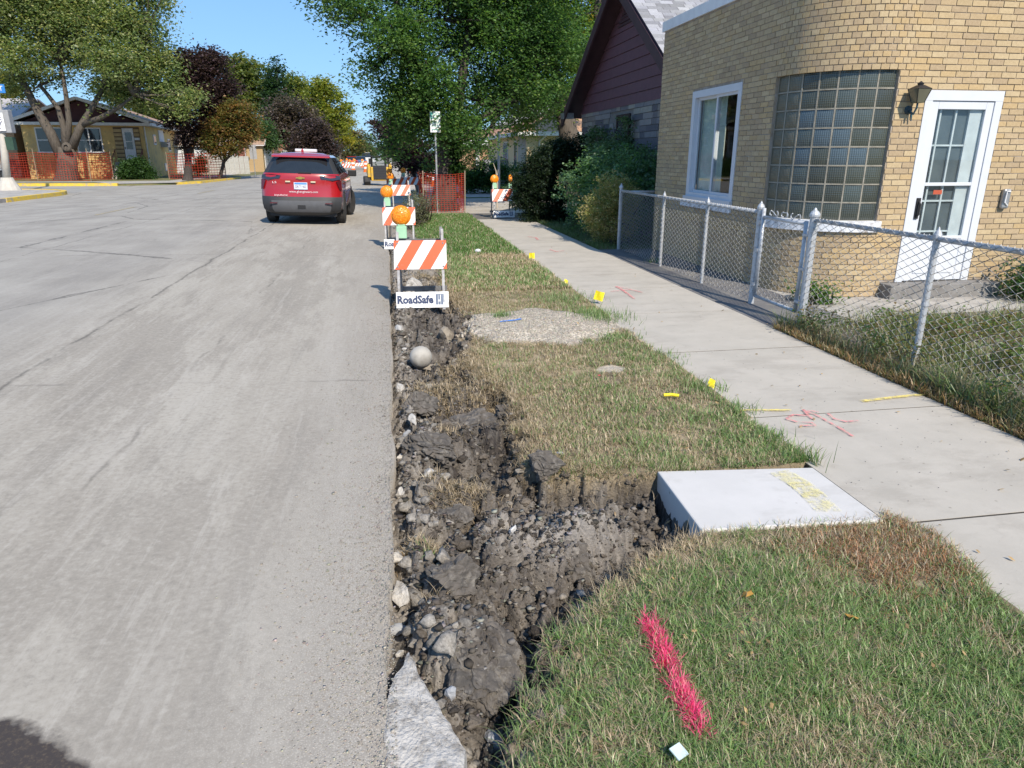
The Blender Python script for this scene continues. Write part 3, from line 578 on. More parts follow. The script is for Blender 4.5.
# (chunk meshes)
def chunk_mesh(name, sx, sy, sz, seed, sub=3, rough=.16, facet=.5):
    import bmesh
    bm = bmesh.new(); bmesh.ops.create_icosphere(bm, subdivisions=sub, radius=1); rnd = random.Random(seed); o_ = Vector((seed*3.1, seed*1.7, 0))
    pl = [(Vector((rnd.gauss(0, 1), rnd.gauss(0, 1), rnd.gauss(0, 1))).normalized(), rnd.uniform(.45, .8)) for _ in range(11)]
    for v in bm.verts:
        d = v.co.copy()
        for nrm, dist in pl:
            k = d.dot(nrm)
            if k > dist: d -= nrm*(k-dist)
        d += d.normalized()*(mn.fractal(v.co*2+o_, 1, 2, 4)*rough); v.co = Vector((d.x*sx, d.y*sy, d.z*sz))
    me = bpy.data.meshes.new(name); bm.to_mesh(me); bm.free(); return me
def rubble(name, x, y, z, r, col, mat, sub=2, nt=6, seed=100, squash=.7):
    """many irregular clods joined into one mesh from a few templates"""
    Vs, Fs, Cs, base = [], [], [], 0; n = len(x); k = rng.integers(0, nt, n)
    for q in range(nt):
        me = chunk_mesh('template', 1, 1, squash, seed+q, sub=sub, rough=.34); tv = np.empty(len(me.vertices)*3); me.vertices.foreach_get('co', tv); tv = tv.reshape(-1, 3); tf = np.empty(len(me.polygons)*3, np.int32); me.polygons.foreach_get('vertices', tf); tf = tf.reshape(-1, 3); bpy.data.meshes.remove(me)
        m = np.where(k == q)[0]; 
        if not len(m): continue
        a, b_, sx = rng.uniform(0, 6.28, len(m))[:, None], rng.normal(0, .35, len(m))[:, None], rng.uniform(.7, 1.35, len(m))[:, None]
        X_, Y_, Z_ = tv[:, 0][None]*sx, tv[:, 1][None], tv[:, 2][None]; X2_, Z2_ = X_*np.cos(b_)+Z_*np.sin(b_), Z_*np.cos(b_)-X_*np.sin(b_)
        R = r[m][:, None]; V_ = np.stack([(X2_*np.cos(a)-Y_*np.sin(a))*R+x[m][:, None], (X2_*np.sin(a)+Y_*np.cos(a))*R+y[m][:, None], Z2_*R+z[m][:, None]], -1).reshape(-1, 3)
        Fs.append((np.arange(len(m))[:, None, None]*len(tv)+tf[None]).reshape(-1, 3)+base); Vs.append(V_); Cs.append(np.repeat(col[m], len(tv), 0)); base += len(V_)
    return tag(npmesh(name, np.concatenate(Vs), np.concatenate(Fs), mat, None, np.concatenate(Cs)), kind='stuff')
CRM = NT('crumbled_soil')
def _crm(t):
    a = t.attr(); f = t.noise(70, t.pos(), 7, .75); return t.bsdf(t.mix(t.ramp(f, .35, .68), t.mix(1., a, (.6, .58, .56), 'MULTIPLY'), t.mix(1., a, (1.5, 1.45, 1.4), 'MULTIPLY')), .95, 0, .15, t.bump(f, .9, .008))
CRM = _crm(CRM)
def soilcol(n): q = rng.uniform(0, 1, (n, 1)); c = A([.045, .041, .038])*(1-q)+A([.15, .135, .118])*q; g_ = rng.uniform(0, 1, n) < .10; c[g_] = A([.26, .245, .22])*rng.uniform(.7, 1.1, (g_.sum(), 1)); return c
def place(n, x0, x1, y0, y1, cond): 
    y = y0*(y1/y0)**rng.uniform(0, 1, n); x = rng.uniform(x0, x1, n); z, turf, e, mound, *_ = terrain(x, y); k = cond(x, y, turf, e)&~((x > 1.36) & (y > 2.7) & (y < 3.4)); return x[k], y[k], z[k]
x, y, z = place(30000, -.03, 1.4, 1.35, 10, lambda x, y, t_, e: (t_ < .5) & ~(((x-.22)/.17)**2+((y-2.15)/.21)**2 < 1)); r = np.minimum(rng.gamma(1.5, .0036, len(x))+.002+.0004*y, .022); rubble('crumbled_soil', x, y, z+r*.15, r, soilcol(len(x)), CRM)
x, y, z = place(800, -.02, 1.4, 1.4, 10.5, lambda x, y, t_, e: (t_ < .85) & ~(((x-.72)/.42)**2+((y-3.0)/.26)**2 < 1) & ~(((x-.22)/.2)**2+((y-2.15)/.25)**2 < 1)); r = np.minimum(rng.gamma(1.8, .010, len(x))+.012, .06); rubble('soil_clods', x, y, z+r*.05, r, soilcol(len(x)), CRM, sub=3, seed=140)
y = rng.uniform(1.4, 8.8, 1100); x = edge(y)+rng.normal(-.07, .05, len(y)); k = ~((y > 2.68) & (y < 3.4)) & (x > 0); x, y = x[k], y[k]; z = terrain(x, y)[0]; r = np.minimum(rng.gamma(1.8, .008, len(x))+.007, .045); rubble('rim_clods', x, y, z-r*.1, r, soilcol(len(x))*1.15, CRM, sub=3, seed=160)
BROKEN = M('broken_concrete', (.50, .485, .46), (.39, .375, .35), sc=22, rough=.9, bump=.9, bsc=70, dirt=(.24, .22, .195), dsc=22, bd=.012)
BROKENB = M('bluish_broken_stone', (.33, .35, .38), (.26, .27, .29), sc=10, rough=.8, bump=.5, bsc=50, dirt=(.17, .16, .15), dsc=12)
TOPS = M('grey_topsoil', (.125, .112, .10), (.065, .06, .055), sc=14, rough=.95, bump=.9, bsc=60, dirt=(.20, .185, .165), dsc=20, bd=.008)
CLOD = M('dried_clay_clod', (.30, .265, .215), (.22, .195, .16), sc=9, rough=.95, bump=.8, bsc=30, dirt=(.13, .11, .09), dsc=9, bd=.01)
CLODD = M('dark_soil_clod', (.085, .074, .064), (.052, .047, .043), sc=9, rough=.95, bump=.9, bsc=30, dirt=(.2, .175, .15), dsc=14, bd=.012)
def crack(me, sz, seed):
    """dried-clay cracks and crumbly layers cut into a clod"""
    o_ = Vector((seed*1.3, seed*.7, seed*.37))
    for v in me.vertices:
        c = v.co; w_ = mn.noise(c*9+o_)*.03; r_ = mn.fractal(Vector((c.x*16, c.y*16, c.z*30))+o_, .8, 2, 6); f_ = mn.voronoi(Vector((c.x*13+w_*9, c.y*13, (c.z+w_)*24))+o_)[0]; q = max(0., 1-(f_[1]-f_[0])*5.0); v.co = c*(1+.08*r_-.16*q)
def chunk(name, label, cat, uv, sz, mat, seed, rot=(0, 0, 0), dz=0, rough=.12, group=None):
    g0 = gr(*uv, z=-.08); zt = float(terrain(np.array([g0[0]]), np.array([g0[1]]))[0][0]); g0 = gr(*uv, z=zt)
    cl_ = 'clod' in name and mat is not CLOD or seed == 20
    me = chunk_mesh(name, *(q*(1.25 if cl_ else 1) for q in sz), seed, sub=5 if cl_ else 3, rough=rough); me.materials.append(TOPS if cl_ else mat)
    if cl_: crack(me, sz, seed)
    o = link(name, me); o.location = (g0[0], g0[1], zt+sz[2]*.35+dz); o.rotation_euler = rot
    return tag(o, label, cat, group)
# the large broken slab at the bottom: an angular wedge with thickness
def slab_piece(name, label, pts, z_top, th, mat, seed=1):
    m = MB(); P = np.array([gr(u, v, z_top)[:2] for u, v in pts]); c = P.mean(0); rings = []
    n = len(P); Q = []
    for i in range(n):
        for k in range(12):
            q = P[i]*(1-k/12)+P[(i+1) % n]*k/12; q = q+(np.array([mn.noise(Vector((q[0]*18, q[1]*18, seed))), mn.noise(Vector((q[0]*18, q[1]*18, seed+9)))]))*.012; Q.append(q)
    N = len(Q); vs = []; sc = [(.0, 0)]+[(.06*k, 0) for k in range(1, 15)]+[(.88, 0), (.985, -.006), (1.0, -.02), (1.03, -th*.5), (.95, -th)]
    for s_, dz in sc:
        for q in Q:
            p = c+(q-c)*s_; hz = z_top+dz+.0028*mn.fractal(Vector((p[0]*75, p[1]*75, seed)), .7, 2.2, 5)+.012*mn.noise(Vector((p[0]*5, p[1]*5, seed))); vs.append((p[0], p[1], hz-.06*(p[0]-c[0])))
    fs = [(r*N+i, r*N+(i+1) % N, (r+1)*N+(i+1) % N, (r+1)*N+i) for r in range(len(sc)-1) for i in range(N)]
    o_ = (c[0], c[1], z_top-th); m.add(vs, fs); o = m.build(name, mat, None, off=o_, smooth=False); o.location = o_; return tag(o, label, 'concrete chunk')
slab_piece('broken_concrete_slab', 'large pale wedge of broken concrete at the bottom of the trench by the road', [(409, 652), (425, 682), (440, 704), (455, 728), (466, 748), (464, 800), (384, 800), (384, 725), (388, 690)], -.005, .2, BROKEN, 3)
for a in (
    ('concrete_chunk', 'blue grey stone chip leaning on the big concrete wedge', (449, 696), (.022, .03, .035), BROKENB, 2, (.5, .3, .4)),
    ('concrete_chunk', 'small pale stone lying behind the tip of the big concrete wedge', (400, 655), (.022, .018, .016), BROKEN, 3, (.1, .2, 1)),
    ('concrete_chunk', 'white angular stone chip standing in the grey rubble', (512, 533), (.022, .018, .035), M('pale_stone', (.58, .58, .58), rough=.8, bump=.3), 4, (0, .4, .3)),
    ('concrete_chunk', 'flat grey stone lying at the foot of the rubble slope', (549, 622), (.065, .045, .03), BROKENB, 5, (.1, .1, -.2)),
    ('concrete_chunk', 'long brown concrete piece leaning by the road edge', (402, 600), (.045, .10, .05), BROKEN, 6, (.2, .3, .25)),
    ('concrete_chunk', 'thin grey stone between the leaning piece and the grassy clod', (424, 605), (.03, .05, .018), BROKEN, 7, (.2, .1, .8)),
    ('concrete_chunk', 'small grey stone by the weeds beside the road edge', (434, 575), (.016, .02, .022), BROKENB, 8, (.2, .1, .8)),
    ('concrete_chunk', 'pale rounded stone against the road edge left of the grassy clod', (397, 527), (.04, .04, .03), BROKEN, 9, (.2, .1, .8)),
    ('concrete_chunk', 'thin upright grey slab shard near the road edge', (406, 441), (.035, .02, .07), BROKENB, 10, (.3, .2, .5)),
    ('concrete_chunk', 'pale chunk beside the road edge below the grey shard', (403, 458), (.06, .035, .03), BROKEN, 11, (.1, .2, .5)),
    ('clay_clod', 'tan clay boulder behind the concrete ball', (447, 341), (.15, .13, .12), CLOD, 12, (.2, .1, .8)),
    ('clay_clod', 'tan clay lump against the right of the concrete ball', (444, 356), (.09, .10, .07), CLOD, 13, (.2, .1, .2)),
    ('clay_clod', 'tan clay slab just in front of the concrete ball', (430, 370), (.13, .07, .05), CLOD, 14, (.1, .1, .3)),
    ('concrete_chunk', 'whitish stone left of the concrete ball', (406, 352), (.05, .04, .035), BROKEN, 15, (.1, .1, .3)),
    ('concrete_chunk', 'pale stone at the left foot of the nearest barricade', (403, 314), (.07, .05, .04), BROKEN, 16, (.1, .1, .3)),
    ('concrete_chunk', 'pale stone chip by the road edge above the concrete ball', (399, 329), (.04, .08, .035), BROKEN, 17, (.1, .1, .3)),
    ('soil_clod', 'dark soil clod in the hollow left of the gravel patch', (440, 333), (.17, .14, .12), CLODD, 18, (.1, .1, .3)),
    ('concrete_chunk', 'small grey stone at the bottom of the trench near the grass', (560, 455), (.03, .02, .02), BROKENB, 19, (.1, .1, .3)),
    ('soil_clod', 'cracked grey brown clod standing against the brown grass edge', (518, 428), (.15, .15, .15), CLOD, 20, (.1, .1, .3)),
    ('soil_clod', 'dark wet clod in the middle of the trench', (470, 432), (.16, .14, .13), CLODD, 21, (.1, .1, .3)),
    ('soil_clod', 'brown grey clod left of the dark wet clod', (432, 452), (.15, .14, .12), CLODD, 22, (.1, .3, .3)),
    ('soil_clod', 'low crumbled clod above the large lump in the trench', (455, 585), (.13, .10, .09), CLODD, 23, (.1, .3, .3)),
    ('concrete_chunk', 'jagged grey concrete shard half buried at the bottom edge', (495, 745), (.04, .06, .03), BROKENB, 24, (.3, .2, .9)),
    ('concrete_chunk', 'small grey stone beside the shard at the bottom edge', (462, 752), (.018, .02, .015), BROKENB, 25, (.3, .2, .9)),
    ('concrete_chunk', 'grey stone half hidden under the fence behind the near weeds', (936, 386), (.06, .04, .04), BROKENB, 26, (.3, .2, .9)),
    ('concrete_chunk', 'flat grey stone at the sidewalk edge near the fence post', (897, 370), (.08, .05, .02), BROKENB, 27, (.1, .1, .3)),
    ('soil_clod', 'cracked dark clod between the grassy hump and the grey rubble slope', (455, 525), (.11, .09, .07), CLODD, 41, (.1, .2, .5)),
    ('soil_clod', 'cracked dark clod just left of the flat grey stone', (500, 600), (.10, .10, .08), CLODD, 42, (.2, .1, 1.1)),
    ('soil_clod', 'dark crumbling clod against the brown turf below the cracked grey brown clod', (545, 470), (.12, .07, .07), CLODD, 43, (.1, .1, .2)),
    ('soil_clod', 'dark crumbling clod in front of the tan clay slab', (420, 405), (.12, .11, .08), CLODD, 44, (.1, .2, .2)),
    ('concrete_chunk', 'tilted grey concrete fragment in the rubble between the pale rounded stone and the leaning piece', (400, 562), (.05, .035, .045), BROKEN, 31, (.5, .2, .3)),
    ('concrete_chunk', 'squarish grey concrete fragment by the road edge above the pale rounded stone', (402, 495), (.055, .05, .035), BROKEN, 32, (.2, .5, .9)),
    ('concrete_chunk', 'narrow pale concrete splinter beside the road edge left of the dark wet clod', (412, 420), (.03, .08, .03), BROKEN, 33, (.3, .4, .6)),
    ('concrete_chunk', 'flat grey concrete fragment just above the wedge tip by the road', (396, 632), (.05, .03, .025), BROKENB, 34, (.4, .1, .2)),
    ('concrete_chunk', 'grey concrete lump at the road edge below the concrete ball', (401, 392), (.07, .06, .05), BROKEN, 35, (.4, .4, .2)),
    ('concrete_chunk', 'brownish concrete lump a little right of the road edge, above the grassy clod', (428, 478), (.06, .05, .045), BROKEN, 36, (.1, .4, 1.2)),
    ('soil_clod', 'dark angular clod in the hollow below the torn turf left of the new slab', (600, 497), (.12, .08, .07), CLODD, 37, (.3, .1, .4)),
    ('soil_clod', 'dark blocky clod at the lower right wall of the trench', (575, 572), (.11, .09, .09), CLODD, 38, (.2, .5, .1)),
    ('concrete_chunk', 'rounded broken concrete lump behind the nearest barricade', (414, 290), (.17, .2, .13), BROKEN, 28, (.1, .1, .3)),
):
    chunk(a[0], a[1], 'clod' if 'clod' in a[0] else 'stone', a[2], a[3], a[4], a[5], a[6])
y = 1.6*(8.5/1.6)**rng.uniform(0, 1, 240); x = np.abs(rng.normal(0, .11, 240))-.02; z, tf, *_ = terrain(x, y); r = np.minimum(rng.gamma(2, .010, 240)+.010, .055); q = rng.uniform(.55, 1.0, (240, 1)); rubble('concrete_rubble', x, y, z+r*.1, r, A([.32, .31, .29])*q, CRM, sub=2, seed=180)
# big lump of soil in the foreground
bl = chunk_mesh('soil_lump', .17, .22, .17, 40, sub=6, rough=.16)
for v in bl.vertices:
    c = v.co; w_ = mn.noise(c*9)*.03; r_ = mn.fractal(Vector((c.x*16, c.y*16, c.z*30)), .8, 2, 6); f_ = mn.voronoi(Vector((c.x*11+w_*9, c.y*11, (c.z+w_)*26)))[0]; q = max(0., 1-(f_[1]-f_[0])*5.5); v.co = c*(1+.06*r_-.10*q)
bl.materials.append(TOPS); o = link('soil_lump', bl); o.location = (.23, 2.15, -.085); o.rotation_euler = (.2, -.1, .3); tag(o, 'large cracked lump of dark soil right of the big concrete wedge', 'clod')
g0 = gr(421, 362, -.06)
m = MB(); m.lathe([(.002, -.098)]+[(.1*math.cos(RD(a)), .1*math.sin(RD(a))) for a in range(-78, 80, 12)]+[(.002, .1)], (0, 0, 0), 'z', 26)
o = m.build('concrete_ball', M('smooth_pale_concrete', (.42, .40, .36), (.34, .325, .295), sc=9, rough=.9, bump=.35, dirt=(.25, .23, .20)), smooth=True); o.location = (g0[0], g0[1], -.015); o.rotation_euler = (.3, .2, 0)
tag(o, 'round pale concrete ball lying in the trench rubble', 'ball')
# marker flags, litter
FLG = M('yellow_flag_plastic', (.85, .70, .03), rough=.5)
def flag(uv, label, s, rz, h=.25, tilt=0):
    g = gr(uv[0], uv[1]); t = thing('marker_flag', label, 'marker flag', (g[0], g[1], 0), rz, 'yellow marker flags along the sidewalk edge')
    MB().tube([(0, 0, -.05), (0, 0, h)], .0018, 5).build('wire', M('flag_wire', (.3, .3, .3)) if 'flag_wire' not in bpy.data.materials else bpy.data.materials['flag_wire'], t)
    n = 5; vs = []; 
    for i in range(n):
        for j in range(n):
            a, b = i/(n-1), j/(n-1); p = Vector((a*s, .012*math.sin(a*5+b*2), h-s+b*s)); vs.append(p)
    q = MB().add(vs, [(i*n+j, (i+1)*n+j, (i+1)*n+j+1, i*n+j+1) for i in range(n-1) for j in range(n-1)]).build('flag', FLG, t); sd = q.modifiers.new('thickness', 'SOLIDIFY'); sd.thickness = .001
    q.location = (0, 0, 0); q.rotation_euler = (0, tilt, 0); return t
flag((592, 304), 'square yellow marker flag by the sidewalk opposite the pink arrow', .11, -.2, .17, .25)
flag((529, 260), 'farthest yellow marker flag by the sidewalk at the bright green grass', .10, .1, .12)
flag((563, 284), 'low crumpled yellow marker flag in the green weeds', .07, .5, .08, .6)
flag((706, 389), 'nearest yellow marker flag at the sidewalk edge, bent over', .06, .3, .09, .5)
g = gr(671, 399); m = MB().tube([(-.055, 0, 0), (0, .004, .003), (.055, -.006, 0)], .012, 8); o = m.build('tape_scrap', FLG); o.location = (g[0], g[1], .03); o.rotation_euler = (0, 0, -.25); tag(o, 'rolled scrap of yellow tape lying on the brown grass', 'litter')
g = gr(678, 765); o = MB().box(-.025, .02, -.02, .02, 0, .004).build('paper_scrap', M('pale_blue_paper', (.55, .68, .72))); o.location = (g[0], g[1], .05); o.rotation_euler = (.3, .1, .5); tag(o, 'pale blue scrap of paper in the grass at the bottom edge', 'litter')
g = gr(599, 381); o = MB().box(-.025, .025, -.008, .008, 0, .006).build('red_scrap', M('red_plastic', (.7, .08, .12))); o.location = (g[0], g[1], .045); o.rotation_euler = (0, .3, 1.3); tag(o, 'small red plastic scrap on the straw coloured grass', 'litter')
g = gr(478, 254); o = MB().lathe([(.05, 0), (.06, .03), (.02, .05)], n=7).build('white_scrap', WHITE); o.location = (g[0], g[1], .04); tag(o, 'white crumpled litter on the brown grass beyond the nearest barricade', 'litter')
LF = M('fallen_leaf', (.48, .26, .05), (.35, .2, .06), sc=20)
for (u, v, lab) in ((527, 680, 'fallen orange leaf on the dark soil at the trench edge'), (745, 612, 'dry tan leaf lying in the grass right of the pink line'), (850, 628, 'dry tan leaf in the grass near the right')):
    g = gr(u, v); m = MB(); pts = [(math.cos(a)*.018*(1+.5*(i % 2)), math.sin(a)*.018*(1+.5*(i % 2)), .004*math.sin(a*3)) for i, a in enumerate(np.linspace(0, 6.28, 11)[:-1])]; m.add(pts+[(0, 0, .006)], [(i, (i+1) % 10, 10) for i in range(10)])
    o = m.build('leaf', LF); o.location = (g[0], g[1], float(terrain(np.array([g[0]]), np.array([g[1]]))[0][0])+.03); o.rotation_euler = (.4, .3, u); sd = o.modifiers.new('thickness', 'SOLIDIFY'); sd.thickness = .001; tag(o, lab, 'leaf')
# ================================================================ BRICK HOUSE (near right, rounded corner)
XW, YD, RC = 4.9, 7.9, .95; YC = YD+RC; XC = XW+RC; YL = 12.9; XR = 11.5; HT = 3.74
S1 = YL-YC; S2 = S1+RC*math.pi/2; S3 = S2+XR-XC
def wallp(s, d=0.):
    """point on the outer wall face at run s, d metres outward; returns x, y and tangent angle"""
    if s <= S1: return XW-d, YL-s, -math.pi/2
    if s <= S2:
        a = (s-S1)/RC; r = RC+d; return XC-r*math.cos(a), YC-r*math.sin(a), -math.pi/2+a
    return XC+(s-S2), YD-d, 0.
house = thing('brick_house', 'yellow brick house with rounded glass block corner behind the chain link fence', 'house', (XW, YD, 0))
OFF = (XW, YD, 0)
WIN = (YL-11.46, YL-9.80, .90, 2.66)      # white slider window: s0, s1, z0, z1
GBW = (S1-.06, S2+.02, .93, 2.655); SILL = (S1-.10, S2+.06, .80, .93)
DOOR = (S2+.40, S2+1.44, .17, 2.42); STEP = (S2+.20, S2+1.75, -.05, .17)
OPEN = [WIN, GBW, SILL, DOOR, STEP]
MORT = M('mortar', (.36, .30, .235), (.28, .23, .18), sc=9, rough=.95, bump=.6, bsc=120, dirt=(.42, .39, .36), dsc=3)
def brickmat():
    t = NT('yellow_brick'); a = t.attr(); p = t.pos(); f = t.noise(45, p, 7, .7)
    c = t.mix(t.ramp(f, .35, .7), a, t.mix(1., a, (.78, .76, .74), 'MULTIPLY')); c = t.mix(t.math('MULTIPLY', t.ramp(t.noise(1.3, p, 6, .65), .52, .75), .3), c, (.24, .19, .15))
    return t.bsdf(c, .88, 0, .25, t.bump(f, .35, .004))
BRICK = brickmat()
# mortar core as wall sheets with reveals round the openings
sb = sorted(set([0, S3]+[v for o_ in OPEN for v in o_[:2]]+list(np.linspace(S1, S2, 15)))); zb = sorted(set([-.2, HT]+[v for o_ in OPEN for v in o_[2:]]))
m = MB(); D0 = -.006; TK = .22
for a, b in zip(sb[:-1], sb[1:]):
    for c_, d_ in zip(zb[:-1], zb[1:]):
        ms, mz = (a+b)/2, (c_+d_)/2
        if any(o_[0] < ms < o_[1] and o_[2] < mz < o_[3] for o_ in OPEN): continue
        pts = []
        for s in (a, b):
            for dd in (D0, -TK): x, y, _ = wallp(s, dd); pts.append((x, y))
        q = [pts[0], pts[2], pts[3], pts[1]]; m.add([(p[0], p[1], c_) for p in q]+[(p[0], p[1], d_) for p in q], [(0, 1, 5, 4), (2, 3, 7, 6), (3, 0, 4, 7), (1, 2, 6, 5), (3, 2, 1, 0), (4, 5, 6, 7)])
wall = m.build('wall', MORT, house, off=OFF)
MB().box(XW+.01, XW+.23, YL-.002, YL+.001, -.2, HT).box(XW+.24, 18, YL-.23, YL-.003, -.2, HT).box(XR-.2, 18, YD, YD+.22, -.2, HT).build('side_wall', MORT, house, off=OFF)
# bricks
BC = [A([.50, .39, .235]), A([.47, .36, .215]), A([.52, .415, .26]), A([.46, .355, .22]), A([.48, .375, .24]), A([.42, .325, .21]), A([.50, .395, .245]), A([.50, .375, .21])]
CH = .0676; bricks = []
rnd = random.Random(3); ncourse = int(HT/CH)
for k in range(ncourse):
    z0 = k*CH; z1 = z0+CH-.010; segs = []
    s = -(.1015 if k % 2 else 0); was = False
    while s < S3:
        inarc = (S1-.12 < s < S2+.12) and z0 > 2.62
        if inarc and not was and k % 2: segs.append((s, s+.05-.010)); s += .05
        was = inarc
        L = .1015 if inarc else .203
        segs.append((s, s+L-.010)); s += L
    for a, b in segs:
        a = max(a, 0); iv = [(a, b)]
        for o_ in OPEN:
            if z1 > o_[2]+.02 and z0 < o_[3]-.02:
                nv = []
                for p, q in iv:
                    if q <= o_[0] or p >= o_[1]: nv.append((p, q)); continue
                    if p < o_[0]-.02: nv.append((p, o_[0]-.004))
                    if q > o_[1]+.02: nv.append((o_[1]+.004, q))
                iv = nv
        for p, q in iv:
            if q-p > .02: bricks.append((p, q, z0, z1))
P3 = np.array([(*wallp((b[0]+b[1])/2)[:2], (b[2]+b[3])/2) for b in bricks]); pa = proj(P3)
e1 = proj(np.array([(*wallp(b[0])[:2], b[2]) for b in bricks])); e2 = proj(np.array([(*wallp(b[1])[:2], b[2]) for b in bricks]))
inv = (pa[:, 0] > 5) & (pa[:, 0] < 1019) & (pa[:, 1] > 4) & (pa[:, 1] < 300) & (pa[:, 2] > 0)
wpx = np.where(inv, np.hypot(*(e2-e1)[:, :2].T), 0); order = np.argsort(-wpx)[:300]; single = set(order.tolist())
cache = {}
def brick_geo(m, s0, s1, z0, z1, pr, o3=None):
    n = 1 if s1 <= S1 or s0 >= S2 else 2; ss = np.linspace(s0, s1, n+1); vs = []
    for s in ss:
        for dd in (pr, -.04): x, y, _ = wallp(s, dd); vs += [(x, y, z0), (x, y, z1)]
    fs = []
    for i in range(n):
        o_ = 4*i; fs += [(o_, o_+4, o_+5, o_+1), (o_+1, o_+5, o_+7, o_+3), (o_, o_+2, o_+6, o_+4)]
    fs += [(0, 1, 3, 2), (4*n, 4*n+2, 4*n+3, 4*n+1)]; m.add(vs, fs)
rest = MB()
for i, (s0, s1, z0, z1) in enumerate(bricks):
    ci = rnd.randrange(len(BC)); 
    if rnd.random() < .05: ci = 5
    tint = rnd.uniform(.92, 1.06); pr = rnd.choice((0, .001, .002, .003, .0045)); c = tuple(BC[ci]*tint)
    if i not in single: rest.col(c); brick_geo(rest, s0, s1, z0, z1, pr)
    else:
        L = round(s1-s0, 3); x, y, ang = wallp((s0+s1)/2); key = (L, ci, S1 < (s0+s1)/2 < S2)
        if key not in cache:
            mb = MB().col(tuple(BC[ci])); mb.box(-L/2, L/2, 0, .04, 0, z1-z0); 
            o = mb.build('brick', BRICK, wall, fixn=False); cache[key] = o.data
        else: o = link('brick', cache[key], wall)
        nx, ny = math.sin(ang), -math.cos(ang)
        o.location = (x+nx*pr-OFF[0], y+ny*pr-OFF[1], z0); o.rotation_euler = (0, 0, ang)
tag(rest.build('brickwork', BRICK, wall, off=OFF, fixn=False), kind='stuff')
# roof edge: white metal coping, flat roof
m = MB(); ss = [-.05]+list(np.linspace(S1, S2, 12))+[S3]
for a, b in zip(ss[:-1], ss[1:]):
    p = [wallp(a, .03)[:2], wallp(b, .03)[:2], wallp(b, -.25)[:2], wallp(a, -.25)[:2]]; m.prism(p, HT+.002, HT+.16)
m.build('roof_coping', WHITE, house, off=OFF)
box_part('flat_roof', M('roof_felt', (.1, .1, .1)), house, XW+.24, 18, YD+.98, YL-.01, HT-.1, HT+.02, off=OFF); box_part('flat_roof_front', bpy.data.materials['roof_felt'], house, XC, 18, YD+.25, YD+.978, HT-.1, HT+.02, off=OFF)
box_part('interior', DARKROOM, house, XW+1.6, 14, YD+1.5, YL-.3, -.1, HT-.12, off=OFF); box_part('floor', M('interior_floor', (.12, .09, .07)), house, XW+.24, 14, YD+.24, YL-.25, -.1, -.002, off=OFF)
# --- slider window
def W(s, z, d=0): x, y, _ = wallp(s, d); return (x, y, z)
def fbox(m, s0, s1, z0, z1, d0, d1): # box on the flat street wall
    return m.box(XW-d1, XW-d0, YL-s1, YL-s0, z0, z1)
WN = M('window_vinyl', (.60, .63, .68), (.57, .60, .65), rough=.4, bump=.03); PEEL = M('peeling_white_paint', (.72, .75, .80), (.66, .69, .74), sc=4, rough=.7, bump=.6, bsc=30, dirt=(.27, .23, .20), dsc=9)
m = MB(); s0, s1, z0, z1 = WIN[0], WIN[1], 1.06, WIN[3]
fbox(m, s0, s0+.11, z0, z1-.10, -.10, .012); fbox(m, s1-.10, s1, z0, z1-.10, -.10, .012); fbox(m, s0, s1, z1-.10, z1, -.10, .014); fbox(m, s0+.11, s1-.10, z0, z0+.06, -.10, .006)
wf = m.build('window', WN, house, off=OFF)
def sash(s0_, s1_, dd, name='sash'):
    q = MB(); fbox(q, s0_, s0_+.045, z0+.06, z1-.10, dd-.03, dd); fbox(q, s1_-.04, s1_, z0+.06, z1-.10, dd-.03, dd); fbox(q, s0_+.045, s1_-.04, z0+.06, z0+.10, dd-.03, dd); fbox(q, s0_+.045, s1_-.04, z1-.14, z1-.10, dd-.03, dd); q.build(name, WN, wf, off=OFF)
    g = MB(); fbox(g, s0_+.045, s1_-.04, z0+.10, z1-.14, dd-.018, dd-.014); g.build('pane', GLASS, wf, off=OFF)
mid = (s0+s1)/2+.02; sash(s0+.11, mid+.02, -.055); sash(mid-.02, s1-.10, -.02)
m = MB(); fbox(m, s0-.02, s1+.02, 1.0, 1.06, -.1, .05); m.build('window_sill', WN, wf, off=OFF)
m = MB(); fbox(m, s0-.16, s1+.01, WIN[2]-.01, 1.0, -.05, .035); m.build('painted_ledge', PEEL, wf, off=OFF, bevel=.006)
CUR = M('pale_curtain', (.55, .62, .58), (.42, .50, .48), rough=.9)
m = MB(); xs_ = np.linspace(YL-s0-.95, YL-s0-.05, 26)
for i, (a, b) in enumerate(zip(xs_[:-1], xs_[1:])):
    da, db = .14+.03*(i % 2), .14+.03*((i+1) % 2); m.add([(XW+da, a, z0), (XW+db, b, z0), (XW+db, b, z1), (XW+da, a, z1)], [(0, 1, 2, 3)])
c_ = m.build('curtain', CUR, wf, off=OFF)
# --- glass block window on the curve
def gbmat():
    t = NT('glass_block_glass'); a = t.attr(); v = t.node('ShaderNodeUVMap'); p = t.obj; X_, Y_, Z_ = t.xyz(p)
    rib = t.math('SINE', t.math('MULTIPLY', X_, 260.)); rib2 = t.math('SINE', t.math('MULTIPLY', Z_, 240.))
    n = t.bump(t.math('ADD', t.math('MULTIPLY', rib, .5), t.math('ADD', t.math('MULTIPLY', rib2, .2), t.noise(14, p, 3))), .45, .006)
    c = t.mix(t.ramp(rib, -1, 1), a, t.mix(1., a, (.55, .6, .62), 'MULTIPLY'))
    return t.bsdf(c, .14, 0, .5, n)
GB = gbmat(); MG = M('glass_block_mortar', (.31, .295, .25), (.22, .21, .175), sc=12, rough=.9, bump=.4, bsc=80)
gbw = None; s0, s1, z0, z1 = GBW; NCx, NR = 7, 8; cw = (s1-s0)/NCx; chh = (z1-z0)/NR
m = MB(); seg = np.linspace(s0, s1, 15)
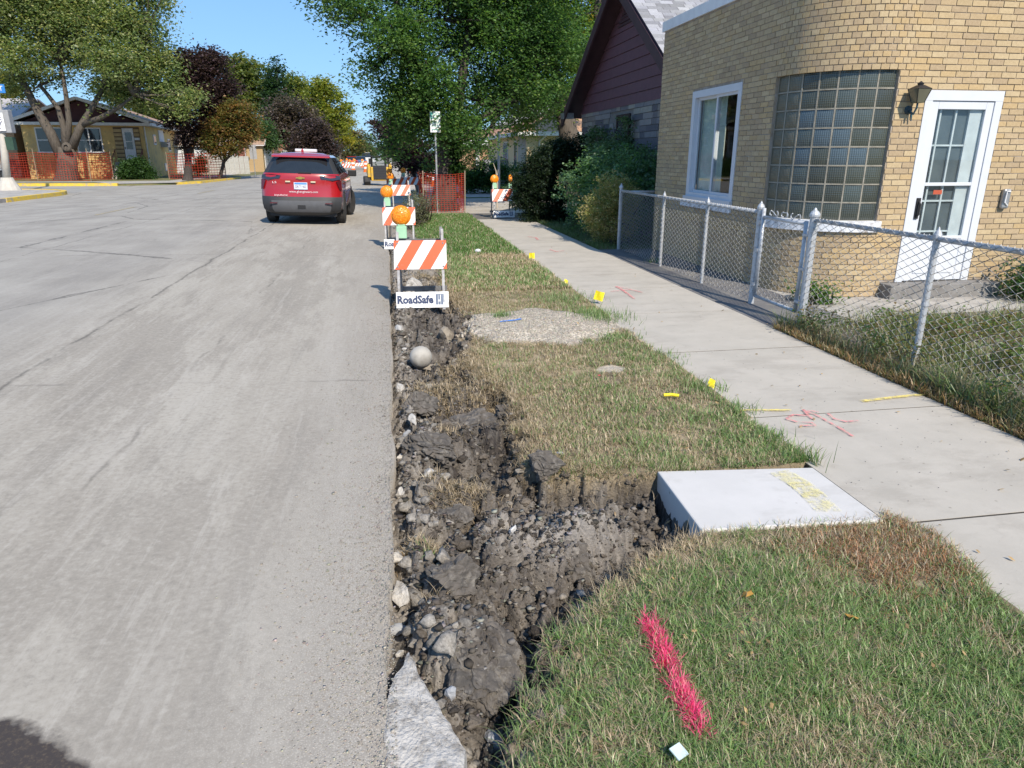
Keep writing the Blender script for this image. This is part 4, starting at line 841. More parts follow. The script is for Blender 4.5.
for a, b in zip(seg[:-1], seg[1:]):
    q = [wallp(a, -.055)[:2], wallp(b, -.055)[:2], wallp(b, -.09)[:2], wallp(a, -.09)[:2]]; m.prism(q, z0, z1)
for i in range(NCx+1):
    s = s0+i*cw; a, b = max(s-.009, s0), min(s+.009, s1); q = [wallp(a, -.040)[:2], wallp(b, -.040)[:2], wallp(b, -.055)[:2], wallp(a, -.055)[:2]]; m.prism(q, z0, z1)
for j in range(NR+1):
    z = z0+j*chh
    for a, b in zip(seg[:-1], seg[1:]):
        q = [wallp(a, -.041)[:2], wallp(b, -.041)[:2], wallp(b, -.055)[:2], wallp(a, -.055)[:2]]; m.prism(q, max(z-.008, z0), min(z+.008, z1))
gbw = m.build('glass_block_window', MG, house, off=OFF)
gbm = []
for k in range(6):
    c = [(.085, .095, .08), (.095, .115, .11), (.07, .078, .068), (.10, .135, .16), (.15, .14, .10), (.17, .155, .11)][k]
    mb = MB().col(c); hw_, hh_ = cw/2-.011, chh/2-.010; vs = []
    n = 5
    for i in range(n):
        for j in range(n):
            u_, v_ = -1+2*i/(n-1), -1+2*j/(n-1); vs.append((u_*hw_, .006+.012*max(abs(u_), abs(v_))**5, v_*hh_))
    mb.add(vs, [(i*n+j, (i+1)*n+j, (i+1)*n+j+1, i*n+j+1) for i in range(n-1) for j in range(n-1)]); mb.add([(-hw_, .03, -hh_), (hw_, .03, -hh_), (hw_, .03, hh_), (-hw_, .03, hh_)], [(0, 1, 2, 3)])
    o = mb.build('glass_block', GB, gbw, smooth=True); gbm.append(o.data); bpy.data.objects.remove(o)
for i in range(NCx):
    for j in range(NR):
        s = s0+(i+.5)*cw; x, y, ang = wallp(s, -.035); k = rnd.choice((4, 5)) if i < 2 else rnd.choice((0, 0, 1, 1, 2, 3) if j > 2 else (0, 1, 2, 2))
        o = link('glass_block', gbm[k], gbw); o.location = (x-OFF[0], y-OFF[1], z0+(j+.5)*chh); o.rotation_euler = (0, 0, ang)
m = MB(); a0, a1, b0, b1 = SILL; seg = np.linspace(a0, a1, 16)
for a, b in zip(seg[:-1], seg[1:]): m.prism([wallp(a, .045)[:2], wallp(b, .045)[:2], wallp(b, -.06)[:2], wallp(a, -.06)[:2]], b0, b1)
m.build('curved_sill', PEEL, gbw, off=OFF)
# --- storm door
DKC2 = M('grey_step_concrete', (.24, .235, .23), (.18, .175, .17), sc=4, rough=.9, bump=.4, bsc=40, dirt=(.14, .13, .12), dsc=5, world=True)
dx0, dx1 = XC+.40, XC+1.44; z0, z1 = .17, 2.42
m = MB(); m.box(dx0, dx0+.10, YD-.012, YD+.10, z0, z1-.11).box(dx1-.10, dx1, YD-.012, YD+.10, z0, z1-.11).box(dx0, dx1, YD-.014, YD+.10, z1-.11, z1)
door = m.build('door', WN, house, off=OFF)
m = MB(); a, b = dx0+.10, dx1-.10; y0, y1 = YD+.002, YD+.035; zt, zm, zbm = z1-.115, 1.36, .70
m.box(a, a+.10, y0, y1, z0+.01, zt).box(b-.10, b, y0, y1, z0+.01, zt).box(a+.10, b-.10, y0, y1, zt-.09, zt).box(a+.10, b-.10, y0, y1, zm-.02, zm+.02).box(a+.10, b-.10, y0+.004, y1, z0+.01, zbm).box(a+.10, b-.10, y0-.002, y1, zbm, zbm+.035).box(a+.14, b-.14, y0-.004, y1, z0+.10, z0+.13)
m.build('storm_door_frame', WN, door, off=OFF, bevel=.004)
m = MB(); m.box(a+.10, b-.10, y0+.014, y0+.018, zbm+.035, zm-.02).build('lower_pane', GLASS, door, off=OFF); MB().box(a+.10, b-.10, y0+.014, y0+.018, zm+.02, zt-.09).build('upper_pane', GLASS, door, off=OFF)
# inner door with muntins and a pale curtain edge
m = MB(); yi = YD+.045; m.box(a, b, yi+.03, yi+.04, z0, zt); m.build('inner_door_glass', M('dim_inner_glass', (.12, .14, .155), (.08, .10, .12), sc=3, rough=.3, spec=.3), door, off=OFF)
m = MB(); m.box(b-.27, b-.02, yi, yi+.028, z0, zt)
for xx in (a+.17, a+.38): m.box(xx, xx+.022, yi+.002, yi+.026, z0, zt)
for zz in (.78, 1.15, 1.80): m.box(a, b-.27, yi+.004, yi+.024, zz, zz+.02)
m.build('inner_door_muntins', M('muntin_white', (.62, .65, .68)), door, off=OFF)
MB().box(a+.24, a+.36, YD+.010, YD+.0135, 1.24, 1.29).build('red_sticker', M('red_sticker', (.5, .10, .05)), door, off=OFF)
MB().tube([(a+.045, YD-.012, .98), (a+.045, YD-.045, 1.0), (a+.045, YD-.045, 1.13), (a+.045, YD-.012, 1.16)], .011, 8).box(a+.02, a+.07, YD-.014, YD+.004, .95, 1.2).build('door_handle', BLACK, door, off=OFF)
m = MB().box(XC+.20, XC+1.75, YD-.22, YD+.2, -.05, .165); m.build('door_step', DKC2, house, off=OFF, bevel=.01)
# --- wall lamp
lx, ly, lz = XC+.20, YD, 2.24; m = MB(); GRN = M('verdigris_metal', (.03, .10, .13), (.02, .04, .05), sc=20, rough=.5)
m.lathe([(.035, -.03), (.05, -.01), (.05, .0)], (lx, ly, lz-.04), 'y', 14).tube([(lx, ly-.03, lz-.05), (lx, ly-.10, lz-.09), (lx+.01, ly-.13, lz-.02), (lx+.01, ly-.13, lz+.03)], .011, 7).tube([(lx+.02, ly-.04, lz-.06), (lx+.03, ly-.04, lz-.16)], [.014, .008], 7)
lamp = m.build('wall_lamp', GRN, house, off=OFF)
m = MB(); c4 = [(-1, -1), (1, -1), (1, 1), (-1, 1)]; lc = (lx+.01, ly-.13, lz+.03)
m.add([(lc[0]+a*.045, lc[1]+b*.045, lc[2]) for a, b in c4]+[(lc[0]+a*.085, lc[1]+b*.085, lc[2]+.15) for a, b in c4], [(0, 1, 5, 4), (1, 2, 6, 5), (2, 3, 7, 6), (3, 0, 4, 7)]); m.build('lamp_glass', M('smoky_lamp_glass', (.14, .14, .10), rough=.15, spec=.7), lamp, off=OFF)
m = MB(); m.add([(lc[0]+a*.09, lc[1]+b*.09, lc[2]+.15) for a, b in c4]+[(lc[0]+a*.03, lc[1]+b*.03, lc[2]+.19) for a, b in c4], [(0, 1, 5, 4), (1, 2, 6, 5), (2, 3, 7, 6), (3, 0, 4, 7), (4, 5, 6, 7), (3, 2, 1, 0)]); m.lathe([(.03, .19), (.036, .21), (.0, .235)], lc, 'z', 10)
for a, b in c4: m.tube([(lc[0]+a*.046, lc[1]+b*.046, lc[2]), (lc[0]+a*.086, lc[1]+b*.086, lc[2]+.15)], .005, 5)
m.build('lamp_cap', BLACK, lamp, off=OFF)
# --- small grey weatherproof outlet right of the door
m = MB(); m.box(7.53, 7.63, YD-.06, YD, 1.06, 1.30); ob = m.build('outlet_box', GALV, house, off=OFF, bevel=.02); MB().tube([(7.60, YD-.065, 1.10), (7.545, YD-.075, 1.14), (7.55, YD-.075, 1.27), (7.60, YD-.07, 1.27)], .008, 6).build('cable_loop', WHITE, ob, off=OFF)

# ================================================================ GABLED STONE COTTAGE behind it (purple siding)
XN = 5.6; YN0, YN1 = 13.3, 20.9; OF2 = (XN, YN0, 0)
cot = thing('stone_cottage', 'stone cottage with steep purple sided gable and dark eaves behind the bushes', 'house', OF2)
STONES = M('cut_stone', (1, 1, 1), (.85, .85, .85), sc=7, attr=True, bump=.5, bsc=40, bd=.01, world=True)
core = box_part('wall', M('stone_mortar', (.19, .185, .18), bump=.3), cot, XN+.012, XN+9, YN0, YN1, -.2, 2.84, off=OF2)
rnd = random.Random(11); z = 0; cnt = 0; cs = [A([.20, .20, .215]), A([.155, .15, .165]), A([.26, .25, .25]), A([.30, .29, .26]), A([.115, .115, .135]), A([.24, .22, .20])]; mcache = {}
wz0, wz1, wy0, wy1 = 1.35, 2.62, 16.6, 17.6
while z < 2.8:
    h = rnd.choice((.13, .2, .28)); h = min(h, 2.84-z); y = YN0-rnd.uniform(0, .3)
    while y < YN1:
        L = rnd.choice((.3, .45, .6, .75)); a, b = max(y, YN0), min(y+L-.012, YN1); y += L
        if b-a < .08: continue
        if b > wy0 and a < wy1 and z+h > wz0 and z < wz1: continue
        key = (round(b-a, 2), round(h, 2), rnd.randrange(6)); 
        if key not in mcache: mcache[key] = None; o = MB().col(tuple(cs[key[2]])).box(0, .05, 0, b-a, 0, h-.012).build('stone', STONES, core); mcache[key] = o.data
        else: o = link('stone', mcache[key], core)
        o.location = (-.012-rnd.uniform(0, .012), a-YN0, z)
    z += h
m = MB(); m.box(XN-.03, XN+.05, wy0, wy0+.09, wz0, wz1).box(XN-.03, XN+.05, wy1-.09, wy1, wz0, wz1).box(XN-.03, XN+.05, wy0+.09, wy1-.09, wz1-.09, wz1).box(XN-.03, XN+.05, wy0+.09, wy1-.09, wz0, wz0+.07).box(XN-.02, XN+.04, wy0+.09, wy1-.09, 1.95, 2.0); wn_ = m.build('window', M('dark_brown_trim', (.03, .018, .022), rough=.5), cot, off=OF2)
box_part('pane', M('dark_window_pane', (.05, .06, .07), rough=.05, spec=.8), wn_, XN-.012, XN+.01, wy0+.09, wy1-.09, wz0+.07, wz1-.09, off=OF2)
PURP = M('purple_siding', (.14, .070, .092), (.12, .062, .08), sc=6, rough=.6, bump=.05); PURD = M('dark_purple_trim', (.07, .038, .048), rough=.55)
ya, zap = 16.9, 5.50                                # apex
zE0, zE1 = 2.84, 2.84; yE0, yE1 = 13.0, 20.9
def gz(y): return 5.42-(ya-y)*(2.42/3.9) if y < ya else 5.42-(y-ya)*(2.42/3.95)
gable = MB().prismv([(XN+.02, YN0, 2.84), (XN+.02, YN1, 2.84), (XN+.02, ya, 5.4)], None, (.18, 0, 0)).build('gable', PURD, cot, off=OF2)
z = 2.80; hp = .235
while z < 5.3:
    w0 = ya-(5.42-z)*3.9/2.42; w1 = ya+(5.42-z)*3.95/2.42; w0b = ya-(5.42-z-hp)*3.9/2.42; w1b = ya+(5.42-z-hp)*3.95/2.42
    w0, w1 = max(w0, YN0-.05), min(w1, YN1+.05); w0b, w1b = max(w0b, YN0-.05), min(w1b, YN1+.05)
    if w1b-w0b > .2: MB().add([(XN-.03, w0, z), (XN-.03, w1, z), (XN-.008, w1b, z+hp-.006), (XN-.008, w0b, z+hp-.006), (XN+.02, w0, z), (XN+.02, w1, z), (XN+.02, w1b, z+hp-.006), (XN+.02, w0b, z+hp-.006)], [(0, 1, 2, 3), (0, 1, 5, 4), (2, 3, 7, 6), (1, 2, 6, 5), (3, 0, 4, 7)]).build('plank', PURP, gable, off=OF2)
    z += hp
m = MB()
for i in range(9):
    zz = 4.55+i*.075; wd = (5.25-zz)*1.2
    if wd > .05: m.box(XN-.05, XN-.02, ya-wd, ya+wd, zz, zz+.05)
m.build('louvre_vent', PURD, gable, off=OF2)
SHG = M('grey_shingles', (.30, .31, .33), (.20, .21, .23), sc=14, rough=.9, bump=.5, bsc=20, dirt=(.38, .36, .33), dsc=10, world=True, stretch=(1, 3, 3), bd=.02)
def slope(m, y0, z0, y1, z1, x0, x1, th=.12):
    d = np.array([0, y1-y0, z1-z0]); n = np.array([0, -(z1-z0), y1-y0]); n = n/np.linalg.norm(n)*th
    if n[2] < 0: n = -n
    m.prismv([(x0, y0, z0), (x0, y1, z1), (x1, y1, z1), (x1, y0, z0)], None, n)
m = MB(); slope(m, 12.75, gz(12.75)+.02, ya, 5.44, XN-.45, XN+9.5); slope(m, 21.35, gz(21.35)+.02, ya+.002, 5.44, XN-.45, XN+9.5); rf = m.build('roof', PURD, cot, off=OF2)
# shingle courses: stepped strips, one mesh
m = MB(); n = 34; r2 = random.Random(5)
for sgn, ye in ((1, 12.72), (-1, 21.38)):
    for i in range(n):
        f0, f1 = i/n, (i+1)/n; y0, y1 = ye+(ya-ye)*f0, ye+(ya-ye)*f1; z0_, z1_ = gz(y0)+.155, gz(y1)+.165
        x = XN-.46+r2.uniform(-.1, 0)
        while x < XN+4.5:
            L = r2.uniform(.2, .34); g_ = r2.uniform(.62, 1.25); m.col((g_, g_, g_*r2.uniform(.98, 1.05))); xe = x+L-.008; x0_ = max(x, XN-.47)
            m.add([(x0_, y0, z0_+.012), (xe, y0, z0_+.012), (xe, y1, z1_), (x0_, y1, z1_), (x0_, y0, z0_-.01), (xe, y0, z0_-.01)], [(0, 1, 2, 3), (0, 4, 5, 1)]); x += L
tag(m.build('shingles', M('grey_shingle', (.33, .335, .35), (.26, .265, .28), sc=30, rough=.9, attr=True, bump=.3), rf, off=OF2, fixn=False), kind='stuff')
m = MB();
for y0, y1 in ((12.7, ya), (21.4, ya)): slope(m, y0, gz(y0)-.16, y1, 5.25, XN-.49, XN-.44, .22)
m.build('barge_board', PURD, rf, off=OF2)
box_part('gutter', GALV, rf, XN-.5, XN-.2, 21.1, 21.5, 2.70, 2.86, off=OF2)

# ================================================================ CHAIN LINK FENCE with gate
XF = 4.25; fence = thing('chain_link_fence', 'silver painted chain link fence with a gate between sidewalk and brick house', 'fence', (XF, 7, 0)); OFF3 = (XF, 7, 0)
FP = M('silver_fence_paint', (.50, .53, .57), (.42, .45, .49), sc=14, rough=.45, metal=.25, bump=.1, dirt=(.30, .30, .30), dsc=20)
WIRE = M('galvanised_wire', (.62, .62, .61), (.52, .52, .51), sc=8, rough=.55, metal=.1)
HF = 1.07
def post(x, y, r, h, ball=True, name='post', pa=fence):
    m = MB(); m.tube([(x, y, -.1), (x, y, h)], r, 12).lathe([(r*1.15, 0), (r*1.25, .01), (r*1.25, .03), (r*.9, .055), (r*.45, .07), (r*.3, .085), (r*.05, .095)], (x, y, h), 'z', 12)
    for zz in (.12, h*.5, h-.12): m.tube([(x, y, zz), (x, y, zz+.02)], r*1.14, 12)
    return m.build(name, FP, pa, off=OFF3, smooth=False)
for y in (1.9, 3.43, 4.97): post(XF, y, .026, HF)
for y in (9.18, 10.77): post(XF, y, .022, HF)
post(XF, 12.93, .032, HF+.04); post(XF+.75, 12.93, .026, HF-.02)
post(XF, 6.67, .042, HF+.03, name='gate_post'); post(XF, 7.76, .034, HF+.03, name='gate_post')
def rail(a, b, r=.021, name='top_rail'):
    m = MB().tube([a, b], r, 10); return m.build(name, FP, fence, off=OFF3, smooth=True)
rail((XF, .4, HF), (XF, 6.66, HF)); rail((XF, 7.78, HF), (XF, 12.9, HF)); rail((XF+.01, 12.93, HF-.02), (XF+.75, 12.93, HF-.02))
def mesh_panel(y0, y1, z0, z1, dx=.0, p=.068, r=.0029, horiz=False, yfix=None, par=fence, jag=True, tie=True):
    """woven wires: each one zigzags downwards and hooks into its neighbours"""
    n = int(round((y1-y0)/p)); p = (y1-y0)/n; nz = int(round((z1-z0)/p*2)); pz = (z1-z0)/nz
    V, Fc = [], []; base = 0
    for i in range(n+1):
        yc = y0+i*p; pts = []
        for j in range(nz+1):
            sg = (1 if j % 2 == 0 else -1)*(1 if i % 2 else -1); yy = min(max(yc+sg*p/2*1.04, y0), y1); pts.append((dx+.0028*sg, yy, z1-j*pz))
        pts = np.array(pts); d = np.gradient(pts, axis=0); 
        for k in range(3):
            a = 2*math.pi*k/3; V.append(pts+np.array([math.cos(a)*r, math.sin(a)*r*.8, math.sin(a)*r*.8]))
        m_ = nz+1
        for j in range(nz):
            for k in range(3): k2 = (k+1) % 3; Fc.append((base+k*m_+j, base+k*m_+j+1, base+k2*m_+j+1, base+k2*m_+j))
        base += 3*m_
    V = np.concatenate(V)
    if yfix is None: V = V+np.array([XF-OFF3[0], -OFF3[1], 0])
    else: V = np.stack([V[:, 1]-OFF3[0], V[:, 0]+yfix-OFF3[1], V[:, 2]], -1)
    return npmesh('wire_mesh', V, np.array(Fc), WIRE, par)
for a, b in ((.4, 1.9), (1.9, 3.43), (3.43, 4.97), (4.97, 6.66), (7.8, 9.18), (9.18, 10.77), (10.77, 12.92)): mesh_panel(a, b, .02, HF+.02, -.024)
mesh_panel(XF, XF+.75, .02, HF, 0, yfix=12.93)
# wire ties and knuckled top edge wrapped round the rail
m = MB()
for y in np.arange(.45, 12.9, .058):
    if 6.6 < y < 7.8: continue
    m.bar((XF-.026, y, HF+.018), (XF-.004, y+.022, HF+.027), .005)
tag(m.build('knuckles', WIRE, fence, off=OFF3, fixn=False), kind='stuff')
gate = MB().tube([(XF, 6.80, .10), (XF, 6.80, HF-.02)], .022, 10).tube([(XF, 7.68, .10), (XF, 7.68, HF+.05)], .022, 10).tube([(XF, 6.80, .10), (XF, 7.68, .10)], .019, 10).tube([(XF, 6.80, HF-.05), (XF, 7.68, HF-.05)], .019, 10).build('gate', FP, fence, off=OFF3, smooth=True)
gm = mesh_panel(6.82, 7.66, .11, HF-.06, 0, par=gate)
m = MB()
def scroll(cy, sg):
    pts = []; 
    for t in np.linspace(0, 1, 14): a = sg*(3.6*t); r = .035*(1-.55*t); pts.append((XF, cy+sg*.0+r*math.cos(a+math.pi/2)*1.0, HF+.0+r*math.sin(a+math.pi/2)))
    return pts
for cy, sg in ((6.95, 1), (7.08, -1), (7.20, 1), (7.27, -1), (7.40, 1), (7.52, -1)): m.tube(scroll(cy, sg), .006, 5)
m.tube([(XF, 6.97, HF+.03), (XF, 7.08, HF-.03)], .006, 5).tube([(XF, 7.38, HF-.03), (XF, 7.5, HF+.03)], .006, 5).tube([(XF, 7.2, HF+.03), (XF, 7.28, HF+.03)], .006, 5)
tag(m.build('scroll_ornament', FP, gate, off=OFF3), kind='stuff')
m = MB(); 
for zz in (.2, .55, .9): m.box(XF-.03, XF+.03, 6.71, 6.80, zz, zz+.025)
m.build('gate_latch', FP, gate, off=OFF3); m = MB()
for zz in (.22, .62, .94): m.box(XF-.03, XF+.03, 7.68, 7.74, zz, zz+.04)
m.build('hinge', FP, gate, off=OFF3)
# ================================================================ TREES AND SHRUBS
def leaves(name, parent, lobes, n, size, cols, mat=LEAF, clump=.3, per=28, off=(0, 0, 0), shell=.35, droop=.15, flat_=.75, kind=None, aspect=.62, gap=.345):
    """lobes: (x, y, z, r[, rz]); leaf quads gathered in clumps through each lobe"""
    L = np.array([(l[0], l[1], l[2], l[3], l[4] if len(l) > 4 else l[3]*flat_) for l in lobes]); vol = L[:, 3]**2*L[:, 4]; pr = vol**.8/np.sum(vol**.8)
    nc = max(1, n//per); li = rng.choice(len(L), nc, p=pr); d = rng.normal(0, 1, (nc, 3)); d /= np.linalg.norm(d, axis=1)[:, None]; rr = (shell+(1-shell)*rng.uniform(0, 1, nc)**.5)*rng.uniform(.70, 1.28, nc)
    c = L[li, :3]+d*rr[:, None]*np.stack([L[li, 3], L[li, 3], L[li, 4]], -1)
    ns = fbm(c[:, 0]*.9+c[:, 2]*.7, c[:, 1]*.9+c[:, 2]*.5, 123, 3)
    cl = clump*rng.uniform(.6, 1.4, nc); keep = ns > gap; c, cl, ns = c[keep], cl[keep], ns[keep]; nc = len(c)
    ci = np.repeat(np.arange(nc), per); N = len(ci); p = c[ci]+rng.normal(0, .55, (N, 3))*cl[ci][:, None]*np.array([1, 1, .6]); p[:, 2] -= droop*rng.uniform(0, 1, N)*cl[ci]
    s = size*rng.uniform(.6, 1.35, N); a = rng.uniform(0, 6.283, N); t = rng.normal(0, .55, N); t2 = rng.normal(0, .45, N)-.35
    u = np.stack([np.cos(a), np.sin(a), t2], -1); u /= np.linalg.norm(u, axis=1)[:, None]; v = np.stack([-np.sin(a), np.cos(a), t], -1); v -= u*np.sum(u*v, 1)[:, None]; v /= np.linalg.norm(v, axis=1)[:, None]
    u = u*s[:, None]; v = v*s[:, None]*aspect; fold = np.cross(u, v)/np.maximum(s[:, None], 1e-6)*.25
    V = np.stack([p-u*.5, p+v*.5+fold, p+u*.5, p-v*.5+fold], 1).reshape(-1, 3)-np.asarray(off)
    cols = np.array(cols); k = rng.integers(0, len(cols), nc); base = cols[k][ci]; mixr = rng.uniform(0, 1, N)[:, None] < .3; base = np.where(mixr, cols[rng.integers(0, len(cols), N)], base)
    base = base*rng.uniform(.7, 1.3, (N, 1)); C_ = np.repeat(base, 4, 0); i = np.arange(N)[:, None]*4
    o = npmesh(name, V, (i+np.array([[0, 1, 2, 3]])), mat, parent, C_); 
    if kind: o['kind'] = kind
    return o, c
def limb(m, a, b, r0, r1, n=6, wob=.12, nseg=8):
    a = np.asarray(a, float); b = np.asarray(b, float); L = np.linalg.norm(b-a); pts = []; rs = []
    for i in range(nseg+1):
        t = i/nseg; k = math.sin(t*math.pi)*wob*L; pts.append(a*(1-t)+b*t+np.array([random.uniform(-1, 1), random.uniform(-1, 1), random.uniform(-.3, .6)])*k*.35); rs.append(r0*(1-t)+r1*t)
    m.tube(pts, rs, n); return pts
def tree(name, label, base, lobes, n, size, cols, r=.3, bark=BARK, fork=None, limbs=None, clump=.45, group=None, cat='tree', per=28, twigs=40, shell=.3, flare=1.5, ff=.0, mat=LEAF, rcap=1., gap=.36):
    t = thing(name, label, cat, base, 0, group); b = np.asarray(base, float); m = MB()
    zc = np.mean([l[2] for l in lobes]); fk = np.array(fork) if fork is not None else b+(np.array([np.mean([l[0] for l in lobes]), np.mean([l[1] for l in lobes]), zc])-b)*.38
    mid_ = (b+fk)/2+np.array([.04*(fk[2]), 0, 0])*.3
    m.tube([b-[0, 0, .2], b+[0, 0, .02], b+(mid_-b)*.25, mid_, fk], [r*flare*1.15, r*flare, r*1.08, r*.95, r*.85], 12)
    for l in (limbs or []):
        pp = [np.asarray(q, float) for q in l[0]]; m.tube(pp, list(np.linspace(l[1], l[2], len(pp))), 9)
        fkk = pp[-1]
    ends = [np.asarray(l[0][-1], float) for l in limbs] if limbs else [fk]
    for l in lobes:
        c = np.array(l[:3]); s_ = min(ends, key=lambda e_: np.linalg.norm(e_-c)); 
        if not limbs: s_ = fk-[0, 0, random.uniform(0, .3)*(fk[2]-b[2])*.5]
        rr = min(r*.42, l[3]*.08+.03)*rcap; pts = limb(m, s_, c, rr, rr*.35, 6)
        for _ in range(5):
            d = np.array([random.gauss(0, 1), random.gauss(0, 1), random.gauss(.2, .7)]); d /= np.linalg.norm(d); limb(m, pts[random.randrange(3, len(pts))], c+d*l[3]*.8, rr*.4, rr*.1, 4, .1, 4)
    m.build('trunk', bark, t, off=base, smooth=True, fixn=False)
    o, _ = leaves('crown', t, lobes, n, size, cols, mat, clump, per, base, shell, gap=gap); return t
def lob(Y, *L):
    """lobes from (u, v, r_px[, dY[, rz_px]]) at depth Y"""
    out = []
    for l in L:
        dy = l[3] if len(l) > 3 else 0; p = at(l[0], l[1], Y+dy); sc = proj(p)[2]/F_; out.append((p[0], p[1], p[2], l[2]*sc)+((l[4]*sc,) if len(l) > 4 else ()))
    return out
MAPLE = [(.11, .17, .045), (.16, .22, .07), (.20, .25, .10), (.085, .14, .045), (.24, .27, .09), (.13, .19, .06)]
GREEN = [(.045, .11, .03), (.06, .14, .035), (.035, .085, .028), (.08, .17, .04), (.05, .12, .04)]
# street tree on the right: trunk inside the orange fence
Y = 23.45; bx = gr(444, 210)
L = lob(Y, (440, 20, 62), (395, 35, 40, -1), (480, 45, 55, .5), (520, 25, 50, 1), (430, 85, 45, -.5), (400, 100, 32), (480, 100, 45, .8), (520, 90, 40, 1.2), (415, 125, 30, .3), (455, 130, 34, -.4), (480, 145, 18, .5, 9), (350, 8, 34, -1, 18), (318, -12, 28, -1.3, 16), (560, 40, 35, 1.5), (555, 85, 28, 1.5, 16), (460, -40, 70), (390, -40, 60), (530, -50, 60), (460, -110, 60), (400, -100, 50), (520, -110, 45), (375, 70, 24, -.6), (388, 150, 14, .6), (437, 165, 12, 1.0), (470, 160, 8, .8))
tree('maple_tree', 'big dark green street tree wrapped by the orange net fence', tuple(bx), L, 165000, .105, [(.085, .18, .055), (.11, .22, .06), (.065, .145, .05), (.14, .26, .07), (.085, .17, .07), (.18, .28, .08)], r=.36, bark=BARKD, fork=at(446, 118, Y), clump=.42, per=30, limbs=[([at(443, 165, Y), at(440, 130, Y), at(425, 90, Y), at(405, 40, Y)], .20, .10), ([at(446, 160, Y), at(455, 120, Y), at(462, 80, Y), at(470, 20, Y)], .22, .10), ([at(447, 150, Y+.1), at(470, 125, Y+.3), at(505, 105, Y+.8)], .10, .05)], shell=.15)
# ivy up its trunk
tv = thing('ivy', 'leafy ivy climbing the trunk of the big street tree', 'climbing plant', tuple(bx)); leaves('foliage', tv, [(bx[0]+.38, bx[1]-.15, z_, .22) for z_ in (1.3, 1.7, 2.1, 2.5)], 4500, .10, GREEN, clump=.15, per=20, off=bx)
# lighter tree right of it with a thick pale trunk
Y = 27.5; b2 = at(577, 208, Y); b2[2] = 0
YG = [(.11, .21, .04), (.15, .26, .05), (.19, .29, .06), (.09, .17, .045), (.13, .22, .07)]
L = lob(Y, (560, 20, 45), (600, 60, 26), (575, 60, 35), (620, 15, 18, .5), (530, 70, 30, -.5), (545, 100, 26, -.5), (590, 95, 18, .4), (515, 20, 40), (560, -40, 60), (610, -50, 45), (520, 118, 22, -.5), (560, 118, 14), (497, 95, 22, -.8), (590, -110, 60), (640, -60, 25))
tree('broadleaf_tree', 'light green leaning tree with a thick pale trunk behind the dark bush', tuple(b2), L, 95000, .115, YG, r=.40, fork=at(562, 95, Y), clump=.42, limbs=[([at(563, 100, Y), at(555, 70, Y), at(548, 30, Y)], .24, .12), ([at(565, 100, Y), at(590, 70, Y), at(600, 30, Y)], .2, .1)], shell=.15)
YL_ = [(.42, .34, .05), (.50, .38, .05), (.30, .30, .06)]
L = lob(34, (598, 22, 22), (612, -10, 26), (590, 55, 16), (607, 75, 10), (628, 0, 14)); g = at(606, 190, 34)
tree('yellow_tree', 'yellow autumn tree crown seen beside the purple gable', (g[0], 34, 0), L, 14000, .15, YL_+[(.2, .26, .06)], r=.2, clump=.4)
DKP = [(.060, .035, .045), (.085, .050, .060), (.045, .028, .035), (.10, .065, .07)]
L = lob(34, (398, 128, 20), (415, 150, 20), (400, 150, 15), (378, 124, 9, 0, 4), (388, 132, 8), (415, 120, 20), (425, 165, 14), (408, 100, 18), (405, 165, 9)); g = gr(420, 192)
tree('purple_leaf_tree', 'dark purple leaved tree on the right verge behind the big green tree', tuple(g), L, 20000, .14, DKP, r=.16, bark=BARKD, clump=.4)
# left side of the street
Y = 52.5; b = gr(67, 182); P = lambda u, v, dy=0: at(u, v, Y+dy)
L = lob(Y, (20, 15, 34), (60, 10, 40), (105, 15, 38, -1), (142, 30, 28), (160, 62, 20), (25, 55, 30, -1), (70, 50, 30, 1), (110, 55, 30, -2), (138, 68, 26), (8, 85, 14), (105, 85, 16, 1), (165, 88, 15), (35, 78, 18, 1), (186, 95, 14, -1), (120, 92, 18), (140, 100, 12), (150, 105, 8), (50, -40, 50), (110, -35, 45), (0, -20, 50), (150, -5, 22), (-30, 30, 40), (180, 110, 9, -1), (62, 76, 14, 2), (20, 100, 6), (95, 108, 6, -1, 3))
mt = tree('maple_tree', 'large spreading silver green maple before the yellow bungalow, trunk netted in orange', tuple(b), L, 125000, .19, [(c[0]*1.7, c[1]*1.5, c[2]*2.0) for c in MAPLE], r=.62, fork=P(67, 148), clump=.75, per=26, flare=1.35,
    limbs=[([P(62, 158), P(50, 132), P(38, 112), P(26, 88), P(15, 70)], .36, .15), ([P(66, 152), P(64, 128), P(58, 108), P(40, 85)], .25, .1), ([P(67, 150), P(69, 120), P(66, 95), P(60, 60)], .22, .1), ([P(71, 150), P(80, 128), P(92, 108), P(105, 85)], .30, .12), ([P(82, 125), P(100, 118, -.5), P(118, 108, -1), P(135, 95, -1)], .2, .08)], shell=.2)
m = MB(); k = P(66.5, 147, -.75); m.lathe([(.18, .05), (.30, .0), (.24, -.07), (.14, -.09), (.12, .0), (.05, .01)], tuple(k), 'y', 14); m.build('knot_hole', BARK, mt, off=b)
Y = 55; b = gr(188, 182)
L = lob(Y, (192, 68, 22), (210, 62, 16), (202, 95, 26), (222, 85, 15), (228, 105, 12), (180, 110, 12), (195, 125, 18), (172, 122, 9), (212, 125, 14), (186, 142, 8), (206, 145, 8), (180, 88, 12))
tree('purple_leaf_tree', 'dark purple maple at the corner, right of the yellow bungalow', tuple(b), L, 34000, .19, DKP, r=.26, bark=BARKD, clump=.55, fork=P(188, 150, 2), limbs=[([at(186, 155, Y), at(183, 135, Y), at(182, 110, Y)], .14, .08), ([at(189, 155, Y), at(198, 135, Y), at(205, 100, Y)], .15, .08)])
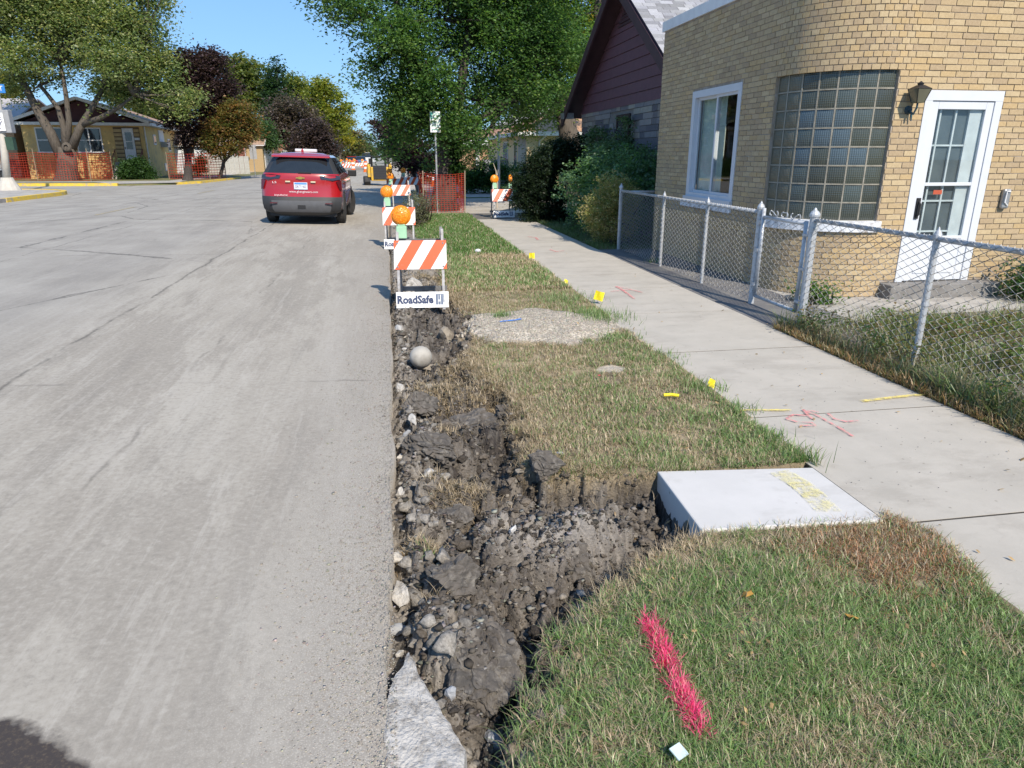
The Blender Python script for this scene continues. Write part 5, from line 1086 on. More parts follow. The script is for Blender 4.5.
Y = 54; b = gr(219, 180); AUT = [(.24, .13, .05), (.30, .17, .06), (.17, .15, .05), (.13, .16, .05), (.22, .19, .06)]
L = lob(Y, (237, 112, 15), (222, 128, 14), (240, 135, 13), (212, 140, 9), (250, 122, 9), (232, 147, 9), (215, 150, 7), (255, 132, 6), (228, 108, 9)); tree('autumn_tree', 'small orange and green autumn tree left of the garages', tuple(b), L, 16000, .18, AUT, r=.13, bark=BARKD, clump=.5)
OLG = [(.14, .19, .06), (.18, .22, .07), (.11, .16, .055), (.22, .23, .07)]
def bgtree(name, label, Y, L, cols, n, size, u0, r=.3, clump=.9, shell=.2): 
    g = at(u0, 170, Y); return tree(name, label, (g[0], Y, 0), lob(Y, *L), n, size, cols, r=r, clump=clump, per=22, shell=shell, gap=.43)
bgtree('tall_tree', 'tall olive green tree rising above the garages', 100, [(235, 72, 18), (255, 78, 22), (245, 100, 24), (225, 95, 16), (262, 100, 18), (215, 110, 14), (240, 62, 12)], OLG, 16000, .42, 245)
bgtree('conifer', 'dark conifer top between the tall olive tree and the yellow green trees', 96, [(277, 70, 5), (277, 82, 9), (276, 98, 13), (275, 115, 16), (276, 60, 3)], [(.035, .08, .035), (.05, .10, .045)], 8000, .35, 276)
bgtree('tall_tree', 'yellow green tree right of the dark conifer', 105, [(295, 85, 15), (305, 100, 18), (290, 105, 14), (312, 118, 12)], [(.2, .24, .07), (.15, .2, .06), (.25, .26, .07)], 9000, .42, 300)
bgtree('tall_tree', 'tallest yellow green tree with open crown behind the red car', 92, [(322, 86, 9), (330, 95, 10), (315, 98, 10), (326, 112, 13), (318, 120, 14), (335, 118, 9), (345, 108, 8, 0), (338, 128, 9)], [(.26, .29, .05), (.2, .25, .05), (.32, .31, .05)], 9000, .36, 325, r=.2)
bgtree('brown_purple_tree', 'dull purple brown tree above the brown garden fence', 84, [(283, 108, 14), (300, 115, 16), (275, 122, 12), (290, 130, 18), (308, 130, 12), (270, 138, 9)], [(.11, .085, .08), (.15, .11, .10), (.08, .062, .06), (.17, .14, .12)], 15000, .3, 290)
bgtree('brown_purple_tree', 'lower dark purple tree just above the roof of the red car', 80, [(315, 130, 13), (305, 143, 12), (322, 142, 12), (330, 150, 9), (296, 150, 8)], [(.09, .06, .065), (.12, .085, .085), (.065, .045, .05)], 10000, .28, 316, r=.2)
bgtree('small_tree', 'round green tree over the tan garage roof', 78, [(262, 138, 11), (255, 130, 9), (268, 146, 8), (248, 125, 8), (265, 125, 8)], [(.07, .14, .05), (.10, .17, .07)], 7000, .26, 264, r=.15)
bgtree('small_tree', 'bright yellow leaved tree right of the red car roof', 100, [(338, 135, 9), (345, 122, 8), (331, 126, 7), (347, 140, 6)], [(.42, .36, .05), (.34, .33, .05), (.25, .27, .06)], 5000, .34, 340, r=.15)
bgtree('street_tree', 'green and bronze tree farther along the left kerb', 125, [(352, 143, 9), (347, 152, 8), (358, 150, 7), (354, 135, 6)], [(.10, .13, .05), (.15, .15, .06), (.20, .15, .06)], 7000, .4, 352, r=.2)
bgtree('street_tree', 'green tree beyond the bronze one along the left kerb', 150, [(362, 146, 7), (365, 154, 6), (359, 155, 6), (368, 150, 4)], [(.09, .13, .05), (.12, .16, .06)], 5000, .45, 362, r=.2)
bgtree('street_tree', 'last small green tree before the end of the street on the left', 190, [(371, 152, 4), (373, 157, 3.5), (368, 158, 4)], [(.10, .14, .06), (.13, .16, .07)], 2500, .5, 370, r=.2)
bgtree('street_tree', 'light green tree far down the right side of the street', 150, [(385, 145, 5), (390, 150, 6), (388, 138, 4), (384, 153, 4)], [(.10, .15, .07), (.14, .18, .08)], 3000, .45, 388, r=.2)
bgtree('garden_tree', 'olive tree behind the roof ridge of the yellow bungalow', 80, [(125, 95, 14), (145, 108, 13), (110, 90, 12), (165, 112, 14), (155, 98, 12)], OLG, 9000, .36, 140)
bgtree('garden_tree', 'yellowish tree behind the grey roof at the left edge', 85, [(5, 80, 12), (-5, 95, 16), (14, 92, 8)], [(.30, .28, .06), (.22, .23, .06)], 4000, .36, 2)
# far hazy tree line closing the street
Lf = [(x_, 420, 4+3*math.sin(i*1.7)+2*math.sin(i*.6), 7, 6) for i, x_ in enumerate(np.arange(-160, 200, 6.5))]
tag(leaves('distant_trees', None, Lf, 26000, 1.4, [(.11, .14, .08), (.14, .16, .09), (.09, .12, .07)], clump=2.2, per=20, shell=.0)[0], kind='stuff')
# bushes by the stone cottage
def bush(label, lobes, n, size, cols, base, cat='bush', name='bush', clump=.14, stems=14, shell=.45, group=None):
    t = thing(name, label, cat, base, 0, group); m = MB()
    for i in range(stems):
        l = random.choice(lobes); a = np.array(base)+[random.uniform(-.25, .25), random.uniform(-.25, .25), 0]; d = np.array([random.gauss(0, .45), random.gauss(0, .45), random.gauss(.1, .3)])*l[3]; limb(m, a, np.array(l[:3])+d, .018, .005, 4, .1, 5)
    m.build('stem', BARK, t, off=base, fixn=False); leaves('foliage', t, lobes, n, size, cols, LEAF, clump, 24, base, shell, flat_=.95); return t
TEAL = [(.14, .26, .14), (.18, .31, .17), (.11, .21, .11), (.21, .33, .20), (.16, .30, .10)]
bush('tall blue green bush between the sidewalk and the stone cottage', [(4.85, 15.3, .55, .75), (4.95, 15.2, 1.15, .72), (4.75, 16.3, .8, .8), (5.0, 16.2, 1.3, .65), (5.1, 14.4, 1.25, .6), (5.15, 14.3, .7, .65), (4.9, 17.1, .9, .7), (5.2, 13.7, .9, .45)], 34000, .065, TEAL, (4.9, 15.6, 0))
bush('leafy shrub growing up the wall of the stone cottage', [(5.3, 16.6, 1.7, .5), (5.35, 17.6, 1.75, .5), (5.35, 15.5, 1.65, .4), (5.4, 18.3, 1.9, .35, .6), (5.45, 14.9, 1.5, .4), (5.4, 16.3, 2.2, .2, .4)], 9000, .07, [(.12, .21, .10), (.16, .24, .13), (.20, .26, .16)], (5.35, 16.9, 0), shell=.2)
bush('rounded brownish bush nearest the fence corner', [(4.35, 13.7, .45, .46), (4.42, 13.75, .90, .46), (4.2, 13.9, .6, .42), (4.65, 13.95, .8, .40)], 26000, .036, [(.44, .40, .17), (.52, .44, .23), (.34, .36, .14), (.58, .45, .26), (.30, .35, .13)], (4.5, 13.65, 0), clump=.10)
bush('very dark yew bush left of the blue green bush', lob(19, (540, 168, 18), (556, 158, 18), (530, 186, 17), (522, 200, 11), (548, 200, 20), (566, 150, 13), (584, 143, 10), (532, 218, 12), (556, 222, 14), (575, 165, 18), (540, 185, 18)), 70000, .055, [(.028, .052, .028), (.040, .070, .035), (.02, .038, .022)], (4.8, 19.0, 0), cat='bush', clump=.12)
g = gr(485, 195, 0)
bush('dark green hedge shrub across the side street, left of the yew', lob(33, (478, 178, 13), (490, 172, 15), (500, 180, 14), (512, 175, 11), (470, 184, 10), (495, 188, 12)), 14000, .09, GREEN, tuple(at(490, 190, 33)*[1, 1, 0]), clump=.2)
bush('low bright green hedge right of the orange tree net', lob(38, (455, 176, 6), (466, 175, 6), (476, 177, 7), (485, 178, 6)), 6000, .09, [(.09, .2, .04), (.12, .24, .05)], tuple(at(468, 185, 38)*[1, 1, 0]), clump=.2, name='hedge')
bush('dark clipped hedge behind the low bright green hedge', lob(41, (462, 181, 6), (474, 180, 7), (452, 182, 5)), 5000, .09, GREEN[:3], tuple(at(465, 185, 41)*[1, 1, 0]), clump=.2, name='hedge')
bush('round green shrub at the front steps of the yellow bungalow', lob(54, (136, 171, 9), (128, 173, 8), (145, 173, 8), (138, 165, 7), (128, 167, 6)), 9000, .16, [(.06, .13, .04), (.08, .16, .05), (.045, .10, .035)], tuple(gr(136, 181)), clump=.35)
bush('yellow green shrub between the purple maple and the white garage', lob(58, (200, 160, 5), (197, 168, 5), (203, 168, 4)), 2500, .14, [(.25, .30, .06), (.18, .26, .06)], tuple(gr(200, 177)), clump=.3)
bush('dry twiggy shrub beside the signpost and the second barricade', [(.7, 19.2, .35, .45), (1.0, 20.6, .4, .4), (.5, 17.6, .25, .4), (.85, 18.5, .5, .35)], 2600, .05, [(.20, .20, .12), (.15, .17, .09), (.26, .24, .17)], (.8, 19.2, 0), stems=90, shell=.1)
bush('dark green plant at the brick wall right of the door step', [(7.75, 7.35, .22, .33), (8.2, 7.3, .25, .35), (8.6, 7.4, .22, .3)], 5000, .05, GREEN, (8.1, 7.35, 0), name='plant')
bush('small weed sprouting behind the gate at the wall', [(5.0, 7.75, .15, .13), (5.1, 7.6, .12, .1)], 700, .05, [(.08, .18, .03), (.12, .22, .05)], (5.0, 7.75, 0), name='weed', stems=6)
# weeds in the yard along the fence
def weeds(n, x0, x1, y0, y1, h0, h1, cols, name='yard_weeds', sd=31, th=.42, fade=True):
    x = x0+(x1-x0)*rng.uniform(0, 1, n)**1.5; y = rng.uniform(y0, y1, n); g = fbm(x*2.2, y*2.2, sd, 4); k = g+rng.uniform(-.15, .15, n)-.12*sst(1, 2.4, x-x0) > th; x, y, g = x[k], y[k], g[k]; n = len(x)
    c = np.array(cols)[rng.integers(0, len(cols), n)]*rng.uniform(.7, 1.3, (n, 1)); return blades(name, x, y, np.full(n, -.012), rng.uniform(h0, h1, n)*(.5+.9*g), rng.uniform(.004, .009, n), c, .8, curl=.6)
weeds(26000, 3.93, 7.5, 2.2, 6.6, .06, .30, [(.12, .2, .05), (.16, .24, .08), (.09, .15, .05), (.25, .22, .11), (.30, .25, .15), (.2, .2, .1)])
weeds(9000, 3.84, 4.15, 2.0, 6.5, .04, .14, [(.30, .22, .13), (.24, .16, .09), (.18, .16, .08), (.12, .16, .05), (.34, .2, .08)], 'fence_line_grass', 33, .36)
weeds(7000, 3.86, 5.2, 12.95, 19.5, .05, .14, [(.09, .17, .04), (.12, .2, .06), (.16, .19, .08)], 'bush_side_grass', 35, .35)
x = rng.uniform(4.0, 6.2, 5000); y = rng.uniform(2.4, 6.3, 5000); k = fbm(x*2, y*2, 77, 3)-.15*(x-4)/2 > .42; x, y = x[k], y[k]; 
LL = [(a, b, .12+.1*random.random(), .14) for a, b in zip(x[:60], y[:60])]; tag(leaves('yard_weed_leaves', None, LL, 7000, .035, [(.11, .19, .05), (.15, .23, .08), (.24, .2, .08), (.2, .14, .06)], clump=.1, per=14, shell=0)[0], kind='stuff')
# tall tufts on the parkway edge
def tuft(uv, n, h, cols, sp=.07): 
    g = gr(*uv); x = g[0]+rng.normal(0, sp, n); y = g[1]+rng.normal(0, sp, n); c = np.array(cols)[rng.integers(0, len(cols), n)]*rng.uniform(.8, 1.2, (n, 1)); return x, y, rng.uniform(h*.5, h, n), c
TG = [(.13, .24, .06), (.17, .28, .09), (.20, .27, .12)]
T = [tuft((806, 462), 90, .16, TG+[(.3, .25, .15)], .05), tuft((600, 318), 500, .13, TG, .16), tuft((565, 300), 500, .12, TG, .2), tuft((735, 410), 130, .11, TG, .07), tuft((700, 388), 160, .11, TG, .1), tuft((500, 322), 120, .1, TG, .06), tuft((620, 338), 300, .09, TG, .1), tuft((655, 262), 90, .12, TG, .06), tuft((430, 555), 60, .06, TG, .03), tuft((405, 545), 160, .07, [STRAW2, STRAW2*.7], .04), tuft((765, 440), 120, .1, TG, .08), tuft((655, 358), 260, .08, TG, .12)]
x, y, h, c = (np.concatenate([t_[i] for t_ in T]) for i in range(4)); z = np.where(x < 2.33, terrain(np.minimum(x, 2.33), y)[0], .0)
blades('tall_grass_tufts', x, y, z-.005, h, rng.uniform(.004, .007, len(x)), c, .7, curl=.35)
# ================================================================ YELLOW BUNGALOW across the side street
YB = M('yellow_brick_wall', (.62, .44, .18), (.53, .37, .15), sc=3, rough=.9, bump=.3, bsc=14, dirt=(.36, .27, .15), dsc=1.2)
ROOFT = M('tan_shingles', (.36, .24, .17), (.28, .18, .13), sc=9, rough=.9, bump=.5, bsc=12, dirt=(.42, .31, .24), dsc=7)
MAR = M('maroon_gable', (.07, .022, .025), rough=.7); TRIM = M('white_trim', (.68, .68, .68), rough=.6); DGL = M('dark_pane', (.035, .045, .055), rough=.06, spec=.8)
bg_ = thing('bungalow', 'yellow brick bungalow with maroon gable and tan roof behind the netted maple', 'house', (-17.3, 57.5, .1), RD(6))
Wd, Dp, HB = 7.7, 15, 3.75
q = MB().box(-Wd, 0, 0, Dp, 0, HB); wall_b = q.build('wall', YB, bg_)
MB().prismv([(-Wd, -.02, HB), (0, -.02, HB), (-Wd/2, -.02, HB+1.45)], None, (0, .1, 0)).build('front_gable', MAR, bg_); MB().prismv([(-Wd, Dp-.1, HB), (0, Dp-.1, HB), (-Wd/2, Dp-.1, HB+1.45)], None, (0, .1, 0)).build('rear_gable', MAR, bg_)
m = MB()
for sg in (-1, 1):
    xe = -Wd/2+sg*(Wd/2+.55); ze = HB-.02; n = np.array([sg*1.45, 0, Wd/2]); n = n/np.linalg.norm(n)*.14
    m.prismv([(xe, -.55, ze+.05), (-Wd/2, -.55, HB+1.55), (-Wd/2, Dp+.3, HB+1.55), (xe, Dp+.3, ze+.05)], None, n)
rb = m.build('roof', ROOFT, bg_)
m = MB(); m.box(-Wd-.6, .6, -.5, .0, HB-.16, HB+.03).box(.02, .62, .0, Dp, HB-.14, HB+.06).box(-Wd-.6, -Wd-.01, 0, Dp, HB-.14, HB+.06)
for sg in (-1, 1): m.bar((-Wd/2+sg*(Wd/2+.55), -.57, HB+.06), (-Wd/2, -.57, HB+1.62), .05, .2)
m.build('eaves', TRIM, bg_)
m = MB(); m.box(-2.2, -1.7, 3.4, 3.7, HB+.75, HB+1.05); m.build('roof_vent', BLACK, rb); MB().lathe([(.07, 0), (.07, .35)], (-1.1, 6.6, HB+.5), 'z', 8).build('vent_pipe', GALV, rb)
def win(pa, x0, x1, z0, z1, y, n=1, name='window', fr=.08, mid_=True):
    m = MB(); m.box(x0, x1, y-.05, y+.02, z1-fr, z1).box(x0-.05, x1+.05, y-.09, y+.02, z0-.02, z0+fr)
    for i in range(n+1): xx = x0+(x1-x0-fr)*i/n; m.box(xx, xx+fr, y-.045, y+.02, z0+fr, z1-fr)
    f = m.build(name, TRIM, pa)
    for i in range(n):
        a = x0+(x1-x0-fr)*i/n+fr; b = x0+(x1-x0-fr)*(i+1)/n; MB().box(a, b, y-.02, y+.01, z0+fr, z1-fr).build('pane', DGL, f)
        if mid_: MB().box(a, b, y-.035, y-.021, (z0+z1)/2-.03, (z0+z1)/2+.03).build('sash_bar', TRIM, f)
    return f
win(bg_, -6.9, -4.9, 1.75, 3.45, 0, 2); win(bg_, -4.4, -2.75, 1.75, 3.45, 0, 2)
# quoin stones and door
m = MB(); STN = M('tan_ledge_stone', (.45, .33, .17), (.36, .26, .13), sc=4, bump=.3); f0 = MB().box(-1.95, -.25, -.03, .0, 1.15, 3.5).build('door_surround', M('dark_recess', (.14, .10, .06)), bg_)
for i in range(8):
    for (a, b) in ((-1.93, -1.42), (-.62, -.27)): MB().box(a, b, -.09, -.031, 1.2+i*.28, 1.2+i*.28+.2).build('ledge_stone', STN, f0)
d_ = MB().box(-1.38, -.66, -.08, -.031, 1.15, 3.42).build('door', TRIM, bg_); MB().box(-1.22, -.80, -.095, -.081, 2.0, 3.15).build('pane', DGL, d_); MB().box(-1.22, -.80, -.10, -.0955, 2.5, 2.55).build('sash_bar', TRIM, d_); MB().box(-1.34, -1.30, -.12, -.081, 2.0, 2.15).build('handle', BLACK, d_)
m = MB(); m.box(-.60, -.28, -.25, -.092, 2.62, 2.78).build('mailbox', TRIM, bg_)
for i in range(6): MB().box(-2.0, -.2, -.5-.30*(6-i), -.031 if i == 5 else -.5-.30*(5-i)-.0, 0, 1.12*(i+1)/6).build('step', CONC, bg_)
RAILM = M('red_brown_railing', (.22, .07, .05), rough=.6)
for xx in (-2.0, -.2):
    m = MB(); m.bar((xx, -2.2, 1.0), (xx, -.1, 2.0), .05)
    for k in range(6): m.box(xx-.015, xx+.015, -2.2+k*.4, -2.17+k*.4, .2+k*.18, 1.0+k*.19)
    m.build('railing', RAILM, bg_)
def sidewin(pa, y0, y1, z0, z1): # on the +x wall
    f = MB().box(-.01, .04, y0, y1, z0, z1).build('window', TRIM, pa); MB().box(.041, .05, y0+.1, y1-.1, z0+.1, z1-.1).build('pane', DGL, f)
sidewin(bg_, 3.2, 4.2, 2.35, 3.1); sidewin(bg_, 9.2, 10.3, 1.9, 2.9); sidewin(bg_, 6.4, 7.2, .35, .95)
m = MB().box(.0, .5, 6.0, 7.2, 2.2, 2.6).build('air_conditioner', GALV, bg_); f_ = MB().box(-.01, .05, 5.6, 7.6, 2.62, 3.5).build('window', TRIM, bg_); MB().tube([(.08, .15, 0), (.08, .15, HB-.2)], .05, 6).build('downspout', TRIM, bg_)
MB().box(-.4, .35, Dp-1.5, Dp+2.5, 0, 2.9).build('rear_wing', YB, bg_); 
# grey roofed neighbour at the left edge
nb = thing('neighbour_house', 'tan brick house with pale grey roof at the left edge of the photo', 'house', (-26.3, 58.5, .1), RD(6))
TB = M('tan_brick_wall', (.40, .27, .17), (.33, .22, .14), sc=3, rough=.9, bump=.3, bsc=14)
MB().box(-9, 0, 0, 12, 1.3, 3.9).build('wall', TB, nb); MB().box(-9, -.02, .03, 12, 0, 1.3).build('basement_wall', M('dark_basement_wall', (.035, .04, .045)), nb)
m = MB(); n = np.array([0, -1.2, 4.]); n = n/np.linalg.norm(n)*.12
m.prismv([(-9.5, -.6, 3.92), (.5, -.6, 3.92), (.5, 5, 5.6), (-9.5, 5, 5.6)], None, n).prismv([(-9.5, 12.5, 3.92), (.5, 12.5, 3.92), (.5, 5.002, 5.6), (-9.5, 5.002, 5.6)], None, n*[1, -1, 1]); rn = m.build('roof', M('pale_grey_shingles', (.44, .42, .42), (.36, .34, .35), sc=8, bump=.4, bsc=12), nb)
MB().box(-9.4, .45, -.55, -.02, 3.72, 3.91).build('eaves', TRIM, nb); MB().box(-5.0, -4.6, 1.5, 1.9, 4.6, 4.8).build('roof_vent', BLACK, rn); w2 = MB().box(-3.2, -1.2, -.06, -.01, .55, 1.2).build('window', TRIM, nb); MB().box(-3.1, -1.3, -.07, -.061, .62, 1.13).build('pane', DGL, w2)
# ================================================================ GARAGES, garden fence along the left
def garage(name, label, x0, x1, y0, y1, h, rise, wallm, roofm, front, door=None, z0=.1):
    t = thing(name, label, 'garage', (x1, y0, z0)); Wx, Dy = x1-x0, y1-y0
    m = MB().box(-Wx, 0, 0, Dy, 0, h); m.build('wall', wallm, t); m = MB()
    # gable faces +x (towards the street): ridge runs along x
    MB().prismv([(.0, 0, 0), (.0, Dy, 0), (.0, Dy, h), (.0, Dy/2, h+rise), (.0, 0, h)], None, (.012, 0, 0)).build('front_gable', front, t); MB().prismv([(-Wx, 0, h), (-Wx, Dy, h), (-Wx, Dy/2, h+rise)], None, (.1, 0, 0)).build('rear_gable', front, t)
    for sg in (-1, 1):
        ye = Dy/2+sg*(Dy/2+.3); n = np.array([0, sg*rise, Dy/2]); n = n/np.linalg.norm(n)*.1
        m.prismv([(-Wx-.2, ye, h-.1), (.3, ye, h-.1), (.3, Dy/2, h+rise+.02), (-Wx-.2, Dy/2, h+rise+.02)], None, n)
    m.build('roof', roofm, t); m = MB()
    for sg in (-1, 1): m.bar((.32, Dy/2+sg*(Dy/2+.3), h-.05), (.32, Dy/2, h+rise+.08), .04, .16)
    m.box(-Wx, .25, -.32, -.28, h-.14, h+.02); m.build('barge_board', TRIM, t)
    if door: dm, a, b, zt = door; MB().box(.02, .07, Dy*a, Dy*b, 0, zt).build('garage_door', dm, t)
    return t
WS = M('pale_siding', (.58, .62, .66), (.52, .55, .6), sc=3, rough=.8, bump=.2, bsc=8, stretch=(.2, .2, 6)); CO = M('coral_paint', (.62, .20, .13), (.52, .17, .12), rough=.7)
ga = garage('white_garage', 'white sided garage with a coral red door and coral gable', -22, -13.5, 69.5, 75, 2.45, 1.5, WS, M('faded_tan_roof', (.40, .30, .24), bump=.3), CO, (CO, .15, .8, 2.1)); MB().box(.071, .10, .5, .75, 0, 2.2).build('door_trim', TRIM, ga); MB().box(.071, .10, 4.5, 4.75, 0, 2.2).build('door_trim', TRIM, ga)
fw = MB().box(-4.4, -3.3, -.06, -.001, 1.3, 2.3).build('window', TRIM, ga); MB().box(-4.3, -3.4, -.07, -.061, 1.4, 2.2).build('pane', DGL, fw)
tsd = M('tan_siding', (.42, .31, .17), (.36, .26, .14), sc=3, rough=.8, bump=.5, bsc=7, stretch=(.1, .1, 7))
gt = garage('tan_garage', 'tan sided garage with white door and white barge boards behind the near stop sign', -17, -12.2, 76.5, 83, 2.6, 1.75, tsd, ROOFT, tsd, (TRIM, .12, .82, 2.3))
bh = garage('brick_outbuilding', 'brown brick house end seen between the tan garage and the red car', -19, -12.0, 96, 105, 3.4, 1.9, M('brown_brick', (.26, .13, .08), (.2, .1, .07), bump=.3, bsc=10), M('brown_roof', (.15, .10, .08), bump=.3), M('brown_brick_gable', (.24, .12, .08)), None); MB().tube([(-2.5, -.4, 0), (-2.5, -.4, 4.2)], .18, 8).build('drain_pipe', TRIM, bh)
fb = thing('board_fence', 'brown board garden fence between the garages and the red car', 'fence', (-11.5, 86, .1)); BRN = M('brown_fence_board', (.17, .10, .075), (.13, .08, .06), sc=4, bump=.3, stretch=(3, 3, .4))
for i in range(34): MB().box(-.03, .03, i*.30, i*.30+.285, 0, 1.85+.03*math.sin(i*2.1)).build('board', BRN, fb) if i == 0 else None
b0 = fb.children[0]
for i in range(1, 34): o = b0.copy(); COL.objects.link(o); o.location = (0, i*.30, .02*math.sin(i*2.1)); o.parent = fb
MB().box(-.08, -.031, 0, 10.2, .4, .5).box(-.08, -.031, 0, 10.2, 1.4, 1.5).build('fence_rail', BRN, fb)
pf = thing('grey_panel_fence', 'pale grey garden fence panel in front of the white garage', 'fence', (-16.2, 67.6, .1)); m = MB()
for i in range(10): o = (MB().box(0, .40, 0, .05, 0, 1.5).build('board', M('weathered_pale_board', (.45, .45, .43), (.35, .35, .33), bump=.2), pf) if i == 0 else o0.copy()); o0 = o if i == 0 else o0; (COL.objects.link(o) if i else None); o.location = (i*.42, 0, 0); o.parent = pf
# ================================================================ HOUSES on the right beyond the side street
CB = M('cream_brick', (.66, .53, .34), (.58, .46, .29), sc=3, rough=.9, bump=.3, bsc=12); CG = M('pale_grey_wall', (.40, .38, .34), (.35, .33, .30), sc=3, bump=.2)
Y = 38; cr = at(527, 133, Y); ch = thing('cream_house', 'cream brick house with hipped orange tan roof beyond the yew bush', 'house', (cr[0], Y, 0)); ht = cr[2]
MB().box(0, 11, 0, 15, 0, ht).build('wall', CB, ch); MB().box(-.012, .0, .35, 2.6, 0, ht).build('grey_wall_panel', CG, ch)
m = MB(); e_ = .55; a0, a1, b0_, b1_ = -e_, 11+e_, -e_, 15+e_; rz_ = 2.4; m.add([(a0, b0_, ht), (a1, b0_, ht), (a1, b1_, ht), (a0, b1_, ht), (5.5, 5.5, ht+rz_), (5.5, 9.5, ht+rz_)], [(0, 1, 4), (1, 2, 5, 4), (2, 3, 5), (3, 0, 4, 5), (3, 2, 1, 0)]); m.build('roof', M('orange_tan_shingles', (.46, .28, .16), (.38, .22, .13), sc=8, bump=.4, bsc=12), ch)
MB().box(-e_-.04, 11+e_, -e_-.04, -e_+.02, ht-.14, ht+.06).box(-e_-.05, -e_+.02, -e_+.021, 15+e_, ht-.14, ht+.06).build('gutter', TRIM, ch); MB().tube([(.9, -.5, ht-.15), (.65, -.06, ht-.4), (.65, -.06, 0)], .05, 6).build('downspout', TRIM, ch)
f = MB().box(1.55, 3.4, -.05, .0, ht-1.6, ht-.18).build('window', TRIM, ch); MB().box(1.65, 3.3, -.06, -.051, ht-1.5, ht-.28).build('pane', M('teal_pane', (.06, .16, .17), rough=.1), f)
f = MB().box(-.04, -.0125, 3.0, 3.8, ht-1.8, ht-.3).build('window', TRIM, ch); MB().box(-.05, -.041, 3.1, 3.7, ht-1.7, ht-.4).build('pane', DGL, f)
f = MB().box(-.04, -.0, 6.0, 7.8, ht-1.8, ht-.3).build('window', TRIM, ch); MB().box(-.05, -.041, 6.1, 7.7, ht-1.7, ht-.4).build('pane', M('blue_pane', (.12, .2, .3), rough=.1), f)
Y = 62; p0 = at(470, 175, Y); p1 = at(507, 175, Y); top = at(490, 139, Y)[2]; gb_ = thing('brick_garage', 'orange tan brick garage with white trim behind the low hedges', 'garage', (p0[0], Y, 0)); wd_ = p1[0]-p0[0]
MB().box(-1.5, wd_+2.5, 0, 7, 0, top-.5).build('wall', M('orange_tan_brick', (.42, .25, .15), (.34, .19, .12), sc=4, bump=.4, bsc=10, dirt=(.5, .36, .26), dsc=3), gb_); MB().box(-1.9, wd_+2.9, -.4, 7.4, top-.5, top-.1).build('eaves', TRIM, gb_)
m = MB(); m.add([(-1.9, -.4, top-.1), (wd_+2.9, -.4, top-.1), (wd_+2.9, 7.4, top-.1), (-1.9, 7.4, top-.1), (0, 3.5, top+.9), (wd_+1, 3.5, top+.9)], [(0, 1, 5, 4), (1, 2, 5), (2, 3, 4, 5), (3, 0, 4)]); m.build('roof', M('reddish_shingles', (.3, .17, .12), bump=.3), gb_); MB().box(wd_-1.3, wd_-.4, -.08, -.001, 0, top-.5).build('door', TRIM, gb_)
Y = 70; p0 = at(505, 150, Y); uh = thing('white_gabled_house', 'pale two storey house top seen between the trees above the cream house', 'house', (p0[0], Y, 0)); hh_ = at(510, 125, Y)[2]
MB().box(0, 9, 0, 9, 0, hh_).build('wall', M('white_wall', (.6, .6, .6)), uh); MB().add([(-.5, -.4, hh_), (9.5, -.4, hh_), (4.5, -.4, hh_+2.6), (-.5, 9, hh_), (9.5, 9, hh_), (4.5, 9, hh_+2.6)], [(0, 1, 2), (3, 4, 5), (0, 2, 5, 3), (1, 4, 5, 2), (0, 3, 4, 1)]).build('roof', M('light_grey_roof', (.5, .5, .52), (.42, .42, .45), bump=.3), uh)
gp_ = thing('grey_board_fence', 'grey board fence beside the brick garage behind the dark hedge', 'fence', (at(508, 180, 44)[0], 44, 0)); o0 = None
for i in range(9):
    if o0 is None: o0 = o = MB().box(0, .19, 0, .03, 0, 1.45).build('board', M('grey_board', (.25, .26, .29), (.2, .21, .23), bump=.2), gp_)
    else: o = o0.copy(); COL.objects.link(o); o.parent = gp_
    o.location = (-i*.2, 0, 0)
MB().tube([(.25, 0, 0), (.25, 0, 2.2)], .07, 8).build('post', TRIM, gp_)
MB().tube([(-1.85, 0, 0), (-1.85, 0, 2.5)], .12, 8).build('post', TRIM, gp_)
# ================================================================ BARRICADES
def stripemat(name, per=.28, sl=.64, base=(.70, .70, .70), org=(.68, .085, .015)):
    t = NT(name); X_, Y_, Z_ = t.xyz(t.obj); v = t.math('FRACT', t.math('DIVIDE', t.math('ADD', t.math('SUBTRACT', X_, t.math('MULTIPLY', Z_, sl)), 10.115), per)); m_ = t.ramp(v, .485, .495)
    n = t.noise(30, t.obj, 6); c = t.mix(m_, org, base); c = t.mix(t.math('MULTIPLY', t.ramp(n, .62, .75), .35), c, (.3, .27, .24)); return t.bsdf(c, .45, 0, .5)
STR = stripemat('orange_white_stripes'); AMB = NT('amber_lens'); 
def _amb(t):
    X_, Y_, Z_ = t.xyz(t.obj); n = t.vor(60, t.obj); return t.bsdf(t.mix(t.ramp(n, .2, .6), (.95, .36, .015), (.80, .22, .01)), .25, 0, .6, t.bump(n, .5, .01), **{'Subsurface Weight': .3})
AMB = _amb(AMB); BATT = M('pale_green_battery_case', (.36, .60, .40), (.30, .52, .36), rough=.5); BGREY = M('barricade_frame', (.36, .36, .37), (.26, .26, .27), sc=12, rough=.55, metal=.3, dirt=(.2, .18, .16), dsc=18); NAVY = M('navy_lettering', (.03, .05, .12), rough=.6); PANW = M('white_sign_board', (.80, .81, .82), (.74, .75, .76), rough=.5, dirt=(.5, .48, .44), dsc=14)
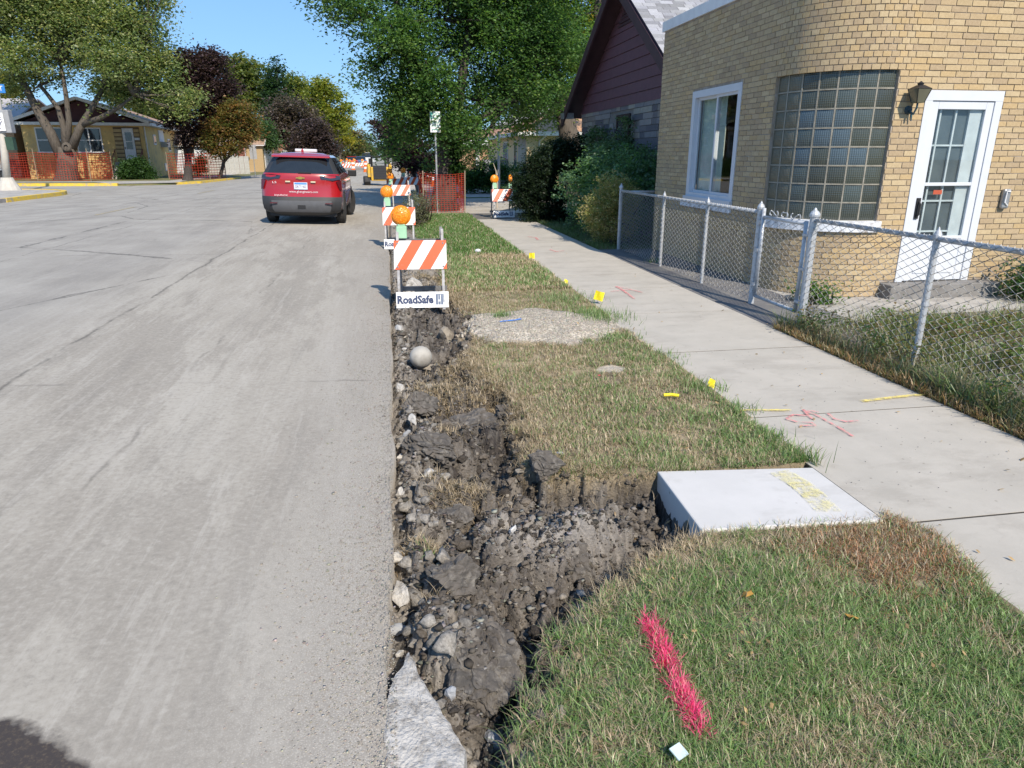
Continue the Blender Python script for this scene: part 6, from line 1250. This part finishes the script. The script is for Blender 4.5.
def lampunit(t, x, y, z, face=0., r=.105):
    b = MB().box(x-.06, x+.06, y-.045, y+.045, z, z+.14).box(x-.045, x+.045, y-.03, y+.03, z+.14, z+.165).build('warning_lamp', BATT, t, bevel=.008)
    ca, sa = math.cos(face), math.sin(face); prof = [(.004, -.055), (r*.6, -.05), (r*.93, -.035), (r, -.02), (r, .02), (r*.93, .035), (r*.6, .05), (.004, .055)]
    m = MB().lathe(prof, (0, 0, 0), 'y', 22); m.v = [(vx*ca-vy*sa+x, vx*sa+vy*ca+y, vz+z+.155+r) for vx, vy, vz in m.v]; m.build('amber_lens', AMB, b, smooth=True)
    q = MB().lathe([(r+.012, -.012), (r+.012, .012)], (0, 0, 0), 'y', 22); q.v = [(vx*ca-vy*sa+x, vx*sa+vy*ca+y, vz+z+.155+r) for vx, vy, vz in q.v]; q.build('lens_rim', M('lens_rim', (.75, .28, .02), rough=.4) if 'lens_rim' not in bpy.data.materials else bpy.data.materials['lens_rim'], b)
def lean(z, sgn=-1): return sgn*(.30*(1-z/1.0))        # the two frames of the A meet at z = 1
def barricade(name_label, x, y, z, rz, wide=.61, text='RoadSafe', lamps=((-.21, 0.),), notice=False, plate=True, detail=True):
    t = thing('barricade', name_label, 'barricade', (x, y, z), rz, 'striped A-frame barricades'); hw = wide/2
    for sg, nm in ((-1, 'leg'), (1, 'leg')):
        for xx in (-hw+.045, hw-.045): MB().bar((xx, lean(0, sg), 0), (xx, lean(.90, sg), .90), .035, .03, up=(1, 0, 0)).build('leg', BGREY, t)
    def board(z0, z1, sg, mat, nm, th=.022, x0=-hw, x1=hw):
        y0, y1 = lean(z0, sg)+sg*.03, lean(z1, sg)+sg*.03; return MB().prismv([(x0, y0, z0), (x1, y0, z0), (x1, y1, z1), (x0, y1, z1)], None, (0, -sg*th, 0)).build(nm, mat, t)
    p = board(.46, .78, -1, STR, 'striped_panel'); board(.46, .78, 1, BGREY, 'rear_panel')
    for xx in (-hw+.04, hw-.04):
        for zz in (.49, .75): MB().lathe([(.011, -.006), (.011, 0)], (xx, lean(zz)-.031, zz), 'y', 8).build('bolt', GALV, p)
    board(.12, .18, 1, BGREY, 'rear_crossbar')
    if plate:
        pl = board(.03, .205, -1, PANW, 'name_plate', x0=-hw+.01, x1=hw+.01)
        a = math.atan2(.30, 1.0); zt_ = .118; 
        tx = text_part('lettering', text, .125, NAVY, pl, (-.075, lean(zt_)-.0325, zt_), (math.pi/2-a, 0, 0), bold=1, wide=.42)
        q = MB(); xx0 = .165
        for (u0, u1, v0, v1) in ((0, .025, -.055, .055), (.03, .05, .0, .055), (.03, .055, -.055, -.02), (.06, .085, -.055, .06), (.09, .10, -.03, .05), (.0, .10, .056, .062)): q.add([(xx0+u, lean(zt_+v)-.0325, zt_+v) for u, v in ((u0, v0), (u1, v0), (u1, v1), (u0, v1))], [(0, 1, 2, 3)])
        o = q.build('emblem', M('faded_navy', (.16, .20, .28)) if 'faded_navy' not in bpy.data.materials else bpy.data.materials['faded_navy'], pl)
        sd = o.modifiers.new('thickness', 'SOLIDIFY'); sd.thickness = .001
    if notice:
        s_ = board(.52, .775, -1, PANW, 'notice', .003, -.13, .14)
        s_.location = (0, -.006, 0); rd_ = M('notice_red', (.8, .25, .33)) if 'notice_red' not in bpy.data.materials else bpy.data.materials['notice_red']
        text_part('lettering', 'NO PARKING', .05, rd_, s_, (0, lean(.735)-.040, .735), (math.pi/2-.29, 0, 0), wide=.24)
        text_part('lettering', 'CONSTRUCTION', .03, rd_, s_, (0, lean(.69)-.040, .69), (math.pi/2-.29, 0, 0), wide=.22)
        text_part('lettering', 'TOW ZONE', .03, NAVY, s_, (.04, lean(.56)-.040, .56), (math.pi/2-.29, 0, 0), wide=.14)
    for lx_, fc in lamps: lampunit(t, lx_, lean(.80)+.05, .80, fc)
    if lamps and len(lamps) < 2: MB().box(hw-.075, hw-.045, lean(.86), lean(.86)+.03, .80, .93).build('frame_end', BGREY, t)
    return t
g = gr(422, 307); barricade('nearest barricade with one amber lamp and white name plate at the edge of the trench', g[0]+.02, g[1]+.28, -.03, RD(-4))
g = gr(401, 249); barricade('second barricade with a pink lettered notice, behind the nearest one', g[0]+.0, g[1]+.25, -.02, RD(-3), notice=True, text='RoadSafe')
g = gr(402, 212); barricade('third barricade up the road edge, its amber lamp turned to the camera', g[0], g[1]+1.0, 0, RD(3), lamps=((-.30, 0),), plate=False)
g = gr(397, 199); barricade('fourth barricade in the row at the road edge', g[0], g[1]+.5, 0, RD(6), lamps=((-.25, .0),), plate=False, wide=.75)
g = gr(407, 199); barricade('barricade beside the bus stop sign across the side street', at(410, 190, 32)[0], 32.2, 0, RD(8), lamps=((-.25, .0),), plate=False, wide=.75)
g = gr(503, 218); barricade('barricade with two amber lamps standing across the sidewalk', g[0], g[1]+.2, 0, RD(2), lamps=((-.21, .05), (.24, 1.45)))
for i, (u, Y_, lab) in enumerate(((351, 88, 'distant barricade left of the loader, farthest left'), (359, 80, 'distant barricade just left of the loader'), (346, 70, 'distant barricade beside the right rear of the red car'), (424, 44, 'distant barricade behind the bus stop sign'), (415, 52, 'distant barricade in front of the red plastic net on the right verge'), (430, 60, 'distant barricade partly hidden by the big tree trunk'))):
    p = at(u, 170, Y_); barricade(lab, p[0], Y_, float(crown(np.array(p[0]))), RD(10*math.sin(i*2)), wide=1.1, lamps=((-.4, 0), (.4, 0)), plate=False)
for i, (u, Y_, lab) in enumerate(((343, 95, 'orange and white barrel right above the red car mirror'), (353, 75, 'orange and white barrel between the far barricades'), (363, 100, 'orange and white barrel left behind the loader'), (420, 47, 'orange and white barrel on the right verge by the red net'), (435, 42, 'orange and white barrel left of the big tree trunk'), (366, 74, 'orange and white barrel next to the loader track'))):
    p = at(u, 170, Y_); t = thing('traffic_barrel', lab, 'barrel', (p[0], Y_, float(crown(np.array(p[0])))), 0, 'traffic barrels around the far road works')
    OR = bpy.data.materials.get('barrel_orange') or M('barrel_orange', (.85, .17, .03), rough=.5)
    m = MB().lathe([(.30, 0), (.30, .06), (.24, .07), (.23, .3)], n=16).lathe([(.21, .5), (.205, .7)], n=16).lathe([(.19, .88), (.18, 1.0), (.02, 1.02)], n=16); m.build('barrel_body', OR, t); MB().lathe([(.225, .3), (.215, .5)], n=16).lathe([(.2, .7), (.192, .88)], n=16).build('reflective_band', PANW, t)
# ================================================================ SIGNS
def sign(label, base, h, r, tilt=0, name='street_sign'):
    t = thing(name, label, 'sign', base); MB().bar((0, 0, -.1), (0, 0, h), r*2, r*1.4, up=(0, 1, 0)).build('post', GALV, t); return t
g = gr(438, 213); t = sign('white parking restriction sign with green lettering on a steel post before the big tree', tuple(g), 2.5, .024); tp = at(436, 122, g[1]); TEALP = M('green_sign_print', (.02, .35, .26), rough=.5)
zc = tp[2]; pnl = MB().prism([(-.15, -.05), (.15, -.05), (.15, -.045), (-.15, -.045)], zc-.29, zc+.29).build('sign_plate', PANW, t, bevel=.001)
text_part('lettering', 'NO', .13, TEALP, pnl, (.02, -.053, zc+.21)); text_part('lettering', 'PARKING', .1, TEALP, pnl, (.02, -.053, zc+.10), wide=.20); text_part('lettering', '7AM-9AM', .08, TEALP, pnl, (0, -.053, zc-.03), wide=.22); text_part('lettering', 'MON FRI', .08, TEALP, pnl, (0, -.053, zc-.12), wide=.22)
MB().box(-.10, .06, -.0535, -.0505, zc-.225, zc-.205).add([(.06, -.052, zc-.25), (.12, -.052, zc-.215), (.06, -.052, zc-.18)], [(0, 1, 2)]).box(-.135, -.09, -.0535, -.0505, zc+.06, zc+.27).build('arrow', TEALP, pnl)
Y = 35.3; g = at(417, 192, Y); t = sign('bus stop sign with red and blue bands in front of the purple tree', (g[0], Y, 0), 2.1, .06, name='bus_stop_sign'); z1 = at(417, 155, Y)[2]; z0 = at(417, 169, Y)[2]; hw = .18
pl = MB().box(-hw, hw, -.09, -.07, z0, z1).build('sign_plate', PANW, t); hz = z1-z0; text_part('lettering', 'BUS', .16, NAVY, pl, (0, -.093, z1-.09), wide=.24); MB().box(-.10, .10, -.095, -.0905, z1-.32, z1-.2).build('bus_pictogram', BLACK, pl)
MB().box(-hw, hw, -.095, -.0905, z0+hz*.36, z0+hz*.46).box(-hw, hw, -.095, -.0905, z0, z0+.05).build('red_band', M('sign_red', (.6, .05, .06)), pl); MB().box(-hw+.02, hw-.02, -.095, -.0905, z0+hz*.18, z0+hz*.28).build('blue_band', M('sign_blue', (.05, .2, .6)), pl)
Y = 34.5; g = at(413, 150, Y); t = sign('green street name sign half hidden in the leaves above the bus stop sign', (g[0]-.25, Y, 0), g[2]+.3, .03, name='street_name_sign'); MB().box(-.35, .35, -.05, -.035, g[2]-.12+.2, g[2]+.12+.2).build('sign_plate', M('street_sign_green', (.02, .28, .20)), t)
def octsign(u, Y_, v, label, w_=.38):
    p = at(u, v, Y_); t = sign(label, (p[0], Y_, .1), p[2]+.4, .03, name='stop_sign'); m = MB(); pts = [(w_*math.cos(RD(22.5+45*i)), 0, p[2]+w_*math.sin(RD(22.5+45*i))) for i in range(8)]
    m.prismv([(a, .04, b) for a, b in [(q_[0], q_[2]) for q_ in pts]], None, (0, .01, 0)).build('sign_plate', M('bare_sign_back', (.42, .43, .45), rough=.5, metal=.3) if 'bare_sign_back' not in bpy.data.materials else bpy.data.materials['bare_sign_back'], t); return t
octsign(285, 80, 155, 'grey back of an octagonal stop sign left above the red car', .42)
p = at(253, 153, 60); t = sign('grey back of a rectangular road sign in front of the tan garage', (p[0], 60, .1), p[2]+.5, .03); MB().box(-.26, .26, .03, .045, p[2]-.55, p[2]+.48).build('sign_plate', bpy.data.materials['bare_sign_back'], t)
Y = 38.6; g = gr(10, 193); t = thing('lamp_post', 'white concrete lamp post on the corner island at the left edge, leaning slightly', 'lamp post', (g[0], g[1], .1)); PC = M('pale_concrete_post', (.52, .49, .44), (.44, .42, .38), sc=6, bump=.3, bsc=40)
a = at(8, 190, g[1]); b = at(3, 130, g[1]); dx = (b[0]-g[0])*1.0; m = MB(); m.lathe([(.52, 0), (.48, .1), (.30, .45), (.25, .6)], n=14); m.build('base', PC, t, smooth=False); MB().tube([(0, 0, .55), (dx*.55, 0, 1.9), (dx, 0, 3.3), (dx*1.6, 0, 5.6), (dx*2.2, 0, 7.5)], [.17, .15, .135, .11, .1], 12).build('shaft', PC, t, smooth=True)
def LX(u, v): q_ = at(u, v, g[1]); return q_[0]-g[0], q_[2]-.1
def lbox(nm, mt_, u0, v0, u1, v1, y0, y1, bv=0): a_, b_ = LX(u0, v1), LX(u1, v0); return MB().box(a_[0], b_[0], y0, y1, a_[1], b_[1]).build(nm, mt_, t, bevel=bv)
pl = lbox('white_sign', PANW, -22, 113, 5, 131, -.26, -.22); q_ = LX(2.5, 118); text_part('lettering', 'E', .30, NAVY, pl, (q_[0], -.265, q_[1])); q_ = LX(1.0, 124); text_part('lettering', 'CY', .30, NAVY, pl, (q_[0], -.265, q_[1])); a_, b_ = LX(-12, 129), LX(3.5, 128); MB().box(a_[0], b_[0], -.268, -.261, a_[1], b_[1]).build('printed_bar', NAVY, pl)
lbox('signal_box', M('grey_signal_box', (.30, .31, .33)), 3.5, 110, 9.5, 133, -.2, .2, .03); lbox('dark_green_box', M('dark_green_box', (.03, .07, .05)), 8, 137, 13, 150, -.1, .2)
tb = lbox('blue_sign', M('blue_sign', (.03, .20, .55)), -22, 84.5, 6, 93, -.2, -.17); q_ = LX(3, 89); text_part('lettering', 'T', .3, PANW, tb, (q_[0], -.205, q_[1]))
# ================================================================ ORANGE SAFETY NETS
NET = NT('orange_net_plastic'); 
def _net(t):
    d = t.node('ShaderNodeBsdfDiffuse'); t.put(d.inputs[0], t.mix(t.ramp(t.noise(3), .4, .6), (.58, .085, .05), (.46, .06, .04))); q = t.node('ShaderNodeBsdfTranslucent'); t.put(q.inputs[0], (.62, .09, .05, 1)); m_ = t.node('ShaderNodeMixShader'); m_.inputs[0].default_value = .4
    t.t.links.new(d.outputs[0], m_.inputs[1]); t.t.links.new(q.outputs[0], m_.inputs[2]); t.t.links.new(m_.outputs[0], t.out.inputs[0]); return t.m
NET = _net(NET)
def net(label, pts, h, base_z=0, cell=(.07, .045), bw=.010, post_h=1.25, close=False, postm=None):
    c = np.mean(np.array(pts), 0); t = thing('safety_net', label, 'safety fence', (c[0], c[1], base_z), 0, 'orange plastic safety nets around trees'); m = MB(); pts = [np.array(p, float) for p in pts]; P_ = pts+([pts[0]] if close else [])
    for a, b in zip(P_[:-1], P_[1:]):
        L = np.linalg.norm(b-a); n = max(2, int(L/cell[0])); nz = int(h/cell[1]); d = (b-a)/L; nrm = np.array([-d[1], d[0]])
        def pt(s, z): sg = .05*math.sin(s/L*math.pi); k = .03*math.sin(s*5+z*2)+.02*math.sin(s*11); q = a+d*s+nrm*k; return (q[0]-c[0], q[1]-c[1], z-sg*(z/h)+.02)
        for i in range(n+1):
            s = min(L*i/n, L-bw); zs = np.linspace(0, h, 4)
            for z0_, z1_ in zip(zs[:-1], zs[1:]): m.add([pt(s, z0_), pt(s+bw, z0_), pt(s+bw, z1_), pt(s, z1_)], [(0, 1, 2, 3)])
        ss_ = np.linspace(0, L, max(3, int(L/.25)))
        for j in range(nz+1):
            z = h*j/nz*(1-bw/h)
            for s0_, s1_ in zip(ss_[:-1], ss_[1:]): m.add([pt(s0_, z), pt(s1_, z), pt(s1_, z+bw), pt(s0_, z+bw)], [(0, 1, 2, 3)])
    m.build('net', NET, t, fixn=False)
    for p in (pts if len(pts) > 1 else []): MB().bar((p[0]-c[0], p[1]-c[1], -.1), (p[0]-c[0]+.02, p[1]-c[1], post_h), .045, .03).build('stake', postm or M('wooden_stake', (.30, .24, .17)) if 'wooden_stake' not in bpy.data.materials else bpy.data.materials['wooden_stake'], t)
    return t
net('orange net fence round the big street tree behind the signpost', [(1.02, 22.25), (2.28, 22.1), (2.35, 24.5), (1.0, 24.6)], 1.16, close=True, cell=(.085, .06), bw=.011)
net('long orange net fence before the yellow bungalow around the maple', [(-25.4, 53.9), (-22.6, 52.2), (-18.9, 50.9), (-18.6, 54.0), (-25.0, 57.0)], 1.75, .1, cell=(.18, .15), bw=.024, post_h=2.0, close=True)
net('orange net fence round the purple maple and the small autumn tree', [(-14.9, 53.6), (-12.0, 52.6), (-11.7, 56.2), (-14.7, 56.8)], 1.7, .1, cell=(.2, .17), bw=.022, post_h=1.8, close=True)
net('red orange plastic net on the right verge behind the bus stop sign', [(1.9, 44.5), (3.6, 44.2)], 1.5, 0, cell=(.12, .1), bw=.05, post_h=1.6)
# ================================================================ RED SUV
RED_ = M('red_car_paint', (.34, .007, .011), (.31, .006, .010), sc=2, rough=.28, spec=.6, coat=1.0); CLAD = M('dark_grey_cladding', (.035, .037, .042), rough=.6); SKID = M('grey_skid_panel', (.10, .104, .115), rough=.5); CGL = M('tinted_car_glass', (.018, .022, .026), rough=.04, spec=.9); LMP = M('dark_red_lamp', (.10, .01, .018), rough=.12, spec=.8); LMPB = M('smoked_lamp', (.03, .035, .05), rough=.1, spec=.9)
car = thing('red_car', 'red SUV with dark rear window seen from behind on the road', 'car', (-2.08, 17.75, .085), RD(-1.0)); car.rotation_euler[1] = RD(1.6)
ZW = [(.24, .70, .20), (.31, .86, .08), (.38, .90, .02), (.50, .92, .0), (.58, .925, .01), (.67, .93, .05), (.80, .93, .075), (.92, .925, .09), (1.04, .915, .085), (1.13, .895, .08), (1.20, .865, .12), (1.30, .815, .20), (1.40, .765, .29), (1.50, .715, .38), (1.57, .67, .44), (1.62, .61, .50), (1.655, .50, .60)]
FW = [4.35, 4.50, 4.55, 4.56, 4.55, 4.53, 4.50, 4.45, 4.35, 4.1, 3.5, 3.2, 2.95, 2.7, 2.5, 2.35, 2.2]
zs_ = [q_[0] for q_ in ZW]; hwz = [q_[1] for q_ in ZW]; yrz = [q_[2] for q_ in ZW]; NT_ = 17; NS_ = 18
def rear(i, t_): return (t_*hwz[i], yrz[i]+.20*abs(t_)**4.5, zs_[i])
def side(i, s_, sg):
    y0 = yrz[i]+.20; y1 = FW[i]-.35; y = y0+(y1-y0)*s_; tp_ = 1-.10*sst(3.0, 4.6, np.array(y))-.03*sst(1.0, .0, np.array(y))+.03; return (sg*hwz[i]*float(min(1.0, tp_)) if s_ > 0 else sg*hwz[i], y, zs_[i])
def front(i, t_): k = side(i, 1, 1)[0]; return (t_*k, FW[i]-.35*abs(t_)**3, zs_[i])
red, glass_, clad, skid = MB(), MB(), MB(), MB()
for i in range(len(ZW)-1):
    zm_ = (zs_[i]+zs_[i+1])/2
    for k in range(NT_-1):
        t0, t1 = -1+2*k/(NT_-1), -1+2*(k+1)/(NT_-1); tm_ = abs((t0+t1)/2); q = [rear(i, t0), rear(i, t1), rear(i+1, t1), rear(i+1, t0)]
        if zm_ < .67: tgt = skid if (.31 < zm_ < .58 and tm_ < .80) else clad
        elif 1.20 <= zm_ < 1.54 and tm_ < .90: tgt = glass_
        elif 1.20 <= zm_ < 1.54: tgt = clad
        else: tgt = red
        tgt.add(q, [(0, 1, 2, 3)])
        q = [front(i, t0), front(i, t1), front(i+1, t1), front(i+1, t0)]; (glass_ if zm_ > 1.2 and zm_ < 1.6 else (clad if zm_ < .6 else red)).add(q, [(0, 1, 2, 3)])
    for sg in (-1, 1):
        for k in range(NS_):
            s0_, s1_ = k/NS_, (k+1)/NS_; q = [side(i, s0_, sg), side(i, s1_, sg), side(i+1, s1_, sg), side(i+1, s0_, sg)]
            g_ = 1.20 <= zm_ < 1.54 and 1 <= k < NS_-1 and k not in (6, 11); pil = 1.20 <= zm_ < 1.54; (glass_ if g_ else clad if (pil or zm_ < .42) else red).add(q, [(0, 1, 2, 3)])
top = []; 
for k in range(NT_): t0 = -1+2*k/(NT_-1); top += [rear(len(ZW)-1, t0), (t0*.5, 1.2, 1.685-.02*t0*t0), front(len(ZW)-1, t0)]
red.add(top, [(3*k+j, 3*k+3+j, 3*k+4+j, 3*k+1+j) for k in range(NT_-1) for j in (0, 1)])
body = red.build('body', RED_, car, smooth=True, merge=True)
for mb_, nm, mt_ in ((glass_, 'windows', CGL), (clad, 'cladding', CLAD), (skid, 'rear_bumper', SKID)): o = mb_.build(nm, mt_, car, smooth=True, merge=True)
# belly, spoiler, lamps, plate, badges, wheels, mirrors
MB().box(-.78, .78, .3, 4.2, .2, .3).build('underbody', BLACK, car); MB().tube([(-.1, .5, .26), (.6, .35, .24)], .05, 8).build('exhaust', GALV, car)
MB().prismv([(-.66, .50, 1.60), (.66, .50, 1.60), (.67, .34, 1.56), (-.67, .34, 1.56)], None, (0, .02, .035)).build('spoiler', RED_, car, bevel=.01)
MB().box(-.09, .09, .0, .03, .40, .48).build('tow_cover', BLACK, car)
for sg in (-1, 1):
    m = MB(); pts = []
    for (t_, z_) in ((.50, 1.15), (.75, 1.17), (1.0, 1.16), (1.0, 1.08), (.80, 1.05), (.52, 1.09)):
        zi = np.interp(z_, zs_, range(len(zs_))); w_ = np.interp(z_, zs_, hwz); y_ = np.interp(z_, zs_, yrz)+.2*t_**4.5; pts.append((sg*t_*w_*1.01, y_-.03, z_))
    m.prismv(pts, None, (0, .03, 0)).build('tail_lamp', LMPB, car); pts = []
    for (t_, z_) in ((.88, 1.03), (1.0, 1.06), (1.0, .82), (.95, .84)):
        w_ = np.interp(z_, zs_, hwz); y_ = np.interp(z_, zs_, yrz)+.2*t_**4.5; pts.append((sg*t_*w_*1.01, y_-.03, z_))
    MB().prismv(pts, None, (0, .03, 0)).build('brake_lamp', LMP, car)
    o = MB().box(sg*.29-.055, sg*.29+.055, .05, .07, 1.0, 1.03).build('plate_lamp', M('pale_lamp', (.6, .55, .4)) if sg < 0 else bpy.data.materials['pale_lamp'], car)
    MB().prismv([(sg*.55, -.012, .535), (sg*.72, .0, .535), (sg*.72, .0, .515), (sg*.55, -.012, .515)], None, (0, .02, 0)).build('reflector', LMP, car)
    # mirrors
    MB().obox((sg*1.02, 2.95, 1.17), (.11, 0, 0), (0, .07, 0), (0, 0, .085)).bar((sg*.85, 2.95, 1.13), (sg*.98, 2.95, 1.13), .05).build('wing_mirror', BLACK, car, bevel=.03)
    for yy in (.98, 3.60):
        w = MB().lathe([(.20, -.11), (.33, -.115), (.36, -.09), (.365, 0), (.36, .09), (.33, .115), (.20, .11)], (0, 0, 0), 'x', 26).build('wheel', RUBBER, car, smooth=False); w.location = (sg*.83, yy, .365)
        if yy > 3: w.rotation_euler = (0, 0, RD(-14))
        MB().lathe([(.02, -.10), (.20, -.095), (.21, .095), (.02, .10)], (0, 0, 0), 'x', 16).build('rim', M('alloy_rim', (.3, .3, .31), rough=.35, metal=.8) if 'alloy_rim' not in bpy.data.materials else bpy.data.materials['alloy_rim'], w)
        m = MB(); n = 14; a_ = [(math.cos(math.pi*k/n), math.sin(math.pi*k/n)) for k in range(n+1)]; X0 = sg*.905
        vs = [(X0, yy+c*.46, .36+s*.44) for c, s in a_]+[(X0, yy+c*.37, .36+s*.37) for c, s in a_]; vs += [(X0+sg*.03, y_, z_) for _, y_, z_ in vs]; N = n+1
        fs = []
        for k in range(n): fs += [(2*N+k, 2*N+k+1, 3*N+k+1, 3*N+k), (k, k+1, 2*N+k+1, 2*N+k), (N+k, N+k+1, 3*N+k+1, 3*N+k)]
        m.add(vs, fs).build('wheel_arch', CLAD, car)
        MB().box(min(sg*.70, X0-sg*.012), max(sg*.70, X0-sg*.012), yy-.36, yy+.36, .3, .7).build('wheel_well', BLACK, car) if False else None
PLT = M('licence_plate', (.62, .68, .78), rough=.4); pl = MB().box(-.155, .155, .055, .07, .84, 1.0).build('licence_plate', PLT, car); MB().box(-.14, .14, .051, .0545, .955, .99).build('blue_band', M('plate_blue', (.1, .3, .7)), pl); text_part('lettering', 'DK 71 462', .08, M('plate_print', (.25, .12, .16)), pl, (0, .052, .90), wide=.24)
GOLD = M('gold_emblem', (.65, .45, .12), rough=.3, metal=.8); MB().box(-.10, .10, .055, .075, 1.085, 1.115).box(-.04, .04, .052, .0545, 1.07, 1.13).build('emblem', GOLD, car)
WL = M('white_lettering', (.75, .72, .74), rough=.5); text_part('lettering', 'www.ghengineers.com', .07, WL, body, (0.06, .058, .785), wide=.66); text_part('lettering', 'EQUINOX', .05, WL, body, (-.46, .04, .70), wide=.30); text_part('lettering', 'LS', .06, WL, body, (-.60, .085, .99), wide=.09); text_part('lettering', 'ENGINEERING', .11, WL, body, (.937, 2.3, .80), (math.pi/2, 0, math.pi/2), wide=1.3)
MB().box(-.26, .16, .62, .64, 1.13, 1.165).build('rear_wiper', BLACK, car) if False else MB().obox((.10, .10, 1.225), (.15, 0, 0), (0, .008, 0), (0, 0, .012)).build('rear_wiper', BLACK, car)
MB().lathe([(.035, 0), (.03, .05), (.01, .09)], (0, .75, 1.67), 'z', 8).build('antenna', RED_, car); MB().box(-.25, .28, 1.3, 1.45, 1.69, 1.76).build('light_bar', M('white_light_bar', (.7, .7, .75), rough=.4), car, bevel=.015)
# ================================================================ YELLOW LOADER
Yl = 42.6; pc = at(380, 180, Yl); ld = thing('skid_loader', 'yellow compact track loader seen from behind, beyond the red car', 'loader', (pc[0], Yl, 0), RD(4)); CY = M('machine_yellow', (.62, .38, .04), (.55, .33, .04), sc=4, rough=.5, dirt=(.35, .28, .15), dsc=6)
for sg in (-1, 1):
    MB().prismv([(sg*.72-.17, -.2, .02), (sg*.72-.17, 1.3, .02), (sg*.72-.17, 1.6, .3), (sg*.72-.17, 1.3, .52), (sg*.72-.17, -.2, .52), (sg*.72-.17, -.45, .27)], None, (.34, 0, 0)).build('track', RUBBER, ld, bevel=.04)
    MB().prismv([(sg*.60-.08, -.3, .5), (sg*.60-.08, .2, .5), (sg*.60-.08, 1.5, .7), (sg*.60-.08, 1.5, .85), (sg*.60-.08, .1, 1.25), (sg*.60-.08, -.3, 1.15)], None, (.16, 0, 0)).build('lift_arm', CY, ld, bevel=.02)
MB().box(-.5, .5, -.3, .9, .3, 1.05).build('engine_housing', CY, ld, bevel=.03); MB().box(-.37, .37, -.34, -.301, .38, 1.13).build('rear_grille', M('dark_grille', (.03, .032, .04), rough=.5), ld)
g0_ = ld.children[-1]
for i in range(7): MB().box(-.33, .33, -.355, -.341, .45+i*.09, .48+i*.09).build('grille_slat', CLAD, g0_)
cb = MB().box(-.42, .42, 0, 1.0, 1.05, 1.1).box(-.42, .42, -.05, 1.0, 1.58, 1.66).box(-.42, -.36, 0, .06, 1.1, 1.58).box(.36, .42, 0, .06, 1.1, 1.58).box(-.42, -.36, .94, 1.0, 1.1, 1.58).box(.36, .42, .94, 1.0, 1.1, 1.58).build('cab', BLACK, ld); MB().box(-.36, .36, .02, .03, 1.1, 1.58).build('cab_glass', GLASS, cb)
for sg in (-1, 1): MB().box(sg*.52-.06, sg*.52+.06, -.1, .1, 1.2, 1.52).build('work_lamp', BLACK, ld)
# ================================================================ DISTANT CARS, poles
def small_car(label, u, Y_, col_, kind='car'):
    p = at(u, 170, Y_); t = thing('parked_car' if kind == 'car' else 'white_van', label, 'car' if kind == 'car' else 'van', (p[0], Y_, 0)); mt_ = M('paint_'+('red' if col_[0] > .4 and col_[1] < .1 else 'blue' if col_[2] > col_[0]*1.5 else 'white'), col_, rough=.3, coat=.6)
    h = 1.0 if kind == 'car' else 1.3; m = MB(); w_ = .88
    m.prismv([(-w_, 0, .3), (-w_, 0, h*.95), (-w_, .3, h), (-w_, 3.6, h*.95), (-w_, 4.3, h*.7), (-w_, 4.35, .3)], None, (2*w_, 0, 0)).build('body', mt_, t, bevel=.06)
    k = .45 if kind == 'car' else .8; m = MB().add([(-.8, .25, h), (.8, .25, h), (.8, 3.2, h), (-.8, 3.2, h), (-.65, .7, h+k), (.65, .7, h+k), (.65, 2.3, h+k), (-.65, 2.3, h+k)], [(0, 1, 5, 4), (1, 2, 6, 5), (2, 3, 7, 6), (3, 0, 4, 7)]); m.build('windows', CGL, t); MB().box(-.66, .66, .68, 2.32, h+k, h+k+.05).build('roof', mt_, t)
    for sg in (-1, 1):
        for yy in (.8, 3.5): MB().lathe([(.2, -.1), (.33, -.1), (.33, .1), (.2, .1)], (sg*.8, yy, .33), 'x', 14).build('wheel', RUBBER, t)
        MB().box(sg*.7-.13, sg*.7+.13, -.03, -.001, .65, .8).build('tail_lamp', LMP, t)
small_car('small red car far up the road, right of the red SUV mirror', 352, 110, (.5, .03, .03)); small_car('blue car far up the road, left of the loader', 361, 118, (.08, .14, .3)); small_car('white van in the distance above the blue car', 367, 135, (.7, .7, .7), 'van'); small_car('white car in the far distance at the right side of the road', 372, 160, (.68, .68, .70))
def pole(label, u, Y_, v_top, r=.13, arm=True):
    p = at(u, 165, Y_); h = at(u, v_top, Y_)[2]; t = thing('utility_pole', label, 'pole', (p[0], Y_, 0)); MB().tube([(0, 0, 0), (0, 0, h)], [r, r*.7], 8).build('pole', BARKD, t)
    if arm: MB().box(-1.1, 1.1, -.06, .06, h-.6, h-.48).build('crossarm', BARKD, t)
pole('thin utility pole far up the street, left of the others', 364, 170, 128); pole('utility pole at the far end of the road, right of the first', 377, 230, 136); pole('utility pole among the far trees on the right verge', 393, 120, 126, arm=True)
Y = 30.6; g = at(499, 200, Y); t = thing('steel_post', 'bare steel post behind the sidewalk barricade', 'post', (g[0], Y, 0)); MB().tube([(0, 0, -.1), (0, 0, at(499, 132, Y)[2])], .055, 8).build('post_shaft', GALV, t)
t = thing('bare_branch', 'bare pale forked branch sticking up behind the sidewalk barricade', 'branch', (at(497, 195, 24)[0], 24, 0)); MB().tube([(0, 0, 0), (.02, 0, .8), (-.03, 0, 1.2), (-.12, 0, 1.45)], [.03, .025, .02, .008], 6).tube([(0, 0, 1.0), (.05, 0, 1.25)], [.015, .006], 5).build('branch_wood', M('pale_wood', (.45, .40, .33)), t)
